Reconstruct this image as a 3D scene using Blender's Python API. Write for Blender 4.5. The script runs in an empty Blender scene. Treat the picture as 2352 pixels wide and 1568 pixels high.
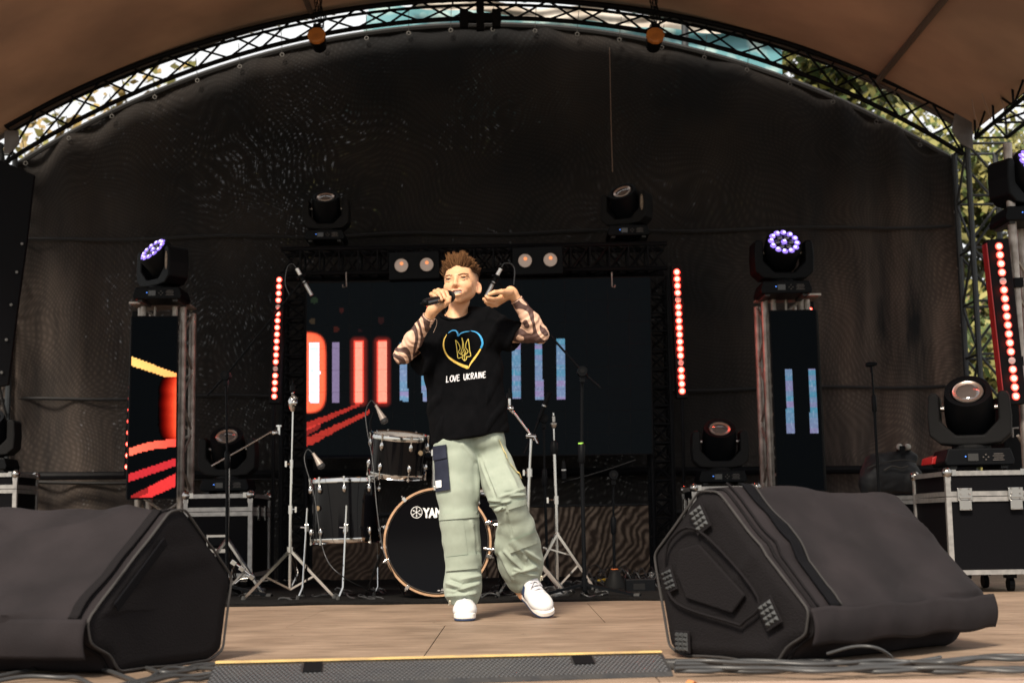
import bpy, bmesh, math, random
import numpy as np
from mathutils import Vector, Matrix, noise as mnoise
from mathutils.bvhtree import BVHTree
rnd = random.Random(7)
SC = bpy.context.scene
COL = SC.collection
# ------------------------------------------------------------------ camera
F = 3267.0                      # focal length in units of a 2352 px wide frame (50 mm on 36 mm)
TH = math.radians(7.34)         # looking slightly up from the audience
RO = 0.0150                     # a little roll
CAMZ = 0.375
def cam_axes():
    R0 = Vector((1, 0, 0)); U0 = Vector((0, -math.sin(TH), math.cos(TH))); Fw = Vector((0, math.cos(TH), math.sin(TH)))
    R = R0 * math.cos(RO) - U0 * math.sin(RO)
    U = R0 * math.sin(RO) + U0 * math.cos(RO)
    return R, U, Fw
CR, CU, CF = cam_axes()
CPOS = Vector((0, 0, CAMZ))
cam = bpy.data.cameras.new('camera'); camo = bpy.data.objects.new('camera', cam); COL.objects.link(camo)
M3 = Matrix((CR, CU, -CF)).transposed()
camo.matrix_world = Matrix.Translation(CPOS) @ M3.to_4x4()
cam.sensor_width = 36; cam.lens = F / 2352 * 36; cam.clip_start = 0.05; cam.clip_end = 400
cam.dof.use_dof = True; cam.dof.focus_distance = 5.8; cam.dof.aperture_fstop = 4.0
SC.camera = camo
# ------------------------------------------------------------------ light
SUN_EL = math.radians(44); SUN_AZ = math.radians(200)   # from behind the camera, a little to the left
w = bpy.data.worlds.new('World'); SC.world = w; w.use_nodes = True
nt = w.node_tree; nt.nodes.clear()
sky = nt.nodes.new('ShaderNodeTexSky'); sky.sky_type = 'NISHITA'; sky.sun_disc = False
sky.sun_elevation = SUN_EL; sky.sun_rotation = SUN_AZ
bg = nt.nodes.new('ShaderNodeBackground'); bg.inputs['Strength'].default_value = 0.07
wo = nt.nodes.new('ShaderNodeOutputWorld')
hs = nt.nodes.new('ShaderNodeMix'); hs.data_type = 'RGBA'; hs.inputs[0].default_value = .65   # thin high cloud
hs.inputs[7].default_value = (11.5, 11.0, 10.2, 1)
nt.links.new(sky.outputs[0], hs.inputs[6]); nt.links.new(hs.outputs[2], bg.inputs[0]); nt.links.new(bg.outputs[0], wo.inputs[0])
sl = bpy.data.lights.new('sun', 'SUN'); sl.energy = 3.6; sl.angle = math.radians(14); sl.color = (1.0, 0.88, 0.72)
so = bpy.data.objects.new('sun', sl); COL.objects.link(so)
sd = Vector((math.sin(SUN_AZ) * math.cos(SUN_EL), math.cos(SUN_AZ) * math.cos(SUN_EL), math.sin(SUN_EL)))
so.rotation_euler = sd.to_track_quat('Z', 'Y').to_euler()
SC.view_settings.view_transform = 'Standard'; SC.view_settings.look = 'None'
SC.view_settings.exposure = 0.95; SC.view_settings.gamma = 1
SC.view_settings.use_curve_mapping = False
SC.cycles.max_bounces = 8; SC.cycles.transparent_max_bounces = 16
SC.cycles.sample_clamp_indirect = 4
# ------------------------------------------------------------------ pixel -> world
def ray(px, py):
    u = (px - 1176) / F; v = (784 - py) / F
    return CR * u + CU * v + CF
def W(px, py, Y):
    d = ray(px, py); return CPOS + d * (Y / d.y)
def G(px, py, z=0.0):
    d = ray(px, py); return CPOS + d * ((z - CAMZ) / d.z)
def floor_at(px, Y):
    return Vector((W(px, 1205, Y).x, Y, 0))
def R(px, Y): return px * Y / F
# ------------------------------------------------------------------ materials
MATS = {}
def mat(name, col, rough=0.6, metal=0.0, col2=None, nscale=8.0, bump=0.0, bscale=60.0, coat=0.0, spec=0.5, ndetail=4, stretch=None, sheen=0, lo=.35, hi=.65):
    if name in MATS: return MATS[name]
    m = bpy.data.materials.new(name); m.use_nodes = True; t = m.node_tree
    b = t.nodes['Principled BSDF']
    b.inputs['Base Color'].default_value = (*col, 1); b.inputs['Roughness'].default_value = rough
    b.inputs['Metallic'].default_value = metal; b.inputs['Coat Weight'].default_value = coat
    b.inputs['Specular IOR Level'].default_value = spec
    if sheen: b.inputs['Sheen Weight'].default_value = sheen
    tc = t.nodes.new('ShaderNodeTexCoord'); out = tc.outputs['Object']
    if stretch:
        mp = t.nodes.new('ShaderNodeMapping'); mp.inputs['Scale'].default_value = stretch
        t.links.new(out, mp.inputs['Vector']); out = mp.outputs[0]
    if col2 is not None:
        n = t.nodes.new('ShaderNodeTexNoise'); n.inputs['Scale'].default_value = nscale; n.inputs['Detail'].default_value = ndetail
        t.links.new(out, n.inputs['Vector'])
        r = t.nodes.new('ShaderNodeValToRGB'); r.color_ramp.elements[0].position = lo; r.color_ramp.elements[1].position = hi
        r.color_ramp.elements[0].color = (*col, 1); r.color_ramp.elements[1].color = (*col2, 1)
        t.links.new(n.outputs['Fac'], r.inputs[0]); t.links.new(r.outputs[0], b.inputs['Base Color'])
    if bump:
        n2 = t.nodes.new('ShaderNodeTexNoise'); n2.inputs['Scale'].default_value = bscale; n2.inputs['Detail'].default_value = 3
        t.links.new(out, n2.inputs['Vector'])
        bp = t.nodes.new('ShaderNodeBump'); bp.inputs['Strength'].default_value = bump; bp.inputs['Distance'].default_value = 0.01
        t.links.new(n2.outputs['Fac'], bp.inputs['Height']); t.links.new(bp.outputs[0], b.inputs['Normal'])
    MATS[name] = m; return m
def emat(name, col, strength, base=(0.02, 0.02, 0.02)):
    if name in MATS: return MATS[name]
    m = mat(name, base, 0.3)
    b = m.node_tree.nodes['Principled BSDF']
    b.inputs['Emission Color'].default_value = (*col, 1); b.inputs['Emission Strength'].default_value = strength
    return m
def attr_mat(name, attr, rough=0.6, emit=0.0, sss=0.0, bump=0, bscale=200):
    m = mat(name, (0.02, 0.02, 0.02), rough, bump=bump, bscale=bscale); t = m.node_tree; b = t.nodes['Principled BSDF']
    if 'hair' in name or 'led' in name: b.inputs['Specular IOR Level'].default_value = .08
    a = t.nodes.new('ShaderNodeAttribute'); a.attribute_name = attr
    if emit:
        t.links.new(a.outputs['Color'], b.inputs['Emission Color']); b.inputs['Emission Strength'].default_value = emit
    else: t.links.new(a.outputs['Color'], b.inputs['Base Color'])
    if sss:
        b.inputs['Subsurface Weight'].default_value = sss; b.inputs['Subsurface Radius'].default_value = (0.01, 0.004, 0.002)
        b.inputs['Subsurface Scale'].default_value = 0.6
    return m
BLK = mat('black_paint', (0.004, 0.0045, 0.006), 0.5, col2=(0.007, 0.007, 0.008), nscale=20, spec=.15)
BLKP = mat('black_plastic', (0.0025, 0.003, 0.004), 0.5, spec=.09)
BLKM = mat('black_metal', (0.0022, 0.0026, 0.004), 0.6, col2=(0.004, 0.004, 0.005), nscale=30, spec=.1)
GRYP = mat('grey_plastic', (0.0075, 0.0075, 0.008), 0.6, spec=.1)
CHR = mat('chrome', (0.50, 0.49, 0.48), 0.12, 1.0)
CHRD = mat('dull_chrome', (0.36, 0.35, 0.34), 0.25, 1.0)
ALU = mat('aluminium', (0.34, 0.33, 0.32), 0.45, 0.7, col2=(0.24, 0.235, 0.23), nscale=30)
ALUD = mat('aged_aluminium', (0.42, 0.38, 0.345), 0.5, 0.6, col2=(0.22, 0.19, 0.17), nscale=14)
GLASS = mat('lens_glass', (0.03, 0.03, 0.035), 0.05, 0.0, coat=1.0, spec=1.0)
RUB = mat('rubber', (0.012, 0.012, 0.012), 0.7)
CASE = mat('case_laminate', (0.002, 0.002, 0.003), 0.65, bump=.15, bscale=300, spec=.07)
CLOTH = mat('cover_fabric', (0.0125, 0.0105, 0.012), 0.85, col2=(0.020, 0.0165, 0.0185), nscale=5, bump=0.25, bscale=350, spec=.15)
CLOTHD = mat('cover_fabric_dark', (0.0085, 0.0075, 0.0085), 0.9, bump=0.4, bscale=220, spec=.1)
DRUM = mat('black_lacquer', (0.003, 0.003, 0.004), 0.10, coat=.0, spec=.16)
WOODH = mat('hoop_wood', (0.46, 0.28, 0.16), 0.4, col2=(0.36, 0.21, 0.12), nscale=30, coat=.3)
WHT = mat('white_paint', (0.78, 0.78, 0.78), 0.5)
CABLE = mat('cable_rubber', (0.035, 0.036, 0.038), 0.42)
# ------------------------------------------------------------------ objects
ORG = {}
def org(o): return ORG.get(o.name, Vector((0, 0, 0)))
def thing(name, label, cat, loc=(0, 0, 0), group=None):
    o = bpy.data.objects.new(name, None); COL.objects.link(o); o.empty_display_size = .05
    o.location = loc; ORG[o.name] = Vector(loc)
    o['label'] = label; o['category'] = cat
    if group: o['group'] = group
    return o
def tag(o, label, cat, group=None):
    o['label'] = label; o['category'] = cat
    if group: o['group'] = group
    return o
def structure(o, kind='structure'):
    o['kind'] = kind; return o
def link_mesh(name, me, mats, parent=None, smooth=False, origin=None):
    o = bpy.data.objects.new(name, me); COL.objects.link(o)
    if not isinstance(mats, (list, tuple)): mats = [mats]
    for m in mats: me.materials.append(m)
    if parent is not None:
        og = org(parent); me.transform(Matrix.Translation(-og)); o.parent = parent; ORG[o.name] = og
    elif origin is not None:
        og = Vector(origin); me.transform(Matrix.Translation(-og)); o.location = og; ORG[o.name] = og
    if smooth:
        me.shade_smooth()
    return o
def copy_tree(o, parent=None):
    c = o.copy(); COL.objects.link(c)
    if parent is not None: c.parent = parent
    for ch in list(o.children): copy_tree(ch, c)
    return c
def auto_smooth(me, ang=40):
    me.shade_smooth()
    bm = bmesh.new(); bm.from_mesh(me); lim = math.radians(ang)
    for e in bm.edges:
        if len(e.link_faces) == 2 and e.calc_face_angle(0) > lim: e.smooth = False
    bm.to_mesh(me); bm.free()
def frame(d):
    d = Vector(d).normalized(); a = Vector((0, 0, 1)) if abs(d.z) < .9 else Vector((1, 0, 0))
    u = d.cross(a).normalized(); v = u.cross(d).normalized(); return d, u, v
class MB:
    def __init__(s): s.v = []; s.f = []; s.mi = []; s.cur = 0; s.T = Matrix.Identity(4)
    def _a(s, vs, fs):
        b = len(s.v); s.v += [s.T @ Vector(p) for p in vs]
        s.f += [tuple(b + i for i in f) for f in fs]; s.mi += [s.cur] * len(fs)
    def box(s, c, d, rot=None):
        c = Vector(c); hx, hy, hz = d[0] / 2, d[1] / 2, d[2] / 2
        vs = [Vector((x, y, z)) for x in (-hx, hx) for y in (-hy, hy) for z in (-hz, hz)]
        if rot is not None: vs = [rot @ p for p in vs]
        s._a([c + p for p in vs], [(0, 1, 3, 2), (4, 6, 7, 5), (0, 4, 5, 1), (2, 3, 7, 6), (0, 2, 6, 4), (1, 5, 7, 3)])
    def bar(s, a, b, wd, ht=None, up=(0, 0, 1)):
        a = Vector(a); b = Vector(b); ht = ht or wd; d = (b - a); L = d.length
        if L < 1e-6: return
        d.normalize(); up = Vector(up)
        if abs(d.dot(up)) > .98: up = Vector((0, 1, 0))
        x = d.cross(up).normalized(); z = x.cross(d)
        s.box((a + b) / 2, (wd, L, ht), Matrix((x, d, z)).transposed())
    def tube(s, pts, r, n=8, cap=True, closed=False):
        pts = [Vector(p) for p in pts]; m = len(pts)
        rs = r if isinstance(r, (list, tuple)) else [r] * m
        vs = []; fs = []; pu = None
        for i, p in enumerate(pts):
            if closed: d = pts[(i + 1) % m] - pts[i - 1]
            else: d = pts[min(i + 1, m - 1)] - pts[max(i - 1, 0)]
            if d.length < 1e-9: d = Vector((0, 0, 1))
            d.normalize()
            if pu is None: _, u, _v = frame(d)
            else:
                u = pu - d * pu.dot(d)
                u = u.normalized() if u.length > 1e-6 else frame(d)[1]
            pu = u; v = d.cross(u)
            for k in range(n):
                a = 2 * math.pi * k / n; vs.append(p + (u * math.cos(a) + v * math.sin(a)) * rs[i])
        for i in range(m if closed else m - 1):
            for k in range(n):
                a = i * n + k; b = i * n + (k + 1) % n; j = (i + 1) % m
                fs.append((a, b, j * n + (k + 1) % n, j * n + k))
        if cap and not closed:
            fs.append(tuple(range(n - 1, -1, -1))); fs.append(tuple((m - 1) * n + k for k in range(n)))
        s._a(vs, fs)
    def cyl(s, a, b, r, n=16, r2=None): s.tube([a, b], [r, r if r2 is None else r2], n)
    def lathe(s, o, axis, prof, n=24, up=None):
        """prof: (distance along axis, radius)"""
        o = Vector(o); d, u, v = frame(axis); vs = []; fs = []
        for (h, r) in prof:
            for k in range(n):
                a = 2 * math.pi * k / n; vs.append(o + d * h + (u * math.cos(a) + v * math.sin(a)) * max(r, 1e-5))
        for i in range(len(prof) - 1):
            for k in range(n): fs.append((i * n + k, i * n + (k + 1) % n, (i + 1) * n + (k + 1) % n, (i + 1) * n + k))
        if prof[0][1] > 1e-4: fs.append(tuple(range(n - 1, -1, -1)))
        if prof[-1][1] > 1e-4: fs.append(tuple((len(prof) - 1) * n + k for k in range(n)))
        s._a(vs, fs)
    def ball(s, c, r, n=12, sc=(1, 1, 1), rot=None):
        vs = []; fs = []; m = n // 2 + 1; c = Vector(c)
        for i in range(m + 1):
            t = math.pi * i / m
            for k in range(n):
                a = 2 * math.pi * k / n
                p = Vector((math.sin(t) * math.cos(a) * sc[0], math.sin(t) * math.sin(a) * sc[1], math.cos(t) * sc[2])) * r
                if rot is not None: p = rot @ p
                vs.append(c + p)
        for i in range(m):
            for k in range(n): fs.append((i * n + k, (i + 1) * n + k, (i + 1) * n + (k + 1) % n, i * n + (k + 1) % n))
        s._a(vs, fs)
    def prism(s, poly, off):
        """poly: list of 3D points, extruded by off"""
        n = len(poly); off = Vector(off); vs = [Vector(p) for p in poly] + [Vector(p) + off for p in poly]
        s._a(vs, [tuple(range(n - 1, -1, -1)), tuple(range(n, 2 * n))] + [(i, (i + 1) % n, n + (i + 1) % n, n + i) for i in range(n)])
    def grid(s, P, thick=None):
        """P[i][j] points"""
        n = len(P); m = len(P[0]); vs = [p for row in P for p in row]
        s._a(vs, [(i * m + j, i * m + j + 1, (i + 1) * m + j + 1, (i + 1) * m + j) for i in range(n - 1) for j in range(m - 1)])
    def build(s, name, mats, parent=None, smooth=0, bevel=0, origin=None, segs=2):
        me = bpy.data.meshes.new(name); me.from_pydata([tuple(p) for p in s.v], [], s.f)
        if any(s.mi): me.polygons.foreach_set('material_index', s.mi)
        bm = bmesh.new(); bm.from_mesh(me); bmesh.ops.recalc_face_normals(bm, faces=bm.faces); bm.to_mesh(me); bm.free()
        if smooth: auto_smooth(me, smooth)
        o = link_mesh(name, me, mats, parent, False, origin)
        if bevel:
            b = o.modifiers.new('bevel', 'BEVEL'); b.width = bevel; b.segments = segs; b.limit_method = 'ANGLE'; b.angle_limit = .6
        return o
def spline(pts, n=8):
    P = [Vector(p) for p in pts]; out = []
    P = [P[0] * 2 - P[1]] + P + [P[-1] * 2 - P[-2]]
    for i in range(1, len(P) - 2):
        for k in range(n):
            t = k / n; a, b, c, d = P[i - 1], P[i], P[i + 1], P[i + 2]
            out.append(.5 * ((2 * b) + (c - a) * t + (2 * a - 5 * b + 4 * c - d) * t * t + (3 * b - a - 3 * c + d) * t ** 3))
    out.append(P[-2]); return out
def Wl(l, Y=None):
    return [W(*(p if len(p) == 3 else (p[0], p[1], Y))) for p in l]
# ------------------------------------------------------------------ signed-distance modelling
class Field:
    def __init__(s, lo, hi, h):
        s.h = h; s.lo = np.array(lo, float); n = np.ceil((np.array(hi, float) - s.lo) / h).astype(int) + 1
        s.n = n; s.V = np.full(n, 1.0, np.float32)
    def _sub(s, lo, hi, m):
        a = np.maximum(np.floor((np.array(lo) - m - s.lo) / s.h).astype(int), 0)
        b = np.minimum(np.ceil((np.array(hi) + m - s.lo) / s.h).astype(int) + 1, s.n)
        if (b <= a).any(): return None
        ax = [(np.arange(a[i], b[i]) * s.h + s.lo[i]).astype(np.float32) for i in range(3)]
        return (slice(a[0], b[0]), slice(a[1], b[1]), slice(a[2], b[2])), ax[0][:, None, None], ax[1][None, :, None], ax[2][None, None, :]
    def _mix(s, sl, d, k, sub):
        A = s.V[sl]
        if sub: A, d = -A, d
        if k > 0:
            h = np.maximum(k - np.abs(A - d), 0) / k; r = np.minimum(A, d) - h * h * k * .25
        else: r = np.minimum(A, d)
        s.V[sl] = -r if sub else r
    def cap(s, a, b, ra, rb=None, k=.01, sub=False, flat=None):
        a = np.array(a, float); b = np.array(b, float); rb = ra if rb is None else rb; rm = max(ra, rb)
        q = s._sub(np.minimum(a, b) - rm, np.maximum(a, b) + rm, k + 3 * s.h)
        if q is None: return
        sl, X, Y, Z = q; ab = b - a; L = max((ab ** 2).sum(), 1e-12)
        px, py, pz = X - a[0], Y - a[1], Z - a[2]
        t = np.clip((px * ab[0] + py * ab[1] + pz * ab[2]) / L, 0, 1)
        d = np.sqrt((px - t * ab[0]) ** 2 + (py - t * ab[1]) ** 2 + (pz - t * ab[2]) ** 2) - (ra + (rb - ra) * t)
        s._mix(sl, d, k, sub)
    def chain(s, pts, rs, k=.01, **kw):
        for i in range(len(pts) - 1): s.cap(pts[i], pts[i + 1], rs[i], rs[i + 1], k, **kw)
    def ell(s, c, r, k=.01, rot=None, sub=False):
        c = np.array(c, float); r = np.array(r, float); rm = r.max()
        q = s._sub(c - rm, c + rm, k + 3 * s.h)
        if q is None: return
        sl, X, Y, Z = q; x, y, z = X - c[0], Y - c[1], Z - c[2]
        if rot is not None:
            m = np.array(rot.transposed()); x, y, z = (m[i][0] * x + m[i][1] * y + m[i][2] * z for i in range(3))
        k0 = np.sqrt((x / r[0]) ** 2 + (y / r[1]) ** 2 + (z / r[2]) ** 2)
        k1 = np.sqrt((x / r[0] ** 2) ** 2 + (y / r[1] ** 2) ** 2 + (z / r[2] ** 2) ** 2) + 1e-9
        d = np.maximum(k0 * (k0 - 1) / k1, -r.min()); s._mix(sl, d, k, sub)
    def plane(s, p, n):
        """cut away everything on the +n side of p"""
        n = np.array(n, float); n /= np.linalg.norm(n); p = np.array(p, float)
        sl, X, Y, Z = s._sub(s.lo, s.lo + s.n * s.h, 0)
        s.V = np.maximum(s.V, (X - p[0]) * n[0] + (Y - p[1]) * n[1] + (Z - p[2]) * n[2]).astype(np.float32)
    def mesh(s, name):
        V = s.V; V[0] = V[-1] = 1; V[:, 0] = V[:, -1] = 1; V[:, :, 0] = V[:, :, -1] = 1
        S = V < 0; nx, ny, nz = V.shape
        cnt = np.zeros((nx - 1, ny - 1, nz - 1), np.int8)
        offs = [(i, j, k) for i in (0, 1) for j in (0, 1) for k in (0, 1)]
        for (i, j, k) in offs: cnt += S[i:nx - 1 + i, j:ny - 1 + j, k:nz - 1 + k]
        I = np.argwhere((cnt > 0) & (cnt < 8)); idx = np.full(cnt.shape, -1, np.int64); idx[I[:, 0], I[:, 1], I[:, 2]] = np.arange(len(I))
        cv = {o: V[I[:, 0] + o[0], I[:, 1] + o[1], I[:, 2] + o[2]] for o in offs}
        acc = np.zeros((len(I), 3)); num = np.zeros(len(I))
        for o in offs:
            for ax in range(3):
                if o[ax] == 0:
                    o2 = list(o); o2[ax] = 1; o2 = tuple(o2); a, b = cv[o], cv[o2]; m = (a < 0) != (b < 0)
                    t = np.where(m, a / np.where(m, a - b, 1), 0); p = np.tile(np.array(o, float), (len(I), 1)); p[:, ax] = t
                    acc += p * m[:, None]; num += m
        P = (I + acc / np.maximum(num, 1)[:, None]) * s.h + s.lo
        Fs = []
        for ax in range(3):
            A = np.moveaxis(S, ax, 0); D = np.moveaxis(idx, ax, 0)
            e = A[:-1] != A[1:]; J = np.argwhere(e[:, 1:-1, 1:-1]); i, j, k = J[:, 0], J[:, 1] + 1, J[:, 2] + 1
            q = np.stack([D[i, j - 1, k - 1], D[i, j, k - 1], D[i, j, k], D[i, j - 1, k]], 1)
            flip = A[i, j, k] if ax != 1 else ~A[i, j, k]
            q[~flip] = q[~flip][:, ::-1]; Fs.append(q)
        Q = np.concatenate(Fs); Q = Q[(Q >= 0).all(1)]
        me = bpy.data.meshes.new(name); me.from_pydata(P.tolist(), [], Q.tolist()); me.update()
        return me
def relax(me, it=2, f=.5):
    n = len(me.vertices); co = np.empty(n * 3); me.vertices.foreach_get('co', co); co = co.reshape(-1, 3)
    e = np.empty(len(me.edges) * 2, int); me.edges.foreach_get('vertices', e); e = e.reshape(-1, 2)
    deg = np.bincount(e.ravel(), minlength=n)[:, None]
    for _ in range(it):
        s = np.zeros_like(co)
        for c in range(3):
            s[:, c] = np.bincount(e[:, 0], co[e[:, 1], c], n) + np.bincount(e[:, 1], co[e[:, 0], c], n)
        co = co + (s / np.maximum(deg, 1) - co) * f
    me.vertices.foreach_set('co', co.ravel()); me.update()
def displace(me, fn):
    """fn(co) -> distance along the normal"""
    ns = [v.normal.copy() for v in me.vertices]
    for v, nn in zip(me.vertices, ns): v.co += nn * fn(v.co)
    me.update()
def bvh(me):
    return BVHTree.FromPolygons([v.co.copy() for v in me.vertices], [tuple(p.vertices) for p in me.polygons])
def proj(tree, px, py, off=.002, Yg=5.8):
    d = ray(px, py).normalized(); h = tree.ray_cast(CPOS, d)
    if h[0] is None:
        g = W(px, py, Yg); h = tree.find_nearest(g)
        if h[0] is None: return g
        return h[0] + h[1] * off
    n = h[1] if h[1].dot(d) < 0 else -h[1]
    return h[0] + n * off * .5 - d * off * .6
def ribbon(mb, tree, pts, wid, off=.002, n=6, Yg=5.8):
    """brush stroke projected on a surface; pts in frame units, wid one value or one per point"""
    P = spline([Vector((p[0], p[1], 0)) for p in pts], n)
    ws = wid if isinstance(wid, (list, tuple)) else [wid] * len(pts)
    rows = []
    for i, p in enumerate(P):
        t = i / n; k = min(int(t), len(ws) - 2); wd = ws[k] + (ws[k + 1] - ws[k]) * (t - k)
        d = P[min(i + 1, len(P) - 1)] - P[max(i - 1, 0)]
        if d.length < 1e-6: continue
        d.normalize(); q = Vector((-d.y, d.x, 0)) * wd / 2
        rows.append([proj(tree, (p + q * s).x, (p + q * s).y, off, Yg) for s in (-1, 0, 1)])
    mb.grid(rows)
def patch(mb, tree, quad, nu=10, nv=10, off=.006, Yg=5.8, skirt=True):
    """four corners (tl, tr, br, bl) in frame units laid on a surface with a small thickness"""
    a, b, c, d = [Vector((q[0], q[1], 0)) for q in quad]; rows = []
    for i in range(nv + 1):
        r = []
        for j in range(nu + 1):
            s, t = j / nu, i / nv; p = (a * (1 - s) + b * s) * (1 - t) + (d * (1 - s) + c * s) * t
            r.append(proj(tree, p.x, p.y, off, Yg))
        rows.append(r)
    mb.grid(rows)
    if skirt:
        edge = [rows[0][j] for j in range(nu + 1)] + [rows[i][nu] for i in range(1, nv + 1)] + [rows[nv][j] for j in range(nu - 1, -1, -1)] + [rows[i][0] for i in range(nv - 1, -1, -1)]
        back = [p + (p - CPOS).normalized() * off * 1.6 for p in edge]; mb.grid([edge, back])
def text_mb(mb, s, size, place, bold=0.0):
    """place: Matrix mapping text x,y to world"""
    cu = bpy.data.curves.new('t', 'FONT'); cu.body = s; cu.size = size; cu.offset = bold; cu.resolution_u = 4
    o = bpy.data.objects.new('t', cu); COL.objects.link(o); bpy.context.view_layer.update()
    dg = bpy.context.evaluated_depsgraph_get(); me = o.evaluated_get(dg).to_mesh()
    b = len(mb.v); mb.v += [place @ v.co for v in me.vertices]
    mb.f += [tuple(b + i for i in p.vertices) for p in me.polygons]; mb.mi += [mb.cur] * len(me.polygons)
    wd = max((v.co.x for v in me.vertices), default=0)
    o.to_mesh_clear(); bpy.data.objects.remove(o); bpy.data.curves.remove(cu); return wd
# ================================================================== SETTING
def node(t, kind, **kw):
    n = t.nodes.new(kind)
    for k, v in kw.items():
        if k in n.inputs: n.inputs[k].default_value = v
        else: setattr(n, k, v)
    return n
# --- ground outside
GRND = mat('ground_paving', (0.16, 0.14, 0.12), 0.9, col2=(0.09, 0.10, 0.06), nscale=.6)
mb = MB(); mb.box((0, 60, -1.05), (260, 260, 0.1)); structure(mb.build('ground', GRND))
# --- stage floor: worn plywood sheets
def floor_mat():
    m = bpy.data.materials.new('stage_plywood'); m.use_nodes = True; t = m.node_tree; b = t.nodes['Principled BSDF']; L = t.links.new
    b.inputs['Roughness'].default_value = .62; b.inputs['Specular IOR Level'].default_value = .35
    tc = node(t, 'ShaderNodeTexCoord')
    mp = node(t, 'ShaderNodeMapping'); mp.inputs['Scale'].default_value = (1.6, 6.0, 1); L(tc.outputs['Object'], mp.inputs[0])
    n1 = node(t, 'ShaderNodeTexNoise', Scale=3.0, Detail=8.0, Roughness=.65); L(mp.outputs[0], n1.inputs['Vector'])
    r1 = node(t, 'ShaderNodeValToRGB'); r1.color_ramp.elements[0].position = .3; r1.color_ramp.elements[1].position = .72
    r1.color_ramp.elements[0].color = (.165, .120, .088, 1); r1.color_ramp.elements[1].color = (.31, .232, .175, 1); L(n1.outputs['Fac'], r1.inputs[0])
    n2 = node(t, 'ShaderNodeTexNoise', Scale=2.2, Detail=6.0, Roughness=.6); L(tc.outputs['Object'], n2.inputs['Vector'])
    r2 = node(t, 'ShaderNodeValToRGB'); r2.color_ramp.elements[0].position = .35; r2.color_ramp.elements[1].position = .62
    r2.color_ramp.elements[0].color = (.72, .68, .64, 1); r2.color_ramp.elements[1].color = (1.08, 1.05, 1.02, 1); L(n2.outputs['Fac'], r2.inputs[0])
    mx = node(t, 'ShaderNodeMix', data_type='RGBA', blend_type='MULTIPLY'); mx.inputs[0].default_value = 1
    L(r1.outputs[0], mx.inputs[6]); L(r2.outputs[0], mx.inputs[7])
    n3 = node(t, 'ShaderNodeTexNoise', Scale=26.0, Detail=4.0); L(tc.outputs['Object'], n3.inputs['Vector'])
    r3 = node(t, 'ShaderNodeValToRGB'); r3.color_ramp.elements[0].position = .68; r3.color_ramp.elements[1].position = .74
    r3.color_ramp.elements[0].color = (1, 1, 1, 1); r3.color_ramp.elements[1].color = (.45, .42, .4, 1); L(n3.outputs['Fac'], r3.inputs[0])
    mx2 = node(t, 'ShaderNodeMix', data_type='RGBA', blend_type='MULTIPLY'); mx2.inputs[0].default_value = 1
    L(mx.outputs[2], mx2.inputs[6]); L(r3.outputs[0], mx2.inputs[7]); L(mx2.outputs[2], b.inputs['Base Color'])
    bw = node(t, 'ShaderNodeTexNoise', Scale=140.0); L(tc.outputs['Object'], bw.inputs['Vector'])
    bp = node(t, 'ShaderNodeBump', Strength=.25, Distance=.004); L(bw.outputs['Fac'], bp.inputs['Height']); L(bp.outputs[0], b.inputs['Normal'])
    return m
FLOOR = floor_mat()
GAP = mat('floor_gap', (0.03, 0.02, 0.015), .9)
mb = MB()
ys = [3.47, 3.95, 5.52, 6.9, 8.3, 9.7, 11.1]; xs = [-5.2, -3.9, -2.7, -1.49, -.27, .95, 2.17, 3.39, 4.6, 5.4]
for i in range(len(ys) - 1):
    o_ = 0.0 if i % 2 == 0 else .6
    xx = xs if i % 2 == 1 else [-5.2, -4.5, -3.3, -2.1, -.88 if i > 1 else -.27, .34, 1.56, 2.8, 4.0, 5.4]
    if i in (1,): xx = xs
    for j in range(len(xx) - 1):
        dz = rnd.uniform(-.0008, .0008)
        mb.box(((xx[j] + xx[j + 1]) / 2, (ys[i] + ys[i + 1]) / 2, -.01 + dz), (xx[j + 1] - xx[j] - .004, ys[i + 1] - ys[i] - .004, .02))
structure(mb.build('stage_floor', FLOOR))
mb = MB(); mb.box((0.1, 7.1, -.30), (10.5, 8.1, .52)); mb.box((0.1, 7.1, -.8), (10.2, 7.8, .42)); structure(mb.build('stage_base', BLKM))
# pale board along the front edge
mb = MB(); mb.box((0.2, 3.23, -.014), (10.8, .46, .024)); mb.box((0.2, 2.99, -.10), (10.8, .012, .2))
structure(mb.build('stage_edge_board', mat('edge_board_wood', (.40, .30, .24), .7, col2=(.30, .2, .15), nscale=12, stretch=(1, 8, 1))))
# --- black carpet under the drum kit
g0 = 7.02; mb = MB(); P = []
for i in range(3):
    r_ = []
    for j in range(61):
        x = -2.05 + 3.55 * j / 60; y = [g0, 8.5, 10.1][i] + (0.03 * math.sin(x * 5) + .02 * math.sin(x * 13 + 1) if i == 0 else 0)
        r_.append(Vector((x, y, .012 + (.004 * math.sin(x * 17) if i == 0 else 0))))
    P.append(r_)
mb.grid([[Vector((p.x, p.y, .0005)) for p in P[0]]] + P)
tag(mb.build('stage_carpet', mat('carpet_pile', (.005, .005, .005), .95, col2=(.011, .010, .010), nscale=60, bump=.8, bscale=500, spec=.1)),
    'black carpet mat spread under the drum kit at the back of the wooden stage', 'carpet')

# --- arch profile (from the photograph's back arch)
def circ(px, top, Rr, cx=1110): return top + Rr - math.sqrt(max(Rr * Rr - (px - cx) ** 2, 0)) - (px - cx) * .0100
YA = 9.9
def arch_pt(px, top, Rr, Y=YA): return W(px, circ(px, top, Rr), Y)
# vault in world units: fit radius at YA
def vault(x, top=-2, Rr=2278, dz=0.0):
    px = 1176 + x / YA * F
    p = W(px, circ(px, top, Rr), YA); return p.z + dz + (x + .2) * 0.0
XL, XR = W(22, 273, YA).x, W(2206, 262, YA).x
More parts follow.
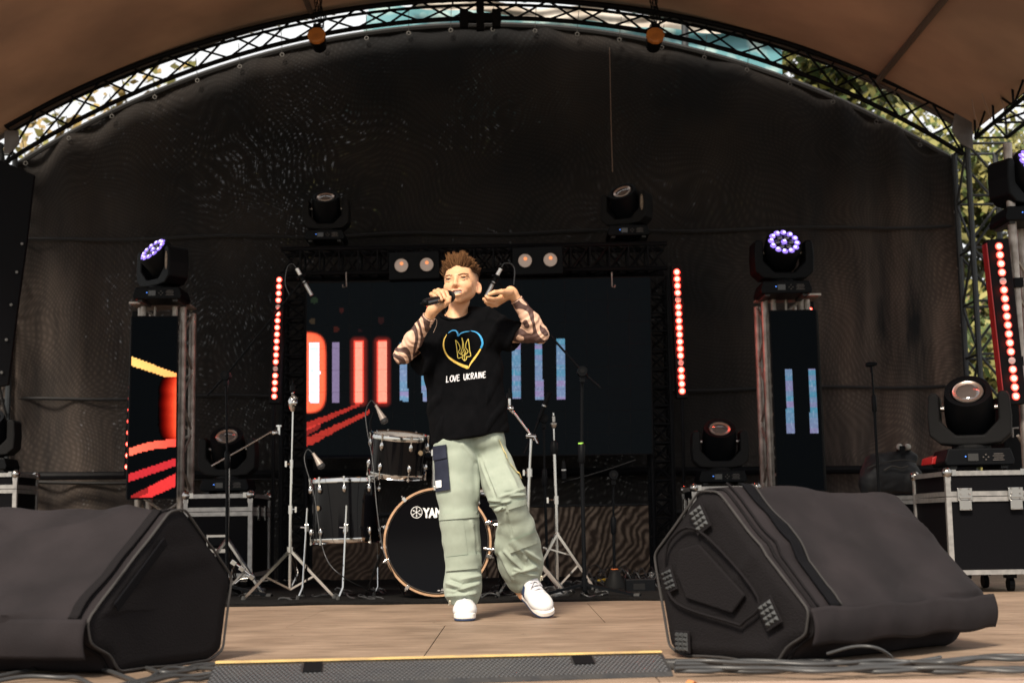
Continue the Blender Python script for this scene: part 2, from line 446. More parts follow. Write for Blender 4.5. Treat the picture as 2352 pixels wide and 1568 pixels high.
# --- roof membrane
def roof_mat():
    m = mat('roof_membrane', (.50, .315, .215), .75, col2=(.33, .21, .15), nscale=1.3, ndetail=9, bump=.25, bscale=5)
    return m
mb = MB(); P = []
NY = 60; NX = 70
for i in range(NY + 1):
    y = 4.35 + (10.05 - 4.35) * i / NY; row = []
    for j in range(NX + 1):
        x = XL - .12 + (XR - XL + .24) * j / NX
        sag = .035 * math.sin(math.pi * ((y - 8.1) % 1.85) / 1.85) ** 2
        row.append(Vector((x, y, vault(x, dz=.055) - sag * .6 + .01 * mnoise.noise(Vector((x * 2, y * 2, 3))))))
    P.append(row)
mb.grid(P)
roof = mb.build('roof_canopy', roof_mat(), smooth=60)
tag(roof, 'brown vaulted fabric canopy stretched over the curved roof trusses', 'canopy')
s_ = roof.modifiers.new('thickness', 'SOLIDIFY'); s_.thickness = .004; s_.offset = 1
# hem of the canopy with bright grommets
GREYB = mat('hem_webbing', (.12, .10, .095), .7)
GROM = mat('grommet_metal', (.7, .68, .66), .3, .8)
mb = MB(); rows = [[], []]
for j in range(NX + 1):
    x = XL - .12 + (XR - XL + .24) * j / NX
    rows[0].append(Vector((x, 9.98, vault(x, dz=.046)))); rows[1].append(Vector((x, 10.053, vault(x, dz=.040))))
mb.grid(rows); mb.build('hem', GREYB, roof)
for j in range(34):
    x = XL + (XR - XL) * (j + .5) / 34
    mb = MB(); mb.cyl((x, 10.03, vault(x, dz=.036)), (x, 10.03, vault(x, dz=.030)), .016, 8); mb.build('grommet', GROM, roof)
# purlins along the membrane; the right one stands in for a shadow band
def purlin(x, label, y0=4.45, y1=10.0):
    mb = MB(); mb.cyl((x, y0, vault(x, dz=.03)), (x, y1, vault(x, dz=.03)), .022, 8)
    return tag(mb.build('roof_purlin', mat('purlin_steel', (.10, .07, .055), .8)), label, 'purlin', 'steel purlins under the canopy')
purlin(2.66, 'dark purlin standing in for a shadow band along the canopy towards the right corner')
purlin(-1.42, 'dark purlin running along the canopy above the left chain hoist')
# --- trusses
def truss_arch(name, label, Y, dpt=.12):
    root = thing(name, label, 'truss', (W(1110, 0, Y).x, Y, 3.9), 'arched roof trusses')
    def pt(px, low, y):
        q = arch_pt(px, 42, 2040) if low else arch_pt(px, -2, 2278); return Vector((q.x, y, q.z))
    xs_ = [12 + (2212 - 12) * i / 60 for i in range(61)]
    for y in (Y, Y + dpt):
        r_ = .017
        for low in ((0, 1) if y == Y else (0,)):
            mb = MB(); mb.tube([pt(x, low, y) for x in xs_], r_ + (.004 if not low and y == Y else -.005 if y != Y else .001), 8); mb.build('chord', BLKM, root, smooth=50)
        mb = MB(); n = 15; off = 0 if y == Y else .5
        for i in range(n):
            a, b_, c = [12 + 2200 * min(max((i + off + q) / n, 0), 1) for q in (0, .5, 1)]
            mb.tube([pt(a, 1, Y), pt(b_, 0, y)], .0085, 6); mb.tube([pt(b_, 0, y), pt(c, 1, Y)], .0085, 6)
        mb.build('lacing', BLKM, root)
    for i in range(0, 16):
        px = 12 + 2200 * i / 15
        for low in (0,):
            mb = MB(); mb.tube([pt(px, low, Y), pt(px, low, Y + dpt)], .007, 6); mb.build('cross_bar', BLKM, root)
    return root
truss_arch('arched_truss', 'black curved lattice truss across the top of the stage back', YA)
root = truss_arch('arched_truss', 'second black curved truss nearer the audience, only its end showing at the top right', 7.25, .22)
# clamp block in the middle of the arch
root = thing('truss_clamp', 'black clamp block on the crown of the back arch', 'clamp', W(1103, 40, 9.75))
mb = MB(); mb.box(W(1103, 30, 9.76), (.055, .05, .26)); mb.build('post', BLKM, root)
mb = MB(); mb.box(W(1103, 42, 9.78), (.30, .06, .06)); mb.box(W(1066, 44, 9.78), (.06, .07, .13)); mb.box(W(1140, 44, 9.78), (.06, .07, .13)); mb.build('crosshead', BLKM, root, bevel=.004)
# --- chain hoists
ORA = mat('hoist_orange', (.55, .20, .04), .5, col2=(.38, .13, .03), nscale=14)
def hoist(px, py, label):
    c = W(px, py, 9.45); root = thing('chain_hoist', label, 'hoist', c, 'chain hoists on the back arch')
    d = (Vector((0, -1, .35))).normalized()
    mb = MB(); mb.lathe(c - d * .02, d, [(0, .05), (.0, .062), (.03, .064), (.035, .057), (.036, .0)], 10); mb.build('motor_cap', ORA, root)
    mb = MB(); mb.lathe(c + Vector((0, .07, -.012)), (0, -1, .15), [(-.09, .03), (-.09, .05), (.06, .06), (.065, .04)], 12)
    mb.box(c + Vector((0, .06, .06)), (.05, .1, .06)); mb.build('motor_body', BLKM, root, smooth=40)
    mb = MB()
    for cx in (-.018, .0, .02):
        for k in range(9):
            q = c + Vector((cx + .006 * math.sin(k * 1.7 + cx * 90), .06 + cx * .3, .08 + k * .027))
            a = (k % 2) * 1.57 + .4; u = Vector((math.cos(a), math.sin(a), 0)) * .007
            mb.tube([q + u * math.cos(t) + Vector((0, 0, .017 * math.sin(t))) for t in [i * math.pi / 4 for i in range(8)]], .003, 5, closed=True)
    mb.build('chain', BLKM, root)
    mb = MB(); mb.tube([c + Vector((.03, .06, .06)), c + Vector((.045, .06, .14)), c + Vector((0, .06, .33))], .006, 6); mb.build('hook', BLKM, root)
hoist(727, 82, 'orange ended chain hoist hanging from the left half of the arch')
hoist(1505, 82, 'orange ended chain hoist hanging from the right half of the arch')

# --- backdrop: black shade netting in two layers, light leaks through the weave
def net_mat():
    m = bpy.data.materials.new('shade_netting'); m.use_nodes = True; t = m.node_tree; L = t.links.new
    b = t.nodes['Principled BSDF']; b.inputs['Roughness'].default_value = .85; b.inputs['Specular IOR Level'].default_value = .15
    tc = node(t, 'ShaderNodeTexCoord')
    cn = node(t, 'ShaderNodeTexNoise', Scale=1.1, Detail=5.0); L(tc.outputs['Object'], cn.inputs['Vector'])
    cr = node(t, 'ShaderNodeValToRGB'); cr.color_ramp.elements[0].position = .35; cr.color_ramp.elements[1].position = .7
    cr.color_ramp.elements[0].color = (.0085, .0088, .0098, 1); cr.color_ramp.elements[1].color = (.025, .021, .019, 1); L(cn.outputs['Fac'], cr.inputs[0])
    cr_out = cr.outputs[0]
    # moire between the layers: slowly warped stripes
    def warped(rot, sc, w_, ws, seed):
        wn = node(t, 'ShaderNodeTexNoise', Scale=ws, Detail=1.0); 
        mo = node(t, 'ShaderNodeMapping'); mo.inputs['Location'].default_value = (seed, seed * 2, 0); L(tc.outputs['Object'], mo.inputs[0]); L(mo.outputs[0], wn.inputs['Vector'])
        sub = node(t, 'ShaderNodeVectorMath', operation='MULTIPLY_ADD'); sub.inputs[1].default_value = (w_, w_, w_)
        L(wn.outputs['Color'], sub.inputs[0]); L(tc.outputs['Object'], sub.inputs[2])
        mp = node(t, 'ShaderNodeMapping'); mp.inputs['Rotation'].default_value = (0, math.radians(rot), 0); L(sub.outputs[0], mp.inputs[0])
        wv = node(t, 'ShaderNodeTexWave', Scale=sc, Distortion=0.0); wv.bands_direction = 'X'; wv.wave_profile = 'SIN'; L(mp.outputs[0], wv.inputs['Vector'])
        return wv.outputs['Fac']
    a = warped(62, 9.5, 1.5, .9, 3); c = warped(-24, 12.0, 1.0, 1.4, 8)
    mul = node(t, 'ShaderNodeMath', operation='MULTIPLY'); L(a, mul.inputs[0]); L(c, mul.inputs[1])
    pw = node(t, 'ShaderNodeMath', operation='POWER'); pw.inputs[1].default_value = 1.6; L(mul.outputs[0], pw.inputs[0])
    # the ripples also show faintly in the cloth itself; side daylight painted as paler vertical streaks
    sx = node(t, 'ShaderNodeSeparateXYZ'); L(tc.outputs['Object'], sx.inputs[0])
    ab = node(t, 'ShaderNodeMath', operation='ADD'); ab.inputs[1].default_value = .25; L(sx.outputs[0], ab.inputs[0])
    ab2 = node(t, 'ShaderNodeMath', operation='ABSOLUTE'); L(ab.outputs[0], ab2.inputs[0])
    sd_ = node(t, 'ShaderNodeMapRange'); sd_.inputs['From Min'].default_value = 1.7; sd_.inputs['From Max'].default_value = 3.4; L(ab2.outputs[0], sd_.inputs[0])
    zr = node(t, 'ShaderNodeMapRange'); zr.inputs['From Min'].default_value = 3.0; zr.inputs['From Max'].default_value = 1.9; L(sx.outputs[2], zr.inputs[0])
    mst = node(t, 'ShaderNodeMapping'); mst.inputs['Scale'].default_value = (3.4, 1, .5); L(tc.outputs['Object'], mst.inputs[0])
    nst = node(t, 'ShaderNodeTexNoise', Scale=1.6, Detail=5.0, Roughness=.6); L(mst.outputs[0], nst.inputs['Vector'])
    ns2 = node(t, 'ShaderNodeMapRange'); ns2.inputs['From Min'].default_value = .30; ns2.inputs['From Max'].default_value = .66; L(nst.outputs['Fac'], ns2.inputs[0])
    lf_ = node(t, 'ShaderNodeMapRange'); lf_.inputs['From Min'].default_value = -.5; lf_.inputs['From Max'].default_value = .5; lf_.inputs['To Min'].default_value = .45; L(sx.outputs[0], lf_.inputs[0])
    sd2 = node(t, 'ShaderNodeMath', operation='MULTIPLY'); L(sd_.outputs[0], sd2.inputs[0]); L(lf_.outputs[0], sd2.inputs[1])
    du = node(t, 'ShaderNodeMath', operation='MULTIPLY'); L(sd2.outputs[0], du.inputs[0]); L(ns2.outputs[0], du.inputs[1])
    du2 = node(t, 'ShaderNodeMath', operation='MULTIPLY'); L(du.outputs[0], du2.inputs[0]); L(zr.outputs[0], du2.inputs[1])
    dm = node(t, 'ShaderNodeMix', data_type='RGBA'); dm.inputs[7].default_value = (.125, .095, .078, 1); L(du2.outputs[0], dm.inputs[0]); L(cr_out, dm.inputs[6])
    rp_ = node(t, 'ShaderNodeMapRange'); rp_.inputs['To Min'].default_value = .9; rp_.inputs['To Max'].default_value = 1.42; L(mul.outputs[0], rp_.inputs[0])
    vm = node(t, 'ShaderNodeVectorMath', operation='SCALE'); L(dm.outputs[2], vm.inputs[0]); L(rp_.outputs[0], vm.inputs['Scale']); L(vm.outputs[0], b.inputs['Base Color'])
    # fine weave speckle
    sp = node(t, 'ShaderNodeTexNoise', Scale=38.0, Detail=1.0); L(tc.outputs['Object'], sp.inputs['Vector'])
    sr = node(t, 'ShaderNodeMapRange'); sr.inputs['From Min'].default_value = .50; sr.inputs['From Max'].default_value = .85; L(sp.outputs['Fac'], sr.inputs[0])
    m2 = node(t, 'ShaderNodeMath', operation='MULTIPLY'); L(pw.outputs[0], m2.inputs[0]); L(sr.outputs[0], m2.inputs[1])
    # worn, looser areas
    lo = node(t, 'ShaderNodeTexNoise', Scale=.9, Detail=3.0); mo = node(t, 'ShaderNodeMapping'); mo.inputs['Location'].default_value = (5.3, 1, 2.2); L(tc.outputs['Object'], mo.inputs[0]); L(mo.outputs[0], lo.inputs['Vector'])
    lr = node(t, 'ShaderNodeMapRange'); lr.inputs['From Min'].default_value = .44; lr.inputs['From Max'].default_value = .78
    lr.inputs['To Min'].default_value = .015; lr.inputs['To Max'].default_value = .20; L(lo.outputs['Fac'], lr.inputs[0])
    m3a = node(t, 'ShaderNodeMath', operation='MULTIPLY'); L(m2.outputs[0], m3a.inputs[0]); L(lr.outputs[0], m3a.inputs[1])
    wx = node(t, 'ShaderNodeMapRange'); wx.inputs['From Min'].default_value = -1.2; wx.inputs['From Max'].default_value = .8; wx.inputs['To Min'].default_value = 1.1; wx.inputs['To Max'].default_value = .28; L(sx.outputs[0], wx.inputs[0])
    m3 = node(t, 'ShaderNodeMath', operation='MULTIPLY'); L(m3a.outputs[0], m3.inputs[0]); L(wx.outputs[0], m3.inputs[1])
    tr = node(t, 'ShaderNodeBsdfTransparent'); mxs = node(t, 'ShaderNodeMixShader')
    L(m3.outputs[0], mxs.inputs[0]); L(b.outputs[0], mxs.inputs[1]); L(tr.outputs[0], mxs.inputs[2])
    out = t.nodes['Material Output']; L(mxs.outputs[0], out.inputs[0])
    bn = node(t, 'ShaderNodeTexNoise', Scale=22.0); L(tc.outputs['Object'], bn.inputs['Vector'])
    bp = node(t, 'ShaderNodeBump', Strength=.3, Distance=.01); L(bn.outputs['Fac'], bp.inputs['Height']); L(bp.outputs[0], b.inputs['Normal'])
    return m, m3
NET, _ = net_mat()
YB = 10.28
def edge_top(x):          # upper hem of the backdrop
    px = 1176 + x / YB * F; px = min(max(px, -60), 2240)
    return W(px, circ(px, 58, 2080) + 0, YB).z
XBL, XBR = W(-70, 900, YB).x, W(2215, 700, YB).x
mb = MB(); rows = []
NXb, NZb = 260, 120
for i in range(NZb + 1):
    row = []
    for j in range(NXb + 1):
        x = XBL + (XBR - XBL) * j / NXb; zt = edge_top(x); z = .01 + (zt - .01) * i / NZb
        rt = max(0, (x - 1.6) / 1.6); lf = max(0, (-2.3 - x) / 1.0)
        f = .035 * rt * math.sin(x * 17 + .7 * math.sin(z * 2)) + .03 * lf * math.sin(x * 13 + z) + .02 * mnoise.noise(Vector((x * 1.4, z * 1.4, 1)))
        f += .02 * mnoise.noise(Vector((x * 5, z * .8, 5))) * (1 + rt)
        edge = .03 * math.cos(z * 14) * (1 if j in (0, NXb) else 0)
        row.append(Vector((x + edge * .3, YB + f, z)))
    rows.append(row)
mb.grid(rows)
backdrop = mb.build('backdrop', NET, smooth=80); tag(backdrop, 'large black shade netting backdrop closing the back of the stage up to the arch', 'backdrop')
mb = MB()
SEAM = mat('seam_tape', (.010, .010, .011), .8)
for z0 in (W(100, 918, YB).z, W(100, 553, YB).z, W(100, 1212, YB).z + .05, W(1400, 1090, YB).z):
    mb.tube([Vector((XBL + (XBR - XBL) * j / 40, YB - .035 + .01 * math.sin(j), z0 + .01 * math.sin(j * .8))) for j in range(41)], .012 if z0 > .5 else .016, 4)
mb.build('seam', SEAM, backdrop)
mb = MB(); mb.tube([Vector((XBL + (XBR - XBL) * j / 60, YB - .01, edge_top(XBL + (XBR - XBL) * j / 60))) for j in range(61)], .02, 6); mb.build('hem', SEAM, backdrop)
for j in range(22):
    x = W(60 + j * 98, 500, YB).x; mb = MB(); z = edge_top(x) - .05
    mb.tube([Vector((x + .014 * math.cos(t), YB - .045, z + .014 * math.sin(t))) for t in [k * math.pi / 4 for k in range(8)]], .004, 5, closed=True)
    mb.tube([Vector((x, YB - .045, z + .014)), Vector((x + .01, YB - .15, z + .14))], .0025, 4)
    mb.build('grommet', mat('dull_grommet', (.10, .095, .09), .5, .5), backdrop)
for k in range(7):
    z = .5 + k * .42; mb = MB(); mb.cyl((XBR - .04, YB - .05, z), (XBR - .04, YB - .06, z), .017, 8); mb.build('grommet', GROM, backdrop)
# thin strings
mb = MB(); mb.tube([W(1400, 110, 10.1), W(1404, 300, 10.1), W(1407, 395, 10.1)], .0022, 4)
tag(mb.build('hanging_string', mat('string', (.25, .17, .13), .9)), 'thin string hanging down in front of the backdrop above the right spotlight', 'string')
# pipe along the bottom of the backdrop
mb = MB(); mb.cyl(W(-60, 1094, 10.1), W(2240, 1076, 10.1), .028, 8)
tag(mb.build('backdrop_pipe', BLKM), 'long black pipe running along the lower part of the backdrop', 'pipe')
# side banner at the far left
mb = MB()
poly = [W(-40, 350, 8.3), W(78, 402, 8.3), W(60, 560, 8.3), W(38, 720, 8.3), W(18, 884, 8.3), W(-40, 895, 8.3)]
mb.prism(poly, Vector((0, .03, 0))); sb = mb.build('side_curtain', mat('banner_vinyl', (.003, .003, .004), .8, spec=.1), bevel=.004)
tag(sb, 'black side curtain with a slanted grommeted edge at the far left', 'curtain')
for px, py in ((63, 560), (51, 625), (38, 700), (27, 780), (16, 855)):
    mb = MB(); q = W(px - 12, py, 8.29); mb.cyl(q, q + Vector((0, -.006, 0)), .009, 8); mb.build('grommet', mat('dull_grommet', (.10, .095, .09), .5, .5), sb)
# pale wall panel seen beside it, behind
mb = MB(); mb.box((-3.62, 10.9, 1.0), (.5, .05, 1.9))
tag(mb.build('site_hoarding', mat('hoarding_wood', (.42, .28, .2), .8, col2=(.3, .2, .14), nscale=3, stretch=(6, 1, 1))), 'pale wooden panel behind the left edge of the backdrop', 'hoarding')
# brown lower drape behind the drums, sunlit streaks painted into its colour
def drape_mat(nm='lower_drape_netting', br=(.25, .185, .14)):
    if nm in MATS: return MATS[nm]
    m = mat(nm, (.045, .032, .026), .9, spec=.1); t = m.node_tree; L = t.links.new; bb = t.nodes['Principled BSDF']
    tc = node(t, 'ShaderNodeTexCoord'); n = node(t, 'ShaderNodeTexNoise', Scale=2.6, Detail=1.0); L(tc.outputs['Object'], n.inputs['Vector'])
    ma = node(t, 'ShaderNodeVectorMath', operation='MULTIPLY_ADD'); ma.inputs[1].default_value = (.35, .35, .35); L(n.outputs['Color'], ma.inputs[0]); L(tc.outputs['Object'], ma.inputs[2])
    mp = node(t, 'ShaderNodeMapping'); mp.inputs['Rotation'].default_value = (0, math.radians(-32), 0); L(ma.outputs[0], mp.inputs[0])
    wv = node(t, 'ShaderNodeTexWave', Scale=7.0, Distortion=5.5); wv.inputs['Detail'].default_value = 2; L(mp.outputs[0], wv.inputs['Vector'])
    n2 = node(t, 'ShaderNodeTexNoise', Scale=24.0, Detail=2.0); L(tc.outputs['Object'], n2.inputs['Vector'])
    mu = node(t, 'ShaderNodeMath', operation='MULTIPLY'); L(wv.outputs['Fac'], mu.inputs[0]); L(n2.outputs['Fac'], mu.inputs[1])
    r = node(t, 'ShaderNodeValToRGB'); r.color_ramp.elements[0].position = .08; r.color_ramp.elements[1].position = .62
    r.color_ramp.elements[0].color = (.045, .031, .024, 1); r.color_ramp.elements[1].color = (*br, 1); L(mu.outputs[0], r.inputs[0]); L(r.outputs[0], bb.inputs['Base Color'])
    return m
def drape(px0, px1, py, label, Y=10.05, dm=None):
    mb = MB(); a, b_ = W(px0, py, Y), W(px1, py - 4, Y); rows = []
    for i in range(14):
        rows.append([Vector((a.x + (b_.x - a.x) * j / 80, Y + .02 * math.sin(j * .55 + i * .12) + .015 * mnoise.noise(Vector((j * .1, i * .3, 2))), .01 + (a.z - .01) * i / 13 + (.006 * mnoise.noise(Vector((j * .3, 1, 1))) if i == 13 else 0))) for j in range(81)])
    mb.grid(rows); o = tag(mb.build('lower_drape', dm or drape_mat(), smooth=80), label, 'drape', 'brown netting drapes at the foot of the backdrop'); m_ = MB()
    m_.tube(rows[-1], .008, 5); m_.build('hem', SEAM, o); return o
drape(1118, 1496, 1164, 'brown rippled netting drape behind the hi hat stand and round based microphone stand')
drape(712, 1116, 1224, 'lower brown netting drape behind the floor tom and bass drum', dm=drape_mat('lower_drape_dim_netting', (.13, .092, .07)))  # same netting with the painted light streaks kept dimmer
# --- corner towers holding the roof
TOW = mat('tower_steel', (.018, .022, .026), .5, .3, col2=(.03, .034, .038), nscale=6)
def corner_tower(x0, label, sgn, ztop):
    root = thing('roof_tower', label, 'truss', (x0, YA, 0), 'roof support towers')
    pts = [(x0, YA), (x0 + sgn * .30, YA), (x0, YA + .3), (x0 + sgn * .30, YA + .3)]
    for x, y in pts:
        mb = MB(); mb.cyl((x, y, 0), (x, y, ztop), .021, 8); mb.build('chord', TOW, root, smooth=40)
    mb = MB()
    for k in range(8):
        z0 = ztop * k / 8; z1 = ztop * (k + 1) / 8
        for (a, b_) in ((0, 1), (2, 3), (0, 2), (1, 3)):
            if k % 2: a, b_ = b_, a
            mb.cyl((*pts[a], z0), (*pts[b_], z1), .010, 6)
        for (a, b_) in ((0, 1), (2, 3), (0, 2), (1, 3)): mb.cyl((*pts[a], z1), (*pts[b_], z1), .010, 6)
    mb.build('lacing', TOW, root)
    return root
tr_ = corner_tower(W(2218, 500, YA).x + .04, 'dark lattice tower holding up the right corner of the roof', 1, W(2220, 330, YA).z)
tl_ = corner_tower(W(-4, 500, YA).x, 'dark lattice tower holding up the left corner of the roof', -1, W(0, 330, YA).z)
# corner brackets between arch and tower
PL = mat('corner_plate_metal', (.16, .15, .15), .5, .4, col2=(.1, .09, .09), nscale=9)
for pts, lab in (([(2196, 245), (2232, 262), (2236, 345), (2206, 330), (2186, 300)], 'grey metal corner plate joining the arch to the right roof tower'),
                 ([(10, 300), (42, 300), (44, 330), (22, 352), (8, 352)], 'grey metal corner plate joining the arch to the left roof tower')):
    mb = MB(); mb.prism([W(a, b_, 9.86) for a, b_ in pts], Vector((0, .012, 0))); tag(mb.build('corner_plate', PL, bevel=.003), lab, 'metal plate')
# eave truss going from the right corner towards the audience
def straight_truss(name, label, A, B, wd, ht, rc=.015, n=8, m=BLKM, cat='truss', group=None):
    A = Vector(A); B = Vector(B); root = thing(name, label, cat, A, group); d = (B - A).normalized()
    up = Vector((0, 0, 1)) if abs(d.z) < .9 else Vector((0, 1, 0)); s_ = d.cross(up).normalized(); up = s_.cross(d)
    cs = [(-1, -1), (1, -1), (1, 1), (-1, 1)]; C = [s_ * (a * wd / 2) + up * (b_ * ht / 2) for a, b_ in cs]
    for c in C:
        mb = MB(); mb.cyl(A + c, B + c, rc, 8); mb.build('chord', m, root, smooth=40)
    mb = MB(); L_ = (B - A).length
    for k in range(n):
        p0 = A + d * (L_ * k / n); p1 = A + d * (L_ * (k + 1) / n)
        for q in range(4):
            a, b_ = C[q], C[(q + 1) % 4]
            if k % 2: a, b_ = b_, a
            mb.cyl(p0 + a, p1 + b_, rc * .55, 6)
            mb.cyl(p0 + C[q], p0 + C[(q + 1) % 4], rc * .55, 6)
    for q in range(4): mb.cyl(B + C[q], B + C[(q + 1) % 4], rc * .55, 6)
    mb.build('lacing', m, root)
    return root
e0 = W(2225, 285, YA); straight_truss('eave_truss', 'black eave truss running from the right roof corner towards the audience', (e0.x + .12, 9.8, e0.z - .02), (e0.x + .12, 4.4, e0.z - .02), .22, .22, n=14)
e1 = W(2, 300, YA); straight_truss('eave_truss', 'black eave truss running from the left roof corner towards the audience', (e1.x - .18, 9.8, e1.z - .0), (e1.x - .18, 4.4, e1.z - .0), .22, .22, n=14)
# loose ties hanging off the eave
for i, pts in enumerate(([(2290, 190), (2302, 235), (2318, 272)], [(2255, 215), (2268, 250), (2276, 275)], [(2232, 228), (2240, 270), (2252, 300)])):
    mb = MB(); mb.tube(Wl(pts, 9.2), .003, 4)
    tag(mb.build('cord_tie', mat('string', (.25, .17, .13), .9)), ['thin cord hanging from the right eave, nearest the frame edge', 'thin cord hanging in the middle of the right eave', 'thin cord hanging at the right roof corner'][i], 'cord')

# --- blue tarpaulin and grey sheet hanging behind the arch
def sheet(name, label, cat, pts_top, pts_bot, Y, m, amp=.03, n=50):
    mb = MB(); rows = []
    for i in range(9):
        row = []
        for j in range(n + 1):
            s = j / n; a = W(*[pts_top[0][k] * (1 - s) + pts_top[1][k] * s for k in (0, 1)], Y); c = W(*[pts_bot[0][k] * (1 - s) + pts_bot[1][k] * s for k in (0, 1)], Y)
            p = a.lerp(c, i / 8); p.y += amp * mnoise.noise(Vector((p.x * 3, p.z * 5, 2))) + amp * .5 * math.sin(p.x * 8 + i)
            p.z += .04 * mnoise.noise(Vector((p.x * 2.2, 4 + i * .1, 1))); row.append(p)
        rows.append(row)
    mb.grid(rows); return tag(mb.build(name, m, smooth=80), label, cat)
TARP = mat('tarpaulin_blue', (.075, .23, .27), .5, col2=(.34, .46, .46), nscale=5.5, ndetail=8, lo=.48, hi=.66)
SHT = mat('weathered_sheet', (.42, .40, .37), .6, col2=(.26, .22, .18), nscale=2.5)
sheet('blue_tarpaulin', 'teal blue tarpaulin hanging outside behind the crown of the arch', 'tarpaulin', ((850, 12), (1795, 60)), ((790, 260), (1800, 330)), 11.6, TARP)
sheet('grey_sheet', 'translucent grey sheet hanging across the top of the blue tarpaulin', 'tarpaulin', ((930, -6), (1900, 60)), ((950, 16), (1900, 98)), 11.5, SHT)
def pole_(px, y0, y1, lab, Y=11.3):
    mb = MB(); mb.cyl(W(px, y0, Y), W(px + 4, y1, Y), .03, 8); tag(mb.build('scaffold_pole', TOW), lab, 'pole')
pole_(1573, 20, 500, 'dark scaffold pole outside behind the right half of the arch')

# --- trees outside
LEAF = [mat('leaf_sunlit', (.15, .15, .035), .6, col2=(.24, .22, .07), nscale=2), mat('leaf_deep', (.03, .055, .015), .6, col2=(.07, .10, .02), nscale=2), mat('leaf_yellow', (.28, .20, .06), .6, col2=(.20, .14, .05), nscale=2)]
BARK = mat('bark', (.09, .065, .05), .9, col2=(.05, .035, .03), nscale=15, bump=.5, bscale=20)
def tree(px, Y, top, label, spread=2.4, n=6000, seed=1, leafm=(0, 1), dens=1.0, low=.25, leaf=.07):
    r = random.Random(seed); b0 = Vector((W(px, 900, Y).x, Y, -1.0)); root = thing('tree', label, 'tree', b0, 'trees behind the stage')
    H = top + 1.0; mb = MB(); tips = []
    trunk = [b0 + Vector((.12 * math.sin(k), .1 * math.cos(k * 1.3), H * .8 * k / 6)) for k in range(7)]
    mb.tube(trunk, [.16, .14, .125, .105, .085, .06, .03], 8)
    for k in range(26):
        t = r.uniform(low, 1.0); p = trunk[0].lerp(trunk[-1], t); a = r.uniform(0, 6.28); l = spread * r.uniform(.5, 1) * (1.1 - .5 * t)
        e = p + Vector((math.cos(a) * l, math.sin(a) * l * .7, l * r.uniform(.1, .7))); m_ = p.lerp(e, .5) + Vector((r.uniform(-.2, .2), r.uniform(-.2, .2), r.uniform(-.1, .25)))
        mb.tube([p, m_, e], [.045, .028, .008], 5); tips += [m_, e, m_.lerp(e, .5)]
        for q in range(3):
            f = m_.lerp(e, r.random()) + Vector((r.gauss(0, .35), r.gauss(0, .35), r.gauss(0, .3))); mb.tube([m_.lerp(e, .4), f], [.014, .004], 4); tips.append(f)
    mb.build('trunk', BARK, root, smooth=60)
    mb = MB(); vs, fs, mi = [], [], []
    for c in tips:
        s_ = r.uniform(.22, .45)
        for q in range(int(n / len(tips) * dens)):
            p = c + Vector((r.gauss(0, s_), r.gauss(0, s_), r.gauss(0, s_ * .8)))
            u = Vector((r.gauss(0, 1), r.gauss(0, 1), r.gauss(0, 1))).normalized(); v = u.orthogonal().normalized(); l = leaf * r.uniform(.6, 1.3)
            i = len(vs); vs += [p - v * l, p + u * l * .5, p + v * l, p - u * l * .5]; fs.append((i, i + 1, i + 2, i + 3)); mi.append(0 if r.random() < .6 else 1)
    mb.v = vs; mb.f = fs; mb.mi = mi; mb.build('crown', [LEAF[leafm[0]], LEAF[leafm[1]]], root)
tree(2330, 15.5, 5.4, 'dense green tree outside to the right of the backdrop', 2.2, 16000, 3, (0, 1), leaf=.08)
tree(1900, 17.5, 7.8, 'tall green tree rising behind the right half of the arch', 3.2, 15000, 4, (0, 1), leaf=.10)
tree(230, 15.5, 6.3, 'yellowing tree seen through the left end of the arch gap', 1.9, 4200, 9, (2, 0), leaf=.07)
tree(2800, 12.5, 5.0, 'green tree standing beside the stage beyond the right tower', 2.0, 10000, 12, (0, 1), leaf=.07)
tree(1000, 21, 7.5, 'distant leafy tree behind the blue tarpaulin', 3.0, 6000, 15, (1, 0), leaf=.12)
# distant building, pale, seen low through the right side gap
root = thing('building', 'pale rendered building far behind the trees on the right', 'building', (9.5, 24, -1))
mb = MB(); mb.box((9.5, 26, 1.0), (7, 5, 4.0)); mb.build('wall', mat('render_cream', (.62, .52, .44), .85, col2=(.5, .42, .35), nscale=1), root)
mb = MB(); mb.prism([Vector((5.8, 23.2, 3.0)), Vector((13.2, 23.2, 3.0)), Vector((13.2, 26, 4.6)), Vector((5.8, 26, 4.6))], Vector((0, .05, .1))); mb.build('roof', mat('roof_sheet', (.2, .12, .1), .8), root)
for i in range(4):
    mb = MB(); mb.box((7 + i * 1.7, 23.47, 1.2), (.8, .06, 1.2)); mb.build('window', mat('window_dark', (.05, .06, .07), .1), root)
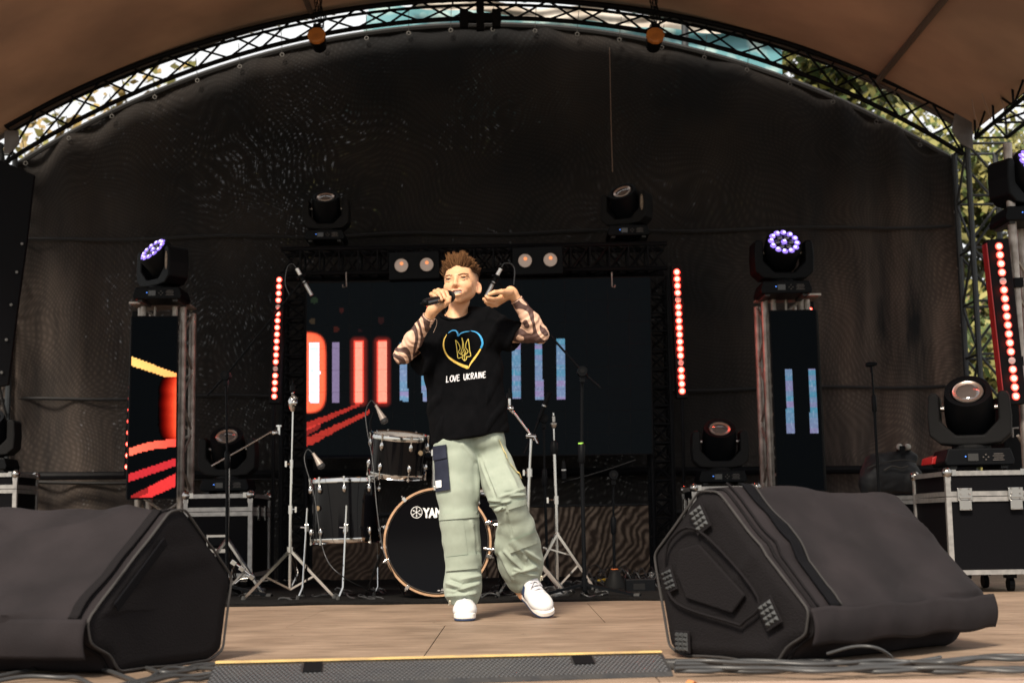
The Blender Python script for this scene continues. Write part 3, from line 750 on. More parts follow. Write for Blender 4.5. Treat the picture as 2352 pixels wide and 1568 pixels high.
# ================================================================== LED WALL AND SCREEN TRUSS
YS = 9.45
def mix3(a, b, t): t = min(max(t, 0), 1); return tuple(a[i] * (1 - t) + b[i] * t for i in range(3))
def box_in(x, y, x0, x1, y0, y1): return x0 <= x <= x1 and y0 <= y <= y1
def sstep(a, b, x):
    t = min(max((x - a) / (b - a), 0), 1); return t * t * (3 - 2 * t)
def bar_col(x, y, k, br=1.0):
    n_ = mnoise.noise(Vector((k * 3.1, math.floor(y / 12.0) * .9, 1))); m_ = mnoise.noise(Vector((x * .3, y * .12, k)))
    c = mix3((.06, .19, .28), (.19, .15, .28), n_ * 1.3 + .42); c = mix3(c, (.24, .32, .42), max(0, m_) * .8)
    return tuple(v * br for v in c)
def content_main(x, y):
    c = (.0021, .0026, .0030)
    def add(a, s=1): 
        nonlocal c; c = tuple(c[i] + a[i] * s for i in range(3))
    # red pool at the left edge with a pale core
    dx = (x - 706) / 40; dy = (y - 857) / 90
    d = abs(dx) ** 2.4 + abs(dy) ** 6
    if d < 1.5: add((1.0, .11, .045), (1 - sstep(.75, 1.4, d)) * 1.0)
    if box_in(x, y, 711, 735 - abs(y - 857) * .03, 787, 925): c = (.55, .80, .95) if mnoise.noise(Vector((x * .1, y * .08, 4))) > -.1 else (.80, .72, .95)
    if box_in(x, y, 763, 781, 787, 925): c = mix3((.09, .09, .18), (.18, .12, .18), mnoise.noise(Vector((0, math.floor(y / 12), 7))) + .5)
    for k, cx in enumerate((824, 878)):
        d = math.hypot(max(abs(x - cx) - 8, 0) * 1.0, max(abs(y - 855) - 68, 0)); wob = 4 + 3 * mnoise.noise(Vector((k, math.floor(y / 10.0), 2)))
        if d < 1: c = mix3((1.0, .17, .10), (.95, .30, .22), mnoise.noise(Vector((0, math.floor(y / 14), k))) + .5)
        elif d < wob: c = (.62, .05, .03)
        elif d < 14: add((.16, .012, .008), 1 - d / 14)
    for k, cx in enumerate((927, 978, 1031, 1083, 1134, 1186, 1238, 1288)):
        y1 = 922 if k < 2 else 918; y0 = 787 if k < 2 else 780
        if abs(x - cx - (y - 850) * .012) < 9 and y0 < y < y1: c = bar_col(x, y, k, .8 if cx > 1100 else .95)
    # red floor streaks
    def streak(xa, ya, xb, yb, w0, w1, col):
        t = (x - xa) / (xb - xa)
        if 0 <= t <= 1:
            yc = ya + (yb - ya) * t; w_ = w0 + (w1 - w0) * t
            if abs(y - yc) < w_ * (1 + .25 * mnoise.noise(Vector((x * .08, y * .1, 3)))): add(col, .5)
    streak(704, 980, 826, 930, 9, 3, (.50, .03, .02)); streak(704, 1016, 850, 946, 11, 4, (.52, .035, .022)); streak(704, 992, 735, 978, 9, 6, (.30, .02, .015))
    for (bx, by, r_, col) in ((722, 690, 8, (.04, .07, .03)), (718, 738, 7, (.11, .07, .035)), (785, 714, 6, (.10, .015, .01)), (772, 758, 7, (.13, .02, .01)), (875, 737, 8, (.06, .012, .01)), (826, 760, 5, (.05, .01, .01))):
        if math.hypot(x - bx, y - by) < r_: add(col, .15)
    if y > 1045: c = (.001, .001, .0015)
    return c
def content_left(x, y):
    c = (.0012, .0015, .0018)
    sx = (x - 295) / 113
    yt = 828 + 40 * sx
    if abs(y - yt) < 11 - 3 * sx: c = mix3((.85, .50, .14), (.95, .36, .10), sx)
    e = sx - .60 - .22 * (abs(y - 940) / 80) ** 6 + .03 * mnoise.noise(Vector((y * .05, 2, 3)))
    if 866 < y < 1016 and e > 0: i_ = min(e / .37, 1); c = (.85 * i_ ** 2.0, .085 * i_ ** 3.5, .03 * i_ ** 3.5)
    yb_ = 1040 - 20 * sx - 6 * math.sin(sx * 3)
    if abs(y - yb_) < 9: c = mix3((.95, .14, .08), (.80, .06, .04), sx)
    y2 = 1098 - 38 * sx
    if abs(y - y2) < 9: c = (.42, .02, .025)
    y3 = 1152 - 52 * sx
    if sx > .05 and abs(y - y3) < 12 + 3 * sx and y < 1143: c = (.55, .028, .028) if sx > .4 or y > y3 else (.22, .012, .012)
    return c
def content_right(x, y):
    c = (.0012, .0015, .0018)
    for k, cx in enumerate((1814, 1868)):
        if abs(x - cx - (y - 922) * .035) < 8.5 and 848 < y < 995: c = bar_col(x, y, 11 + k, .72)
    return c
SCRM = attr_mat('led_pixels', 'content', .55, emit=1.0); SCRM.node_tree.nodes['Principled BSDF'].inputs['Specular IOR Level'].default_value = .0
SCRM.node_tree.nodes['Principled BSDF'].inputs['Base Color'].default_value = (.0015, .0018, .002, 1)
def led_panel(name, label, quad, nx, ny, fn, thick, grp=None):
    """quad: tl,tr,br,bl as (px,py,Y); content drawn pixel by pixel on the panel"""
    tl, tr, br, bl = [W(*q) for q in quad]; q2 = [Vector((q[0], q[1], 0)) for q in quad]
    root = thing(name, label, 'led screen', bl + Vector((0, .02, 0)), grp)
    vs = []; cols = []; fs = []; nrm = (tr - tl).cross(tl - bl).normalized()
    if nrm.y > 0: nrm = -nrm
    for i in range(ny + 1):
        for j in range(nx + 1):
            s, t = j / nx, i / ny; vs.append((tl.lerp(tr, s)).lerp(bl.lerp(br, s), t) + nrm * .002)
    for i in range(ny):
        for j in range(nx):
            s, t = (j + .5) / nx, (i + .5) / ny; p = q2[0].lerp(q2[1], s).lerp(q2[3].lerp(q2[2], s), t)
            a = i * (nx + 1) + j; fs.append((a, a + 1, a + nx + 2, a + nx + 1)); g = .88 + .12 * rnd.random()
            cols += [tuple(v * g for v in fn(p.x, p.y)) + (1,)] * 4
    me = bpy.data.meshes.new('display'); me.from_pydata(vs, [], fs); at_ = me.color_attributes.new('content', 'FLOAT_COLOR', 'CORNER')
    at_.data.foreach_set('color', np.array(cols, np.float32).ravel()); link_mesh('display', me, SCRM, root)
    mb = MB(); mb.prism([tl, tr, br, bl], -nrm * thick); mb.build('cabinet', BLKP, root)
    mb = MB(); e = .006
    for a, b_ in ((tl, tr), (tr, br), (br, bl), (bl, tl)): mb.bar(a + nrm * .002, b_ + nrm * .002, .008, .01, up=nrm)
    mb.build('bezel', BLKM, root)
    return root, nrm
sr_, nrm = led_panel('video_wall', 'wide led video wall with red blocks and pale blue bars behind the drum kit', [(704, 650, YS), (1494, 636, YS), (1499, 1042, YS), (703, 1052, YS)], 240, 122, content_main, .10)
mb = MB()
for i in range(1, 16):
    a = W(704 + 790 * i / 16, 645, YS - .004); b_ = W(703 + 796 * i / 16, 1049, YS - .004); mb.tube([a, b_], .0008, 3)
for i in range(1, 8):
    a = W(704, 650 + 402 * i / 8, YS - .004); b_ = W(1498, 637 + 405 * i / 8, YS - .004); mb.tube([a, b_], .0008, 3)
mb.build('panel_seam', mat('seam_line', (.004, .0045, .005), .8), sr_)
led_panel('led_column', 'narrow left led screen showing an orange stripe and red shapes', [(303, 727, 8.9), (408, 727, 9.0), (404, 1143, 9.0), (292, 1146, 8.9)], 40, 140, content_left, .09, 'upright led screens on silver towers')
led_panel('led_column', 'narrow right led screen showing two short pale blue bars', [(1768, 714, 9.0), (1874, 712, 8.9), (1895, 1126, 8.9), (1786, 1126, 9.0)], 40, 140, content_right, .09, 'upright led screens on silver towers')
# --- portal of black box truss round the screen
def box_truss(root, nm, A, B, wd, dp, n, rc=.016, yv=Vector((0, 1, 0)), m=BLKM):
    A = Vector(A); B = Vector(B); d = (B - A).normalized(); s_ = d.cross(yv).normalized()
    C = [s_ * (a * wd / 2) + yv * (b_ * dp / 2) for a, b_ in ((-1, -1), (1, -1), (1, 1), (-1, 1))]
    mb = MB()
    for c in C: mb.cyl(A + c, B + c, rc, 8)
    o = mb.build(nm, m, root, smooth=40); mb = MB(); L_ = (B - A).length
    for k in range(n):
        p0 = A + d * (L_ * k / n); p1 = A + d * (L_ * (k + 1) / n)
        for q in (0, 1, 2, 3):
            a, b_ = C[q], C[(q + 1) % 4]
            mb.cyl(p0 + a, p1 + b_, rc * .38, 5); 
            if q % 2 == 0: mb.cyl(p0 + b_, p1 + a, rc * .38, 5)
        if k: [mb.cyl(p0 + C[q], p0 + C[(q + 1) % 4], rc * .5, 5) for q in range(4)]
    mb.build('lacing', m, o); return o
proot = thing('truss_portal', 'black box truss goalpost standing around the wide video wall', 'truss', floor_at(1097, 9.6))
zt = W(1097, 593, 9.5).z; zf = .0
xl, xr = W(674, 900, 9.5).x, W(1518, 900, 9.5).x
box_truss(proot, 'truss_leg', (xl, 9.62, 0.03), (xl, 9.62, zt - .14), .165, .22, 16)
box_truss(proot, 'truss_leg', (xr, 9.62, 0.03), (xr, 9.62, zt - .14), .135, .22, 16)
box_truss(proot, 'truss_beam', (xl - .09, 9.62, zt), (xr + .07, 9.62, zt), .17, .22, 20)
mb = MB(); mb.box((xl, 9.62, .012), (.45, .4, .02)); mb.box((xr, 9.62, .012), (.4, .4, .02)); 
for x in (xl, xr):
    m_ = MB(); m_.box((x, 9.62, .014), (.42, .4, .022)); m_.build('base_plate', BLKM, proot)
# small hooks hanging under the beam
for px, lab in ((795, 'small metal hook under the left end of the screen truss'), (1405, 'small metal hook under the right end of the screen truss')):
    mb = MB(); s_ = 1 if px < 1000 else -1
    mb.tube(Wl([(px, 625), (px + 1, 658), (px - 7 * s_, 660), (px - 8 * s_, 654)], 9.42), .0035, 5)
    tag(mb.build('hanging_hook', ALUD), lab, 'hook', 'hooks under the screen truss')

# ================================================================== LIGHTS
LENS_W = emat('blinder_reflector', (.9, .55, .38), .06, (.36, .315, .285)); LENS_F = emat('blinder_filament', (1.0, .30, .10), .55, (.5, .2, .1))
def blinder(px, py, label, tilt):
    c = W(px, py, 9.32); root = thing('blinder_light', label, 'stage light', c, 'two lamp blinders under the screen truss'); s = 9.32 / F
    rt = Matrix.Rotation(tilt, 3, 'Y')
    mb = MB(); mb.box(c + Vector((0, .05, 0)), (118 * s, .10, 66 * s), rt); mb.build('housing', BLKP, root, bevel=.006)
    for dx in (-29.5, 29.5):
        q = c + rt @ Vector((dx * s, -.004, 0))
        mb = MB(); mb.lathe(q, (0, -1, 0), [(0, 18 * s), (.008, 18 * s), (.010, 16.2 * s), (.004, 15.8 * s)], 24); mb.build('lamp_ring', BLKM, root)
        mb = MB(); mb.lathe(q, (0, -1, 0), [(.004, 16 * s), (.005, 12 * s), (.0055, 4 * s)], 24); l_ = mb.build('lamp', LENS_W, root, smooth=60)
        mb = MB(); mb.ball(q + Vector((0.002, -.008, .012)), 4.2 * s, 10, (1, .4, 1)); mb.build('filament', LENS_F, l_, smooth=80)
    mb = MB(); mb.tube([c + rt @ Vector((-62 * s, .05, 0)), c + rt @ Vector((-62 * s, .05, 42 * s)), c + rt @ Vector((62 * s, .05, 42 * s)), c + rt @ Vector((62 * s, .05, 0))], .007, 6)
    mb.build('bracket', BLKM, root)
blinder(951, 609, 'left blinder with two round warm lamps under the screen truss', -.02)
blinder(1235, 598, 'right blinder with two round warm lamps under the screen truss', -.02)

LEDR = emat('red_led_lens', (1.0, .055, .035), 4.5, (.3, .05, .04)); LEDG = emat('red_halo_ring', (1.0, .02, .012), .12, (.06, .004, .004)); LEDW = emat('dim_led_lens', (.5, .3, .27), .10, (.45, .40, .38)); LEDC = emat('led_hot_core', (1.0, .36, .26), 2.6)  # the ring emission stands in for the red halo round each lamp
REDP = mat('red_lit_edge', (.30, .01, .01), .4)  # red lamp spill on the housing side, painted as base colour
def led_bar(label, a, b_, Y, wpx, n=18, dead=(), rlens=None, red_side=False, glow=0):
    A, B = W(*a, Y), W(*b_, Y); d = (B - A).normalized(); root = thing('led_light_bar', label, 'led light bar', B, 'red led light bars'); s = Y / F
    up = d; side = Vector((1, 0, 0)); side = (side - d * side.dot(d)).normalized(); fw = side.cross(d); fw = fw if fw.y < 0 else -fw
    mb = MB(); c = (A + B) / 2 - fw * .04; Rm = Matrix((side, fw, d)).transposed(); mb.box(c, (wpx * s, .08, (B - A).length + 16 * s), Rm); mb.build('housing', BLKP, root, bevel=.004)
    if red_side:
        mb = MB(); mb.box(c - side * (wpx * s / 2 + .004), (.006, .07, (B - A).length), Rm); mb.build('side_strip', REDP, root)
    r_ = (rlens or wpx * .29) * s
    for i in range(n):
        q = A.lerp(B, (i + .5) / n)
        mb = MB(); mb.lathe(q, fw, [(0, r_ * 1.18), (.004, r_ * 1.18), (.005, r_ * 1.02)], 12); rg = mb.build('lens_ring', BLKM if i in dead else LEDG, root)
        mb = MB(); mb.lathe(q, fw, [(.004, r_), (.007, r_ * .8), (.010, r_ * .3), (.0105, 0)], 14); ln = mb.build('lens', LEDW if i in dead else LEDR, root, smooth=80)
        mb = MB(); mb.lathe(q, fw, [(.0085, r_ * .62), (.0112, r_ * .4), (.012, 0)], 10); mb.build('lamp_core', LEDW if i in dead else LEDC, ln, smooth=80)
    if glow:
        for i in (1, 5, 8, 11, 15):
            li = bpy.data.lights.new('lamp_light', 'POINT'); li.energy = glow; li.color = (1, .06, .03); li.shadow_soft_size = .012
            lo_ = bpy.data.objects.new('lamp_light', li); COL.objects.link(lo_); lo_.parent = root; lo_.location = A.lerp(B, (i + .5) / n) + fw * .03 - org(root)
    for e in (A, B):
        mb = MB(); mb.box(e - fw * .10, (wpx * s * .5, .06, .03), Rm); mb.build('mount', BLKM, root)
    return root
led_bar('upright bar of glowing red lamps standing left of the wide video wall', (642, 635), (630, 918), 9.25, 25, 18, (4, 13), rlens=6.3, glow=.10)
led_bar('brightest upright bar of glowing red lamps standing right of the wide video wall', (1554, 617), (1567, 906), 9.25, 25, 18, (4, 13), rlens=7.4, glow=.6)
led_bar('large nearest bar of red lamps mounted on the lattice tower at the right edge', (2293, 556), (2334, 920), 7.5, 50, 18, (4, 13), rlens=8.8, red_side=True, glow=.15)
led_bar('red lamp bar mostly hidden behind the left led column', (311, 722), (292, 1085), 9.15, 16, 14, rlens=6)
led_bar('red lamp bar mostly hidden behind the right led column', (1859, 700), (1880, 1060), 9.15, 22, 14, rlens=7)
for (px, y0, y1, Y, lab) in ((629, 920, 1345, 9.28, 'thin black stand pole under the left red lamp bar'), (1567, 908, 1340, 9.28, 'thin black stand pole under the right red lamp bar')):
    mb = MB(); mb.cyl(W(px, y0, Y), floor_at(px + (4 if px > 1000 else -3), Y) + Vector((0, 0, .01)), .011, 8); mb.cyl(floor_at(px, Y) + Vector((0, 0, .005)), floor_at(px, Y) + Vector((0, 0, .02)), .12, 16)
    tag(mb.build('light_stand', BLKM), lab, 'stand')

PURP = emat('violet_led_lens', (.32, .20, 1.0), .75, (.10, .07, .25)); PURH = emat('violet_led_highlight', (.72, .62, 1.0), 1.7)
DISP = mat('display_glass', (.02, .019, .018), .3); MARK = mat('printed_marks', (.07, .06, .055), .6)
BLUEL = emat('blue_indicator', (.1, .3, 1.0), 1.2)
def moving_head(kind, label, loc, scale, tilt, pan, pan0=0, badge=False, grp='moving head spotlights'):
    """faces -Y; tilt: how far the barrel is raised above level, pan: turn of yoke and head"""
    root = thing('moving_head_light', label, 'stage light', loc, grp); L0 = Vector(loc); S = scale
    T0 = Matrix.Translation(L0) @ Matrix.Rotation(pan0, 4, 'Z') @ Matrix.Scale(S, 4); Tp = T0 @ Matrix.Rotation(pan, 4, 'Z')
    wash = kind == 'wash'
    mb = MB(); mb.T = T0
    pr = [(-.145, 0), (.145, 0), (.152, .02), (.135, .075), (-.135, .075), (-.152, .02)]
    mb.prism([Vector((x, -.13, z + .012)) for x, z in pr], (0, .26, 0)); bs = mb.build('base', BLKP, root, bevel=.006 * S)
    for sx in (-1, 1):
        mb = MB(); mb.T = T0; mb.box((sx * .11, 0, .006), (.03, .22, .014)); mb.build('foot', RUB, root)
    mb = MB(); mb.T = T0; mb.box((-.03, -.1325, .048), (.045, .004, .032)); mb.build('display', DISP, bs)
    mb = MB(); mb.T = T0
    for k in range(4):
        a = k * math.pi / 2; mb.cyl((.025 + .011 * math.cos(a), -.131, .048 + .011 * math.sin(a)), (.025 + .011 * math.cos(a), -.136, .048 + .011 * math.sin(a)), .0036, 6)
    for k in range(4): mb.box((.080, -.1325, .035 + k * .009), (.05 - .01 * (k % 2), .003, .0035))
    mb.build('control_buttons', MARK, bs)
    mb = MB(); mb.T = T0; mb.ball((-.062, -.132, .052), .003, 6); mb.build('indicator', BLUEL, bs)
    # yoke
    mb = MB(); mb.T = Tp; mb.cyl((0, 0, .08), (0, 0, .108), .085, 20)
    H = .30; wy = .180
    out = [(-wy + .005, .15), (-wy + .05, .112), (-.06, .104), (.06, .104), (wy - .05, .112), (wy - .005, .15), (wy, .24), (wy - .006, .325), (wy - .018, .342), (wy - .045, .342), (wy - .056, .325), (wy - .056, .215), (.06, .150), (-.06, .150), (-wy + .056, .215), (-wy + .056, .325), (-wy + .045, .342), (-wy + .018, .342), (-wy + .006, .325), (-wy, .24)]
    mb.prism([Vector((x, -.075, z)) for x, z in out], (0, .15, 0)); yk = mb.build('yoke', GRYP if not wash else BLKP, root, bevel=.010 * S, segs=3)
    if badge:
        mb = MB(); mb.T = Tp; c_ = Vector((wy - .028, -.077, .25))
        mb.tube([c_ + Vector((.009 * math.cos(t), -.001, .055 * math.sin(t))) for t in [i * math.pi / 10 for i in range(20)]], .0016, 5, closed=True)
        for k in range(7): mb.box(c_ + Vector((0, -.001, -.036 + k * .012)), (.007, .002, .007 if k != 3 else .013))
        mb.build('badge', mat('badge_print', (.35, .27, .2), .5), yk)
    # head
    hp = Vector((0, 0, .275)); ax = Vector((0, -math.cos(tilt), math.sin(tilt)))
    mb = MB(); mb.T = Tp
    if wash:
        mb.lathe(hp - ax * .12, ax, [(0, .05), (0, .085), (.05, .105), (.20, .108), (.215, .102), (.215, .098)], 28)
    else:
        mb.lathe(hp - ax * .13, ax, [(0, .055), (0, .07), (.05, .108), (.12, .11), (.20, .105), (.235, .100), (.235, .080), (.215, .066), (.21, .060)], 28)
    hd = mb.build('head', BLKP, root, smooth=35)
    mb = MB(); mb.T = Tp; mb.cyl(hp + Vector((-.13, 0, 0)), hp + Vector((.13, 0, 0)), .012, 14); mb.build('tilt_axle', CHRD, root)
    d_, u_, v_ = frame(ax)
    if wash:
        mb = MB(); mb.T = Tp; mb.lathe(hp + ax * .09, ax, [(0, .095), (.003, .0)], 24); mb.build('face_plate', BLKM, hd)
        k = 0
        for (n_, rr, rl) in ((1, 0, .019), (12, .077, .0185)):
            for i in range(n_):
                a = 2 * math.pi * i / n_ + .1; c_ = hp + ax * .094 + (u_ * math.cos(a) + v_ * math.sin(a)) * rr
                mb = MB(); mb.T = Tp; mb.lathe(c_, ax, [(0, rl), (.006, rl * .85), (.010, rl * .45), (.011, 0)], 12); le = mb.build('lens', PURP, hd, smooth=80)
                mb = MB(); mb.T = Tp; mb.lathe(c_ + (u_ * math.cos(a + 2) + v_ * math.sin(a + 2)) * rl * .22, ax, [(.009, rl * .52), (.0125, rl * .2), (.013, 0)], 8); mb.build('lens_glint', PURH, le, smooth=80)
        for i in range(6):
            a = 2 * math.pi * i / 6; c_ = hp + ax * .094 + (u_ * math.cos(a) + v_ * math.sin(a)) * .041
            mb = MB(); mb.T = Tp; mb.lathe(c_, ax, [(0, .017), (.006, .014), (.010, 0)], 10); mb.build('lens', GLASS, hd, smooth=80)
    else:
        mb = MB(); mb.T = Tp; mb.lathe(hp + ax * .094, ax, [(-.004, .062), (.0, .06), (.010, .045), (.016, .02), (.017, 0)], 24); mb.build('lens', mat('beam_lens_glass', (.10, .085, .08), .03, coat=1, spec=1), hd, smooth=80)
        mb = MB(); mb.T = Tp; mb.lathe(hp + ax * .098, ax, [(0, .068), (.006, .066), (.002, .059)], 24); mb.build('lens_rim', mat('lens_rim_metal', (.75, .62, .55), .3, .9), hd, smooth=40)
    return root
def at_px(px, py, Y): return W(px, py, Y)
moving_head('beam', 'black moving head spotlight standing on the left end of the screen truss', W(750, 561, 9.62), .90, math.radians(52), 0)
moving_head('beam', 'black moving head spotlight standing on the right end of the screen truss, head turned left', W(1441, 552, 9.62), .95, math.radians(45), math.radians(-28), badge=True)
moving_head('wash', 'moving head with violet lenses on the left silver tower, turned sideways', W(372, 698, 9.0), 1.02, math.radians(40), math.radians(-42), badge=True)
moving_head('wash', 'moving head with a ring of violet lenses on the right silver tower, facing forward', W(1798, 686, 9.0), 1.08, math.radians(33), math.radians(4))
moving_head('beam', 'black moving head spotlight on the left flight case behind a microphone stand', W(524, 1133, 8.9), 1.0, math.radians(50), 0)
moving_head('beam', 'black moving head spotlight on the middle flight case, right of the screen', W(1655, 1113, 8.9), .98, math.radians(50), math.radians(-2))
moving_head('beam', 'large near moving head spotlight on the big flight case at the right', W(2234, 1077, 7.55), 1.18, math.radians(42), math.radians(-17), math.radians(-3))
moving_head('wash', 'moving head with violet lenses cut off by the right edge of the frame', W(2357, 522, 7.7), 1.05, math.radians(30), math.radians(25), badge=True)

# ================================================================== SILVER TOWERS
def silver_tower(label, xs_, Y, top, flip):
    xc = [W(px, 900, Y).x for px in xs_]; root = thing('silver_tower', label, 'truss', ((xc[0] + xc[1]) / 2, Y + .1, 0), 'silver truss towers'); zt_ = W(xs_[0], top, Y).z
    C = [(xc[0], Y), (xc[1], Y), (xc[1], Y + .28), (xc[0], Y + .28)]
    for k, (x, y) in enumerate(C):
        mb = MB(); mb.cyl((x, y, .02), (x, y, zt_), .024, 12); mb.build('chord', ALUD, root, smooth=40)
    mb = MB(); n = 9
    for k in range(n):
        z0 = zt_ * k / n + .02; z1 = zt_ * (k + 1) / n
        for q in range(4):
            a, b_ = C[q], C[(q + 1) % 4]
            if (k + q) % 2: a, b_ = b_, a
            mb.cyl((*a, z0), (*b_, z1), .009, 6)
    mb.build('lacing', ALUD, root)
    mb = MB(); mb.box(((xc[0] + xc[1]) / 2, Y + .14, .01), (.5, .5, .02)); mb.build('base_plate', ALUD, root, bevel=.003)
    ra, rb = (top_rng[flip])
    for px in (ra, (ra + rb) / 2 - 10, rb):
        q = W(px, top + 14, Y - .02); mb = MB(); mb.cyl(q + Vector((0, 0, -.055)), q + Vector((0, 0, .045)), .019 if px != (ra + rb) / 2 - 10 else .009, 12); mb.build('spigot', ALUD, root, smooth=40)
    mb = MB(); mb.cyl(W(ra, top + 28, Y - .02), W(rb, top + 28, Y - .02), .008, 8); mb.build('cross_bar', ALUD, root)
    mb = MB(); mb.box((W((ra + rb) / 2, 700, Y).x, Y + .1, zt_ + .028), ((rb - ra + 60) * Y / F, .3, .012)); mb.build('top_plate', ALUD, root)
    return root
top_rng = {0: (330, 402), 1: (1776, 1854)}
silver_tower('scuffed silver lattice tower behind the left led column', (418, 322), 9.12, 706, 0)
silver_tower('scuffed silver lattice tower behind the right led column', (1764, 1850), 9.12, 690, 1)

# ================================================================== FLIGHT CASES
def flight_case(label, fl, fr, bl, top, floor_y=None, Y=9, depth=.6, lid=.16, hinges=0, zbot=None, handle=False, grp='flight cases', yaw=0, latch=True):
    """fl, fr: left and right px of the front; top: py of the front top edge"""
    A = W(fl, top, Y); B = W(fr, top, Y); wd = (B - A).x; zt_ = (A.z + B.z) / 2; zb = .09 if zbot is None else zbot; h = zt_ - zb
    root = thing('flight_case', label, 'flight case', ((A.x + B.x) / 2, Y + depth / 2, 0), grp)
    c0 = Vector(((A.x + B.x) / 2, Y + depth / 2, 0)); Tm = Matrix.Translation(c0) @ Matrix.Rotation(yaw, 4, 'Z')
    x0, x1, y0, y1 = -wd / 2, wd / 2, -depth / 2, depth / 2; zl = zt_ - lid
    mb = MB(); mb.T = Tm; mb.box((0, 0, (zb + zl) / 2 - .003), (wd - .012, depth - .012, zl - zb - .006)); bd = mb.build('body', CASE, root)
    mb = MB(); mb.T = Tm; mb.box((0, 0, (zl + zt_) / 2 + .003), (wd - .012, depth - .012, zt_ - zl - .006)); ld = mb.build('lid', CASE, root)
    e = .024; t = .004
    def edges(zs, par, vert):
        mb = MB(); mb.T = Tm
        for z in zs:
            for y in (y0, y1): mb.box((0, y, z), (wd - .01, t * 2, e)); 
            for x in (x0, x1): mb.box((x, 0, z), (t * 2, depth - .01, e))
        for x in (x0, x1):
            for y in (y0, y1):
                mb.box((x - math.copysign(e / 2 - t, x), y, (vert[0] + vert[1]) / 2), (e, t * 2 + .003, vert[1] - vert[0])); mb.box((x, y - math.copysign(e / 2 - t, y), (vert[0] + vert[1]) / 2), (t * 2 + .003, e, vert[1] - vert[0]))
        mb.build('edge_trim', ALU, par)
    edges((zb + e / 2, zl - e / 2 - .002), bd, (zb, zl - .002)); edges((zl + e / 2 + .002, zt_ - e / 2), ld, (zl + .002, zt_))
    for x in (x0, x1):
        for y in (y0, y1):
            for z in (zt_, zb):
                mb = MB(); mb.T = Tm; q = Vector((x - math.copysign(.008, x), y - math.copysign(.008, y), z - (.008 if z == zt_ else -.008)))
                mb.ball(q, .028, 12); 
                for dx, dz in ((1, 0), (0, 1)):
                    mb.box(q + Vector((-math.copysign(.028 * dx, x), math.copysign(.006, y) * 1.6, (-.028 if z == zt_ else .028) * dz)), (.03, .006, .03))
                mb.build('ball_corner', CHRD, root, smooth=50)
    lat = [(-.30, 0), (.30, 0)] if hinges else []
    for fx, _ in lat:
        mb = MB(); mb.T = Tm; x = fx * wd; y = y0 - .012
        mb.box((x, y, zl + .012), (.075, .012, .062)); mb.box((x, y - .004, zl - .045), (.062, .014, .05)); mb.box((x, y - .010, zl - .004), (.060, .006, .012))
        for sx in (-1, 1):
            for zz in (.038, .012, -.015, -.062): mb.ball((x + sx * .022, y - .010, zl + zz), .005, 6)
        mb.build('hinge', CHRD, root, bevel=.002)
    if handle:
        mb = MB(); mb.T = Tm; mb.box((0, y0 - .004, zl - .19), (.13, .008, .11)); mb.build('handle_plate', CHRD, root, bevel=.003)
        mb = MB(); mb.T = Tm; mb.box((0, y0 - .010, zl - .185), (.11, .010, .07)); mb.tube([(-.045, y0 - .014, zl - .17), (-.045, y0 - .03, zl - .20), (.045, y0 - .03, zl - .20), (.045, y0 - .014, zl - .17)], .006, 6); mb.build('handle', BLKP, root)
    if latch:
        mb = MB(); mb.T = Tm; sx = 1 if fl < 1176 else -1
        for yy in (-.1, .12):
            mb = MB(); mb.T = Tm; mb.box((sx * (wd / 2 + .008), yy, zl - .01), (.012, .07, .09)); mb.build('latch', CHRD, root, bevel=.003)
    for x in (x0 + .1, x1 - .1):
        for y in (y0 + .1, y1 - .1):
            if zb < .2:
                mb = MB(); mb.T = Tm; mb.cyl((x - .013, y, .036), (x + .013, y, .036), .036, 12); mb.box((x, y, .078), (.05, .06, .02)); mb.build('caster', BLKP, root)
    return root
flight_case('left black flight case with silver edges and a recessed handle', 424, 578, 620, 1134, Y=8.55, depth=.62, handle=True, lid=.105)
flight_case('middle black flight case with silver edges, mostly hidden by the right floor monitor', 1591, 1741, 0, 1116, Y=8.45, depth=.5, lid=.10)
flight_case('big black flight case with two silver hinges standing at the right edge', 2172, 2366, 2098, 1080, Y=7.30, depth=.60, hinges=1, lid=.13, latch=False)
flight_case('low flight case peeking out between the right floor monitor and the big case', 2032, 2140, 0, 1110, Y=8.9, depth=.45, lid=.10)
flight_case('small equipment case at the far left edge with a red lit rim', -80, 38, 0, 1086, Y=8.9, depth=.4, lid=.10, latch=False)
# red lit plate below the large light, spare light base at far left
mb = MB(); mb.prism([W(2142, 1050, 7.62), W(2178, 1038, 7.62), W(2178, 1062, 7.62), W(2140, 1066, 7.62)], Vector((0, .2, 0)))
tag(mb.build('side_lamp_box', mat('red_lit_box', (.35, .012, .012), .35), bevel=.004), 'small red glossy box beside the base of the large near spotlight', 'box')
moving_head('beam', 'base of a black moving light cut off by the left edge, on the small case', W(-22, 1084, 9.0), .95, math.radians(50), 0)
# dark gear under the far right bar
root = thing('loudspeaker', 'dark loudspeaker box with a pale logo behind the large spotlight at the right edge', 'loudspeaker', floor_at(2330, 7.85))
a = W(2300, 920, 8.0); b_ = W(2400, 1070, 8.0)
mb = MB(); mb.box(((a.x + b_.x) / 2, 8.2, (a.z + b_.z) / 2), (b_.x - a.x, .4, a.z - b_.z + .05)); mb.build('cabinet', BLKP, root, bevel=.01)
mb = MB(); mb.tube(Wl([(2303, 1006), (2302, 984), (2316, 983), (2317, 1001)], 7.985), .006, 5); mb.tube(Wl([(2327, 1004), (2326, 983), (2340, 982)], 7.985), .006, 5); mb.build('logo', mat('logo_print', (.25, .23, .22), .6), root)
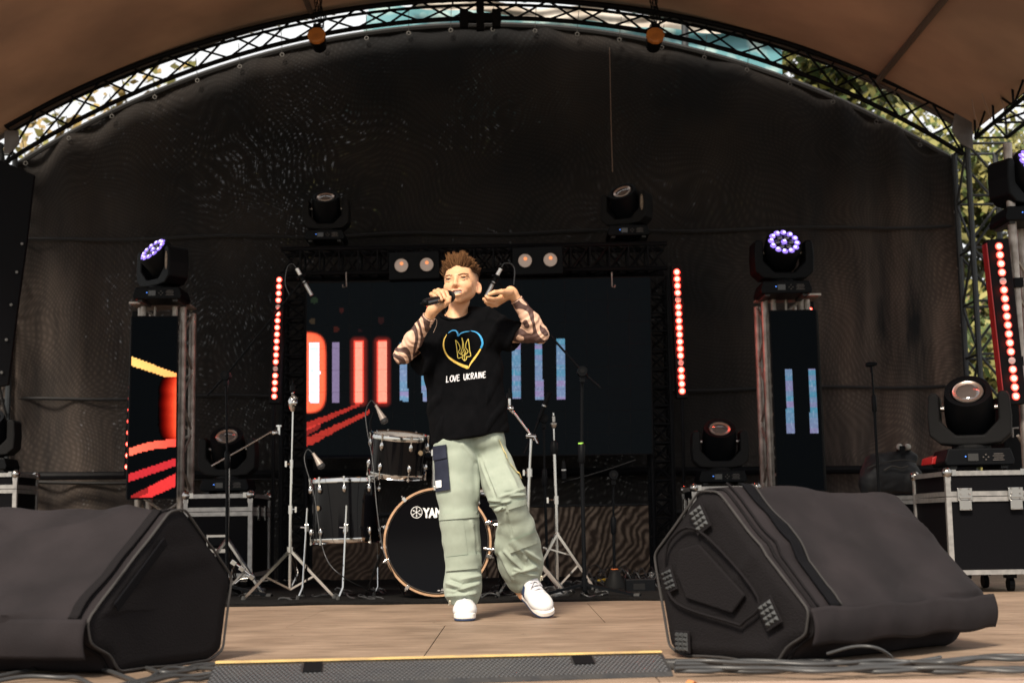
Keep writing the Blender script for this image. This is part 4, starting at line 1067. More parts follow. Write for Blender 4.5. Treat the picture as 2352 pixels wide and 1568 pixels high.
# silver upright pipe behind the right bar with clamps
root = thing('silver_tower', 'silver pipe tower carrying the near red lamp bar at the right edge', 'truss', floor_at(2345, 7.7))
for px, dy in ((2336, 0), (2356, .2)):
    mb = MB(); q = W(px, 700, 7.62 + dy); mb.cyl((q.x, q.y, .02), (q.x + .0, q.y, W(px, 330, 7.62).z), .024, 12); mb.build('chord', ALUD, root, smooth=40)
mb = MB()
for k in range(6):
    a, b_ = W(2338, 600 + k * 80, 7.66), W(2362, 640 + k * 80, 7.8); mb.cyl(a, b_, .009, 6)
mb.build('lacing', ALUD, root)
for k, y in enumerate((650, 830)):
    mb = MB(); mb.box(W(2336, y, 7.6), (.05, .06, .05)); mb.build('clamp', BLKM, root)
for y in (540, 690, 860, 1000):    # dark side tower rails visible left of the lamp bar
    pass

# ================================================================== BACKPACK with microphones
root = thing('backpack', 'black fabric gear bag slumped on a case at the right', 'bag', W(2050, 1130, 8.3))
fd = Field(W(1960, 1150, 8.1) - Vector((.0, .1, 0)), W(2140, 1010, 8.1) + Vector((0, .55, .0)), .008)
q = [W(2012, 1095, 8.3), W(2080, 1095, 8.3)]
fd.cap(q[0], q[1], .095, .085, .03); fd.cap(W(2010, 1060, 8.35), W(2090, 1052, 8.35), .05, .045, .05); fd.cap(W(2000, 1118, 8.3), W(2100, 1118, 8.3), .07, .07, .04)
fd.plane((0, 0, W(2050, 1132, 8.3).z), (0, 0, -1))
me = fd.mesh('body'); relax(me, 3); displace(me, lambda c: .010 * mnoise.noise(c * 12) + .004 * mnoise.noise(c * 30))
link_mesh('body', me, mat('bag_nylon', (.006, .007, .009), .6, spec=.3), root, True)
mb = MB(); mb.tube(spline(Wl([(2030, 1080), (2050, 1070), (2070, 1074), (2086, 1070)], 8.19), 5), .006, 6); mb.tube(spline(Wl([(1992, 1075), (2020, 1064), (2070, 1056), (2104, 1060)], 8.21), 5), .004, 5); mb.build('strap', RUB, root)
for px, lab in ((2066, 'left silver ball microphone lying on the gear bag'), (2085, 'right silver ball microphone lying on the gear bag')):
    root = thing('microphone', lab, 'microphone', W(px, 1030, 8.3), 'ball microphones on the gear bag')
    mb = MB(); mb.ball(W(px, 1026, 8.28), .019, 14); mb.build('grille', mat('mic_grille', (.42, .42, .40), .5, .6, bump=.6, bscale=900), root, smooth=80)
    mb = MB(); mb.cyl(W(px, 1027, 8.29), W(px + (3 if px > 2070 else -3), 1036, 8.5), .015, 12, .011); mb.build('handle', BLKP, root, smooth=40)
mb = MB(); mb.lathe(W(2073, 1036, 8.26), (0, 0, 1), [(0, .016), (.03, .018), (.032, .012)], 12); tag(mb.build('cap', BLKP, smooth=40), 'small black cap between the two silver ball microphones', 'cap')
# ================================================================== FLOOR MONITORS under fabric covers
def wedge(label, N, L, Q, length, prof, seed, endname):
    """prof: (q, z) outline of the end; N near bottom corner; L long axis; Q axis away"""
    root = thing('floor_monitor', label, 'floor monitor', Vector((N.x, N.y, 0)), 'covered floor monitors'); L = Vector(L).normalized(); Q = Vector(Q).normalized()
    def p(q, z, l): return N + Q * q + L * l + Vector((0, 0, z))
    # cover: subdivided skin over the profile, with soft sags and folds
    n = len(prof); ring = []
    for i in range(n):
        a, b_ = prof[i], prof[(i + 1) % n]; L_ = math.hypot(b_[0] - a[0], b_[1] - a[1]); k = max(2, int(L_ / .012))
        ring += [(a[0] + (b_[0] - a[0]) * t / k, a[1] + (b_[1] - a[1]) * t / k) for t in range(k)]
    # round the corners
    for _ in range(2): ring = [tuple((ring[i - 1][c] + 2 * ring[i][c] + ring[(i + 1) % len(ring)][c]) / 4 for c in (0, 1)) for i in range(len(ring))]
    cq = sum(r[0] for r in prof) / n; cz = sum(r[1] for r in prof) / n
    def disp(P, l, isend):
        f = mnoise.noise(P * 3.1 + Vector((seed, 0, 0))) * .014 + mnoise.noise(P * 8 + Vector((0, seed, 0))) * .005 + mnoise.noise(P * 21) * .0012
        s_ = mnoise.noise(Vector((P.x * 2.5 + P.z * 5, P.z * 9 - P.x * 4, seed)))
        r2 = mnoise.noise(Vector((P.x * 1.7 + P.z * 2 + 5, P.z * 4 + P.y * 3, seed + 2)))
        return f + .028 * max(0, s_ - .05) + .016 * max(0, 1 - abs(r2) * 6) * (1 if P.z > .16 else .3)
    nl = 84; rows = []
    for i in range(nl + 1):
        l = length * i / nl; row = []
        for (q, z) in ring:
            P = p(q, z, l); d = Q * (q - cq) + Vector((0, 0, z - cz)); d.normalize(); ef = min(1, i / 4, (nl - i) / 4)
            row.append(P + d * disp(P, l, False) * (.35 + .65 * ef) - d * .006 * (1 - ef))
        row.append(row[0]); rows.append(row)
    mb = MB(); mb.grid(rows); cover = mb.build('cover', CLOTH, root, smooth=70)
    # end panels: concentric rings in to the centre
    def endcap(l, sgn):
        rr = []; base = rows[0] if l == 0 else rows[-1]
        for k in range(30):
            s = k / 29; row = []
            for P in base:
                c = p(cq, cz, l); X = P.lerp(c, s); X = X - L * sgn * (.010 * math.sin(min(s * 6, 1) * 1.57) + disp(X, l, True) * .4 * min(1, s * 6)); row.append(X)
            rr.append(row)
        m_ = MB(); m_.grid(rr); return m_.build('end_panel', CLOTHD if l == 0 else CLOTH, root, smooth=70)
    endcap(0, 1); endcap(length, -1)
    # piping round the near end
    mb = MB(); pr = [P - L * .006 + (P - p(cq, cz, 0)).normalized() * .004 for P in rows[0][:-1]]; mb.tube(pr, .0038, 6, closed=True); mb.build('piping', mat('piping_cord', (.020, .018, .018), .8), root, smooth=60)
    mb = MB(); mb.tube([P + (P - p(cq, cz, .02)).normalized() * .003 for P in rows[2][:-1]], .005, 6, closed=True); mb.build('piping', CLOTHD, root, smooth=60)
    def surf(q0, z0, q1, z1, l0, l1, off, nm, m, par=root, nu=24, nv=4, nn=None):
        a = [[None] * (nv + 1) for _ in range(nu + 1)]; nrm = (Q * (z1 - z0) * -1 + Vector((0, 0, q1 - q0))).normalized()
        if nn is not None: nrm = nn
        for i in range(nu + 1):
            for j in range(nv + 1):
                t = i / nu; P = p(q0 + (q1 - q0) * t, z0 + (z1 - z0) * t, l0 + (l1 - l0) * j / nv); d = (Q * (q0 + (q1 - q0) * t - cq) + Vector((0, 0, z0 + (z1 - z0) * t - cz))).normalized()
                a[i][j] = P + d * disp(P, 0, False) + nrm * off
        m_ = MB(); m_.grid(a); o = m_.build(nm, m, par, smooth=70); s_ = o.modifiers.new('thickness', 'SOLIDIFY'); s_.thickness = .004; s_.offset = -1; return o
    return root, p, surf, disp, (cq, cz), rows
# cross-section (distance away, height)
PROF = [(.015, .085), (0, .145), (.305, .455), (.375, .462), (.565, .285), (.515, .03), (.46, .006), (.12, .006), (.09, .05)]
aR = math.radians(39); NR = W(1868, 1500, 3.72); NR.z = 0
LR = Vector((math.cos(aR), math.sin(aR), 0)); QR = Vector((-math.sin(aR), math.cos(aR), 0))
rt, pR, surfR, dR, cR, rowsR = wedge('right floor monitor under a black fabric cover with four studded rubber pads on its end', NR, LR, QR, .80, PROF, 3.3, 'end')
VEL = mat('velcro', (.006, .006, .008), .95, bump=.8, bscale=700, spec=.1)
surfR(.0, .148, .305, .455, .085, .125, .004, 'velcro_strip', VEL)
surfR(.0, .148, .305, .455, .128, .133, .005, 'seam', mat('piping_cord', (.020, .018, .018), .8), nu=24)
surfR(.0, .148, .31, .46, .03, .036, .004, 'seam', CLOTHD)
# loose front flap hanging below the slanted panel
mb = MB(); rows_ = []
for i in range(10):
    t = i / 9; rows_.append([NR + QR * (-.004 - .012 * math.sin(t * 3.1) + .006 * mnoise.noise(Vector((j * .2, t, 9)))) + LR * (-.01 + .825 * j / 60) + Vector((0, 0, .150 - .092 * t + .004 * math.sin(j * .35))) for j in range(61)])
mb.grid(rows_); o = mb.build('front_flap', CLOTH, rt, smooth=70); s_ = o.modifiers.new('thickness', 'SOLIDIFY'); s_.thickness = .005
# rubber corner pads with studs on the end panel
PAD = mat('stud_rubber', (.035, .037, .039), .35, spec=.6)
def pad(c0, ang, w_, h_):
    root_par = rt; q0, z0 = c0; m_ = MB(); X = (QR * math.cos(ang) + Vector((0, 0, math.sin(ang)))); Z = (-QR * math.sin(ang) + Vector((0, 0, math.cos(ang)))); Nn = -LR
    C = pR(q0, z0, 0) + Nn * .026; Rm = Matrix((X, Nn, Z)).transposed()
    m_.box(C, (w_, .006, h_), Rm); o_ = m_.build('rubber_pad', CLOTHD, rt, bevel=.002); m_ = MB()
    for i in range(3):
        for j in range(4):
            q = C + X * ((i - 1) * w_ * .27) + Z * ((j - 1.5) * h_ * .2) + Nn * .003
            e = w_ * .11; m_._a([q - X * e - Z * e, q + X * e - Z * e, q + X * e + Z * e, q - X * e + Z * e, q + Nn * .011], [(0, 1, 4), (1, 2, 4), (2, 3, 4), (3, 0, 4), (3, 2, 1, 0)])
    m_.build('stud', PAD, o_)
pad((.36, .385), -.5, .060, .078); pad((.12, .135), -.5, .060, .078); pad((.44, .045), 0, .060, .062); pad((.485, .215), -.35, .045, .07)
# handle pocket on the end panel
m_ = MB(); hp_ = [(.22, .10), (.155, .175), (.36, .35), (.47, .33), (.50, .24), (.455, .15)]
pk = spline([pR(q, z, 0) - LR * .028 for q, z in hp_ + hp_[:1]], 6); m_.tube(pk, .0045, 6); m_.build('handle_pocket', CLOTHD, rt, smooth=60)
m_ = MB(); ip = [(.25, .13), (.20, .18), (.365, .315), (.44, .30), (.455, .235), (.42, .165)]; m_.prism([pR(q, z, 0) - LR * .020 for q, z in ip], -LR * .010); m_.build('handle_pocket', CLOTHD, rt, bevel=.008, segs=3)
# left monitor
aL = math.radians(27); NL = W(192, 1500, 3.72); NL.z = 0
LL = Vector((-math.cos(aL), math.sin(aL) * .6, 0)).normalized(); QL = Vector((math.sin(aL), math.cos(aL), 0))
PROFL = [(.015, .085), (0, .145), (.315, .430), (.38, .437), (.595, .235), (.555, .03), (.50, .006), (.12, .006), (.09, .05)]
lt, pL, surfL, dL, cL, rowsL = wedge('floor monitor under a black fabric cover at the left edge, cut off by the frame', NL, LL, QL, 1.0, PROFL, 9.1, 'end')
surfL(.0, .148, .315, .430, .018, .045, .004, 'hem_band', CLOTHD)
mb = MB(); rows_ = []
for i in range(10):
    t = i / 9; rows_.append([NL + QL * (-.004 - .012 * math.sin(t * 3.1) + .006 * mnoise.noise(Vector((j * .2, t, 4)))) + LL * (-.01 + .9 * j / 50) + Vector((0, 0, .150 - .10 * t)) for j in range(51)])
mb.grid(rows_); o = mb.build('front_flap', CLOTH, lt, smooth=70); s_ = o.modifiers.new('thickness', 'SOLIDIFY'); s_.thickness = .005
# velcro strip on the end panel
m_ = MB(); a = pL(.085, .175, 0) - LL * .024; b_ = pL(.275, .345, 0) - LL * .024; m_.bar(a, b_, .028, .006, up=-LL); m_.build('velcro_strip', VEL, lt, bevel=.002)

# ================================================================== CABLE RAMP
RAMPM = mat('ramp_rubber', (.022, .023, .026), .5, col2=(.035, .034, .034), nscale=20, bump=.2, bscale=120)
YEL = mat('ramp_yellow', (.66, .46, .17), .7, col2=(.42, .29, .14), nscale=14)
rb = [G(497, 1548), G(1518, 1523), G(1546, 1553), G(470, 1590)]
root = thing('cable_ramp', 'black rubber cable ramp with a yellow strip lying across the stage front', 'cable ramp', (rb[0] + rb[2]) / 2)
ht = .030; back_l, back_r, fr_r, fr_l = rb
def rp(s, t, z): return back_l.lerp(back_r, s).lerp(fr_l.lerp(fr_r, s), t) + Vector((0, 0, z))
mb = MB(); secs = [(0, .002), (.03, ht), (.24, ht), (.95, .012), (1, .001)]; NS = 60; rows_ = []
notch = [(.195, .235), (.79, .835)]
for (t, z) in secs: rows_.append([rp(s / NS, t, z) for s in range(NS + 1)])
mb.grid(rows_); mb.prism([rp(0, t, z) for t, z in secs], (back_l - back_r) * .0001); mb.prism([rp(1, t, z) for t, z in secs], (back_r - back_l) * .0001)
body = mb.build('ramp_body', RAMPM, root)
m_ = MB()
for i in range(11):
    for j in range(98):
        s = (j + .5 + (i % 2) * .5) / 99; t = .27 + .66 * i / 10
        if any(a - .004 < s < b_ + .004 for a, b_ in notch) and t < .6: continue
        z = ht + (.012 - ht) * (t - .24) / .71; c = rp(s, t, z); m_.lathe(c + Vector((0, 0, -.001)), (0, .06, 1), [(0, .0042), (.0025, .0032), (.003, 0)], 6)
m_.build('tread_dots', mat('tread_rubber', (.075, .078, .085), .5), body)
m_ = MB(); m_.grid([[rp(s / 20, .035, ht + .003) for s in range(21)], [rp(s / 20, .13, ht + .003) for s in range(21)]]); o = m_.build('yellow_strip', YEL, root); s_ = o.modifiers.new('thickness', 'SOLIDIFY'); s_.thickness = .003; s_.offset = 1
for a, b_ in notch:
    m_ = MB(); P = [rp(a, .24, ht + .001), rp(b_, .24, ht + .001), rp(b_, .58, .0222), rp(a, .58, .0222)]; m_.prism([p_ + Vector((0, 0, .001)) for p_ in P], (0, 0, .0025)); m_.build('notch_shade', mat('notch_dark', (.004, .004, .005), .8, spec=.1), root)  # dark slab in place of the shade inside the open notch
m_ = MB(); c = rp(1.012, .45, .013); m_.box(c, (.045, .055, .024)); m_.box(c + Vector((.0, -.005, .0)), (.06, .03, .018)); m_.build('end_connector', RAMPM, root, bevel=.006)

# ================================================================== CABLES
def cable(label, pts, r=.0055, Y=None, group='cables along the front of the stage', m=CABLE, name='cable'):
    mb = MB(); mb.tube(spline(pts, 8), r, 7); return tag(mb.build(name, m, smooth=60), label, 'cable', group)
rr = random.Random(5)
def run_right(k):
    pts = []; 
    for i in range(12):
        px = 1550 + 78 * i; py = 1524 + k * 5.2 + 4 * math.sin(i * 1.1 + k * 1.9) - (12 if i > 8 and k < 3 else 0); q = G(px, py, .006); q.z = .007 + .006 * (k % 3) + .004 * math.sin(i * 2 + k) ** 2; pts.append(q)
    return pts
names_r = ['topmost', 'second', 'third', 'fourth', 'fifth', 'lowest']
for k in range(6): cable('%s black cable of the bundle running right from the cable ramp' % names_r[k], run_right(k), .0058)
LC = [([(-20, 1556), (60, 1545), (130, 1527), (230, 1540), (330, 1572), (380, 1600)], 'black cable arching up at the lower left corner'),
      ([(-20, 1566), (60, 1558), (140, 1556), (180, 1562), (240, 1590)], 'black cable curling under the left floor monitor'),
      ([(200, 1512), (270, 1528), (330, 1532), (370, 1548), (430, 1540), (498, 1528)], 'black cable coming out below the left floor monitor to the ramp'),
      ([(250, 1580), (330, 1566), (400, 1546), (450, 1532), (500, 1524)], 'black cable running up into the left end of the ramp'),
      ([(300, 1574), (390, 1558), (440, 1552), (500, 1548)], 'black cable entering the middle of the left ramp end'),
      ([(330, 1588), (420, 1566), (460, 1560), (500, 1554)], 'lowest black cable entering the left ramp end'),
      ([(340, 1560), (380, 1540), (430, 1534), (500, 1540)], 'black cable looped beside the left ramp end')]
for pts, lab in LC:
    Q_ = []
    for i, (a, b_) in enumerate(pts): q = G(a, b_, .006); q.z = .007 + .005 * (i % 2); Q_.append(q)
    cable(lab, Q_, .0058)
cable('thin cable looping out from under the right floor monitor', [W(1900, 1500, 3.72), W(1960, 1484, 3.68), W(2010, 1486, 3.66), W(2045, 1505, 3.7), W(2052, 1522, 3.75)], .004)
cable('cable end lying in front of the right floor monitor', [G(1880, 1540, .02), G(1960, 1532, .022), G(2060, 1524, .02), G(2140, 1512, .012), G(2160, 1508, .008)], .005)
# dry leaf at the bottom edge
mb = MB(); c = G(1589, 1563, .014); mb.grid([[c + Vector((x * .016 * (1 - abs(y) * .5), y * .022, .006 * math.cos(x * 2 + y) - .004)) for x in (-1, -.5, 0, .5, 1)] for y in (-1, -.5, 0, .5, 1)])
tag(mb.build('dry_leaf', mat('leaf_orange', (.55, .22, .08), .7), smooth=80), 'small orange dry leaf lying at the bottom edge of the stage', 'leaf')

# ================================================================== DRUMS
def drum(name, label, cat, c, axis, rad, dep, nlug, top_head, group=None, lug_r=.012, hoop=CHR, shell=DRUM, clawed=False, foot=None, phase=.2):
    """axis from the batter side to the resonant side"""
    root = thing(name, label, cat, foot if foot is not None else c, group); d, u, v = frame(axis); c = Vector(c)
    mb = MB(); mb.lathe(c, d, [(-dep / 2, rad * .97), (-dep / 2, rad), (dep / 2, rad), (dep / 2, rad * .97)], 56); mb.build('shell', shell, root, smooth=30)
    for s, nm in ((-1, 'top'), (1, 'bottom')):
        e = c + d * s * dep / 2
        mb = MB(); mb.lathe(e, d * s, [(-.012, rad * 1.01), (-.012, rad * 1.045), (-.004, rad * 1.05), (.010, rad * 1.03), (.014, rad * 1.045), (.016, rad * 1.02), (.010, rad * .985), (-.002, rad * .985)], 56); mb.build('hoop', hoop, root, smooth=40)
        mb = MB(); mb.lathe(e, d * s, [(.004, rad * .99), (.0045, 0)], 48); mb.build('drum_head', top_head if s < 0 else mat('drum_head_dark', (.09, .05, .035), .35), root, smooth=60)
    for k in range(nlug):
        a = 2 * math.pi * k / nlug + phase; w_ = u * math.cos(a) + v * math.sin(a)
        for s in (-1, 1):
            q = c + w_ * rad * 1.01 + d * s * (dep / 2 - .045); mb = MB()
            mb.ball(q, lug_r, 10, (1, 1, 1.0)); mb.lathe(q + w_ * .004, d * s, [(-.022, .003), (-.012, lug_r * .9), (.008, lug_r * .95), (.022, .005)], 10)
            mb.cyl(q + w_ * .008, c + w_ * rad * 1.055 + d * s * (dep / 2 + .016), .0032, 6); mb.cyl(c + w_ * rad * 1.055 + d * s * (dep / 2 + .004), c + w_ * rad * 1.055 + d * s * (dep / 2 + .020), .006, 8)
            mb.build('lug', CHR, root, smooth=50)
    return root, d, u, v
BATT = mat('drum_head_coated', (.55, .53, .50), .55)
BADGE = mat('drum_badge', (.30, .21, .12), .4, .5)
def badge(root, px, py, Y, n=(0, -1, 0)):
    mb = MB(); c = W(px, py, Y); n = Vector(n).normalized(); mb.lathe(c, n, [(0, .014), (.002, .013), (.0022, 0)], 12); mb.box(c + n * .0025, (.018, .002, .004)); mb.build('badge', BADGE, root)
# floor tom
s7 = 7.45 / F; c = W(793, 1172, 7.55); ft = floor_at(793, 7.55)
fr_, d, u, v = drum('floor_tom', 'large black floor tom drum with chrome hoops standing left of the bass drum', 'drum', c, (.02, .0, -1), 76 * s7, 136 * s7, 8, BATT, 'black drums of the kit', foot=ft, phase=.1)
badge(fr_, 730, 1167, 7.42, (-.7, -1, 0))
for (xt, yt, xb, yb, Y) in ((706, 1166, 694, 1345, 7.45), (796, 1160, 786, 1348, 7.34), (868, 1200, 868, 1330, 7.7)):
    mb = MB(); b0 = floor_at(xb, Y); T_ = W(xt, yt, Y); mb.tube([T_, T_.lerp(b0, .85) , b0 + Vector((-.02, -.02, .012))], .0055, 8); lg = mb.build('leg', CHR, fr_, smooth=40)
    mb = MB(); mb.cyl(b0 + Vector((-.02, -.02, .0)), b0 + Vector((-.016, -.016, .03)), .011, 8); mb.build('rubber_foot', RUB, lg)
    mb = MB(); q = W(xt - 1, 1212 if xt < 860 else 1215, Y + .01); mb.box(q, (.022, .02, .04)); mb.cyl(q, q + Vector((-.035, 0, .004)), .005, 6); mb.build('leg_bracket', CHR, lg, bevel=.003)
# rack tom
c = W(914, 1045, 7.6); ax = Vector((-.10, .16, -1)).normalized()
rt_, d, u, v = drum('rack_tom', 'smaller black rack tom drum tilted above the bass drum', 'drum', c, ax, 63 * 7.6 / F, 86 * 7.6 / F, 6, BATT, 'black drums of the kit', phase=.5)
badge(rt_, 966, 1040, 7.49, (.6, -1, .1))
mb = MB(); mb.cyl(W(995, 1030, 7.62), W(997, 1160, 7.62), .011, 10); mb.build('mount_post', CHRD, rt_, smooth=40)
mb = MB(); mb.tube(Wl([(974, 1040, 7.62), (985, 1036, 7.62), (996, 1045, 7.62)]), .009, 8); mb.box(W(996, 1040, 7.62), (.03, .03, .035)); mb.build('mount_bracket', CHR, rt_, bevel=.003)
# second rack tom behind the legs
c = W(1145, 1160, 7.75); rr_, d, u, v = drum('rack_tom', 'black drum half hidden behind the trouser legs of the singer', 'drum', c, Vector((.06, .1, -1)), 62 * 7.75 / F, 62 * 7.75 / F, 6, BATT, 'black drums of the kit', phase=.3)
mb = MB(); mb.cyl(c + Vector((-.08, .1, -.05)), c + Vector((-.08, .1, -.20)), .010, 8); mb.build('mount_post', CHRD, rr_)
for (a, b_) in ((-.12, 0), (.12, 0), (0, .15)):
    mb = MB(); mb.tube([c + Vector((0, .05, -.2)), c + Vector((a, .05 + b_, -.30)), Vector((c.x + a * 1.7, c.y + .05 + b_ * 1.6, .01))], .007, 6); mb.build('leg', CHRD, rr_)
# bass drum
cB = W(1005, 1250, 7.35); RB = 120 * 7.35 / F; cB.z = RB * 1.045 + .012; dB = Vector((.03, -1, .0)).normalized(); depB = .42
root = thing('bass_drum', 'large black bass drum with a wooden hoop and white lettering behind the singer', 'drum', Vector((cB.x, cB.y + .2, 0)), 'black drums of the kit')
c = cB; e = c
mb = MB(); mb.lathe(c + Vector((0, depB, 0)), dB, [(0, RB), (depB - .01, RB)], 64); mb.build('shell', DRUM, root, smooth=30)
for q, sgn in ((c, 1), (c + Vector((0, depB, 0)), -1)):
    mb = MB(); mb.lathe(q, dB * sgn, [(-.035, RB * .99), (-.035, RB * 1.026), (.008, RB * 1.026), (.010, RB * 1.02), (.010, RB * 0.985), (-.01, RB * .98)], 72); mb.build('hoop', WOODH, root, smooth=30)
mb = MB(); mb.lathe(c, dB, [(-.006, RB * .98), (.0, RB * .95), (-.001, RB * .93), (-.001, 0)], 64); hd_ = mb.build('drum_head', mat('gloss_black_head', (.002, .002, .003), .12, spec=.08), root, smooth=40)
mb = MB(); mb.lathe(c, dB, [(-.004, RB * .975), (.006, RB * .962), (-.002, RB * .95)], 64); mb.build('head_rim', mat('head_rim_metal', (.18, .17, .16), .3, .6), root, smooth=40)
def bm_(x, y): return c + Vector((x, -.0045 + .03 * x * 1.0, y))
R_ = Matrix.Rotation(math.pi / 2, 4, 'X')
mb = MB(); sc_ = 7.35 / F; tx = (974 - 1005) * sc_; tz = (W(974, 1187.5, 7.35) - c).z
pl = Matrix.Translation(bm_(tx, tz)) @ Matrix.Rotation(.0, 4, 'Y') @ Matrix.Diagonal((.80, 1, 1, 1)) @ R_
pl = Matrix.Translation(bm_(tx, tz)) @ R_ @ Matrix.Diagonal((.70, 1, 1, 1))
text_mb(mb, 'YAMAHA', .066, pl, .003); lt_ = mb.build('lettering', WHT, hd_)
mb = MB(); o = bm_((958 - 1005) * sc_, (W(958, 1176, 7.35) - c).z); r_ = .0285
mb.tube([o + Vector((r_ * math.cos(t), 0, r_ * math.sin(t))) for t in [i * math.pi / 16 for i in range(32)]], .0017, 5, closed=True)
for k in range(3):
    a = math.pi / 2 + k * math.pi * 2 / 3; u1 = Vector((math.cos(a), 0, math.sin(a))); mb.tube([o - u1 * .020, o + u1 * .025], .0015, 5)
    for s_ in (1, -1):
        b_ = o + u1 * s_ * (.018 if s_ > 0 else .016); n_ = Vector((-u1.z, 0, u1.x)); mb.tube([b_ - n_ * .004 , b_ + u1 * s_ * .006, b_ + n_ * .004], .0013, 4)
mb.build('emblem', WHT, hd_)
mb = MB(); o = bm_((1017 - 1005) * sc_, (W(1017, 1355, 7.35) - c).z)
for k in range(5): mb.box(o + Vector((-.008 + k * .004, 0, .006)), (.002, .001, .006))
mb.box(o, (.022, .001, .003)); mb.box(o + Vector((-.022, 0, 0)), (.012, .001, .005)); mb.box(o + Vector((0, 0, -.009)), (.026, .001, .0015)); mb.build('small_print', mat('faint_print', (.35, .33, .32), .6), hd_)
for k in range(10):
    a = 2 * math.pi * (k + .5) / 10 + .03; w_ = Vector((math.cos(a), 0, math.sin(a)))
    if w_.z < -.97: continue
    q = c + w_ * RB * 1.045; mb = MB(); t_ = Vector((-w_.z, 0, w_.x)); Rm = Matrix((t_, dB, w_)).transposed()
    mb.box(q + dB * (-.012), (.016, .052, .010), Rm); mb.box(q + dB * .013 - w_ * .008, (.018, .008, .024), Rm); mb.cyl(q - dB * .05 + w_ * .006, q + dB * .014 + w_ * .006, .005, 8); mb.ball(q + w_ * .012 + dB * .016, .006, 8)
    mb.build('claw', CHR, root, bevel=.002)
for (x0, y0, x1, y1) in ((880, 1258, 838, 1370), (1133, 1262, 1162, 1358)):
    A = W(x0, y0, 7.35); B = G(x1, y1 + 1, .005); mb = MB(); mb.tube([A, A.lerp(B, .55)], .0085, 8); mb.tube([A.lerp(B, .5), B], .0055, 8); mb.ball(A, .016, 10); mb.cyl(A, A + (c + Vector((0, .08, 0)) - A).normalized() * .05, .012, 8)
    sp = mb.build('spur', CHR, root, smooth=50); mb = MB(); mb.ball(B, .013, 8); mb.build('rubber_foot', RUB, sp)

# ================================================================== STANDS
def tripod(root, base, hub_z, spread, angs, m, flat=True, leg_r=.007, foot_r=.013, brace_z=None):
    for a in angs:
        d = Vector((math.cos(a), math.sin(a), 0)); P0 = base + Vector((0, 0, hub_z)); P1 = base + d * spread * .5 + Vector((0, 0, hub_z * .58)); P2 = base + d * spread + Vector((0, 0, .02))
        mb = MB(); side = d.cross(Vector((0, 0, 1)))
        if flat:
            for s in (-1, 1): mb.bar(P0 + side * s * .010, P2 + side * s * .004, .005, .014)
        else: mb.tube([P0, P2], leg_r, 8)
        lg = mb.build('leg', m, root)
        mb = MB(); mb.bar(base + Vector((0, 0, brace_z if brace_z is not None else hub_z * .12)), P0.lerp(P2, .55), .008, .010); mb.build('brace', m, lg)
        mb = MB(); mb.lathe(P2 + Vector((0, 0, -.015)), Vector((0, 0, 1)), [(0, foot_r), (.01, foot_r * 1.1), (.03, foot_r * .6)], 8); mb.build('rubber_foot', RUB, lg)
def clampj(mb, q, r=.014, dx=.03):
    mb.cyl(q + Vector((0, 0, -.022)), q + Vector((0, 0, .022)), r, 12); mb.cyl(q, q + Vector((-dx, -.01, 0)), .006, 8); mb.box(q + Vector((-dx, -.012, 0)), (.01, .012, .03))
# chrome cymbal stand, straight, left
def chrome_stand(label, px, Y, tiers, hub, spread, angs, ptop=None, name='cymbal_stand', grp='chrome cymbal stands'):
    b0 = floor_at(px[-1], Y); root = thing(name, label, 'drum hardware', b0, grp)
    P = [W(x, y, Y) for x, y in tiers]
    rs = [.0045, .0075, .0095, .0125]; rs = rs[-(len(P)):] if len(P) <= 4 else rs
    for i in range(len(P) - 1):
        mb = MB(); mb.cyl(P[i], P[i + 1], rs[min(i, 3)], 12); mb.build('tube', CHR, root, smooth=40)
        mb = MB(); clampj(mb, P[i + 1], rs[min(i, 3)] + .006, -.028 if i % 2 else .028) if i < len(P) - 2 else None
        if i < len(P) - 2: mb.build('clamp', CHR, root, smooth=40)
    hz = W(px[-1], hub, Y).z; mb = MB(); mb.cyl(b0 + Vector((0, 0, hz - .015)), b0 + Vector((0, 0, hz + .015)), .02, 12); mb.build('hub', CHR, root, smooth=40)
    bz = b0.z + .06; tripod(root, b0, hz, spread, angs, CHR, brace_z=bz)
    return root, b0
root, b0 = chrome_stand('straight chrome cymbal stand with a tripod base left of the floor tom', (668,), 7.5, [(673, 935), (670, 1065), (668, 1170), (666, 1350)], 1262, .245, (-2.75, -.25, 1.45))
mb = MB(); mb.lathe(W(672, 932, 7.5), (0, 0, 1), [(-.03, .010), (0, .022), (.028, .026), (.05, .012)], 8); mb.ball(W(676, 925, 7.48), .018, 10); mb.cyl(W(675, 922, 7.5), W(672, 902, 7.5), .008, 8); mb.tube(Wl([(672, 905, 7.5), (682, 914, 7.47)]), .008, 6); mb.build('tilter', CHR, root, smooth=40)
mb = MB(); mb.lathe(W(672, 898, 7.5), (0, 0, 1), [(0, .014), (.03, .014), (.034, .004), (.06, .003)], 10); mb.build('felt', BLKP, root)
# boom cymbal arm at the left on its own stand
b0 = floor_at(522, 8.0); root = thing('cymbal_boom_stand', 'thin chrome boom arm rising to the right in front of the left flight case', 'drum hardware', b0, 'chrome cymbal stands')
mb = MB(); mb.tube(Wl([(486, 1070), (560, 1028), (622, 992)], 8.0), .0055, 8); mb.build('boom', CHRD, root, smooth=40)
mb = MB(); mb.tube(Wl([(622, 992), (631, 994), (641, 997), (641, 980)], 8.0), .010, 8); mb.ball(W(631, 994, 7.99), .017, 8); mb.cyl(W(641, 980, 8.0), W(641, 976, 8.0), .018, 10); mb.build('tilter', CHR, root, smooth=40)
mb = MB(); mb.cyl(W(526, 1048, 8.0), b0 + Vector((0, 0, .02)), .0085, 10); mb.build('tube', CHRD, root, smooth=40)
tripod(root, b0, .32, .24, (-2.6, -.4, 1.5), CHRD)
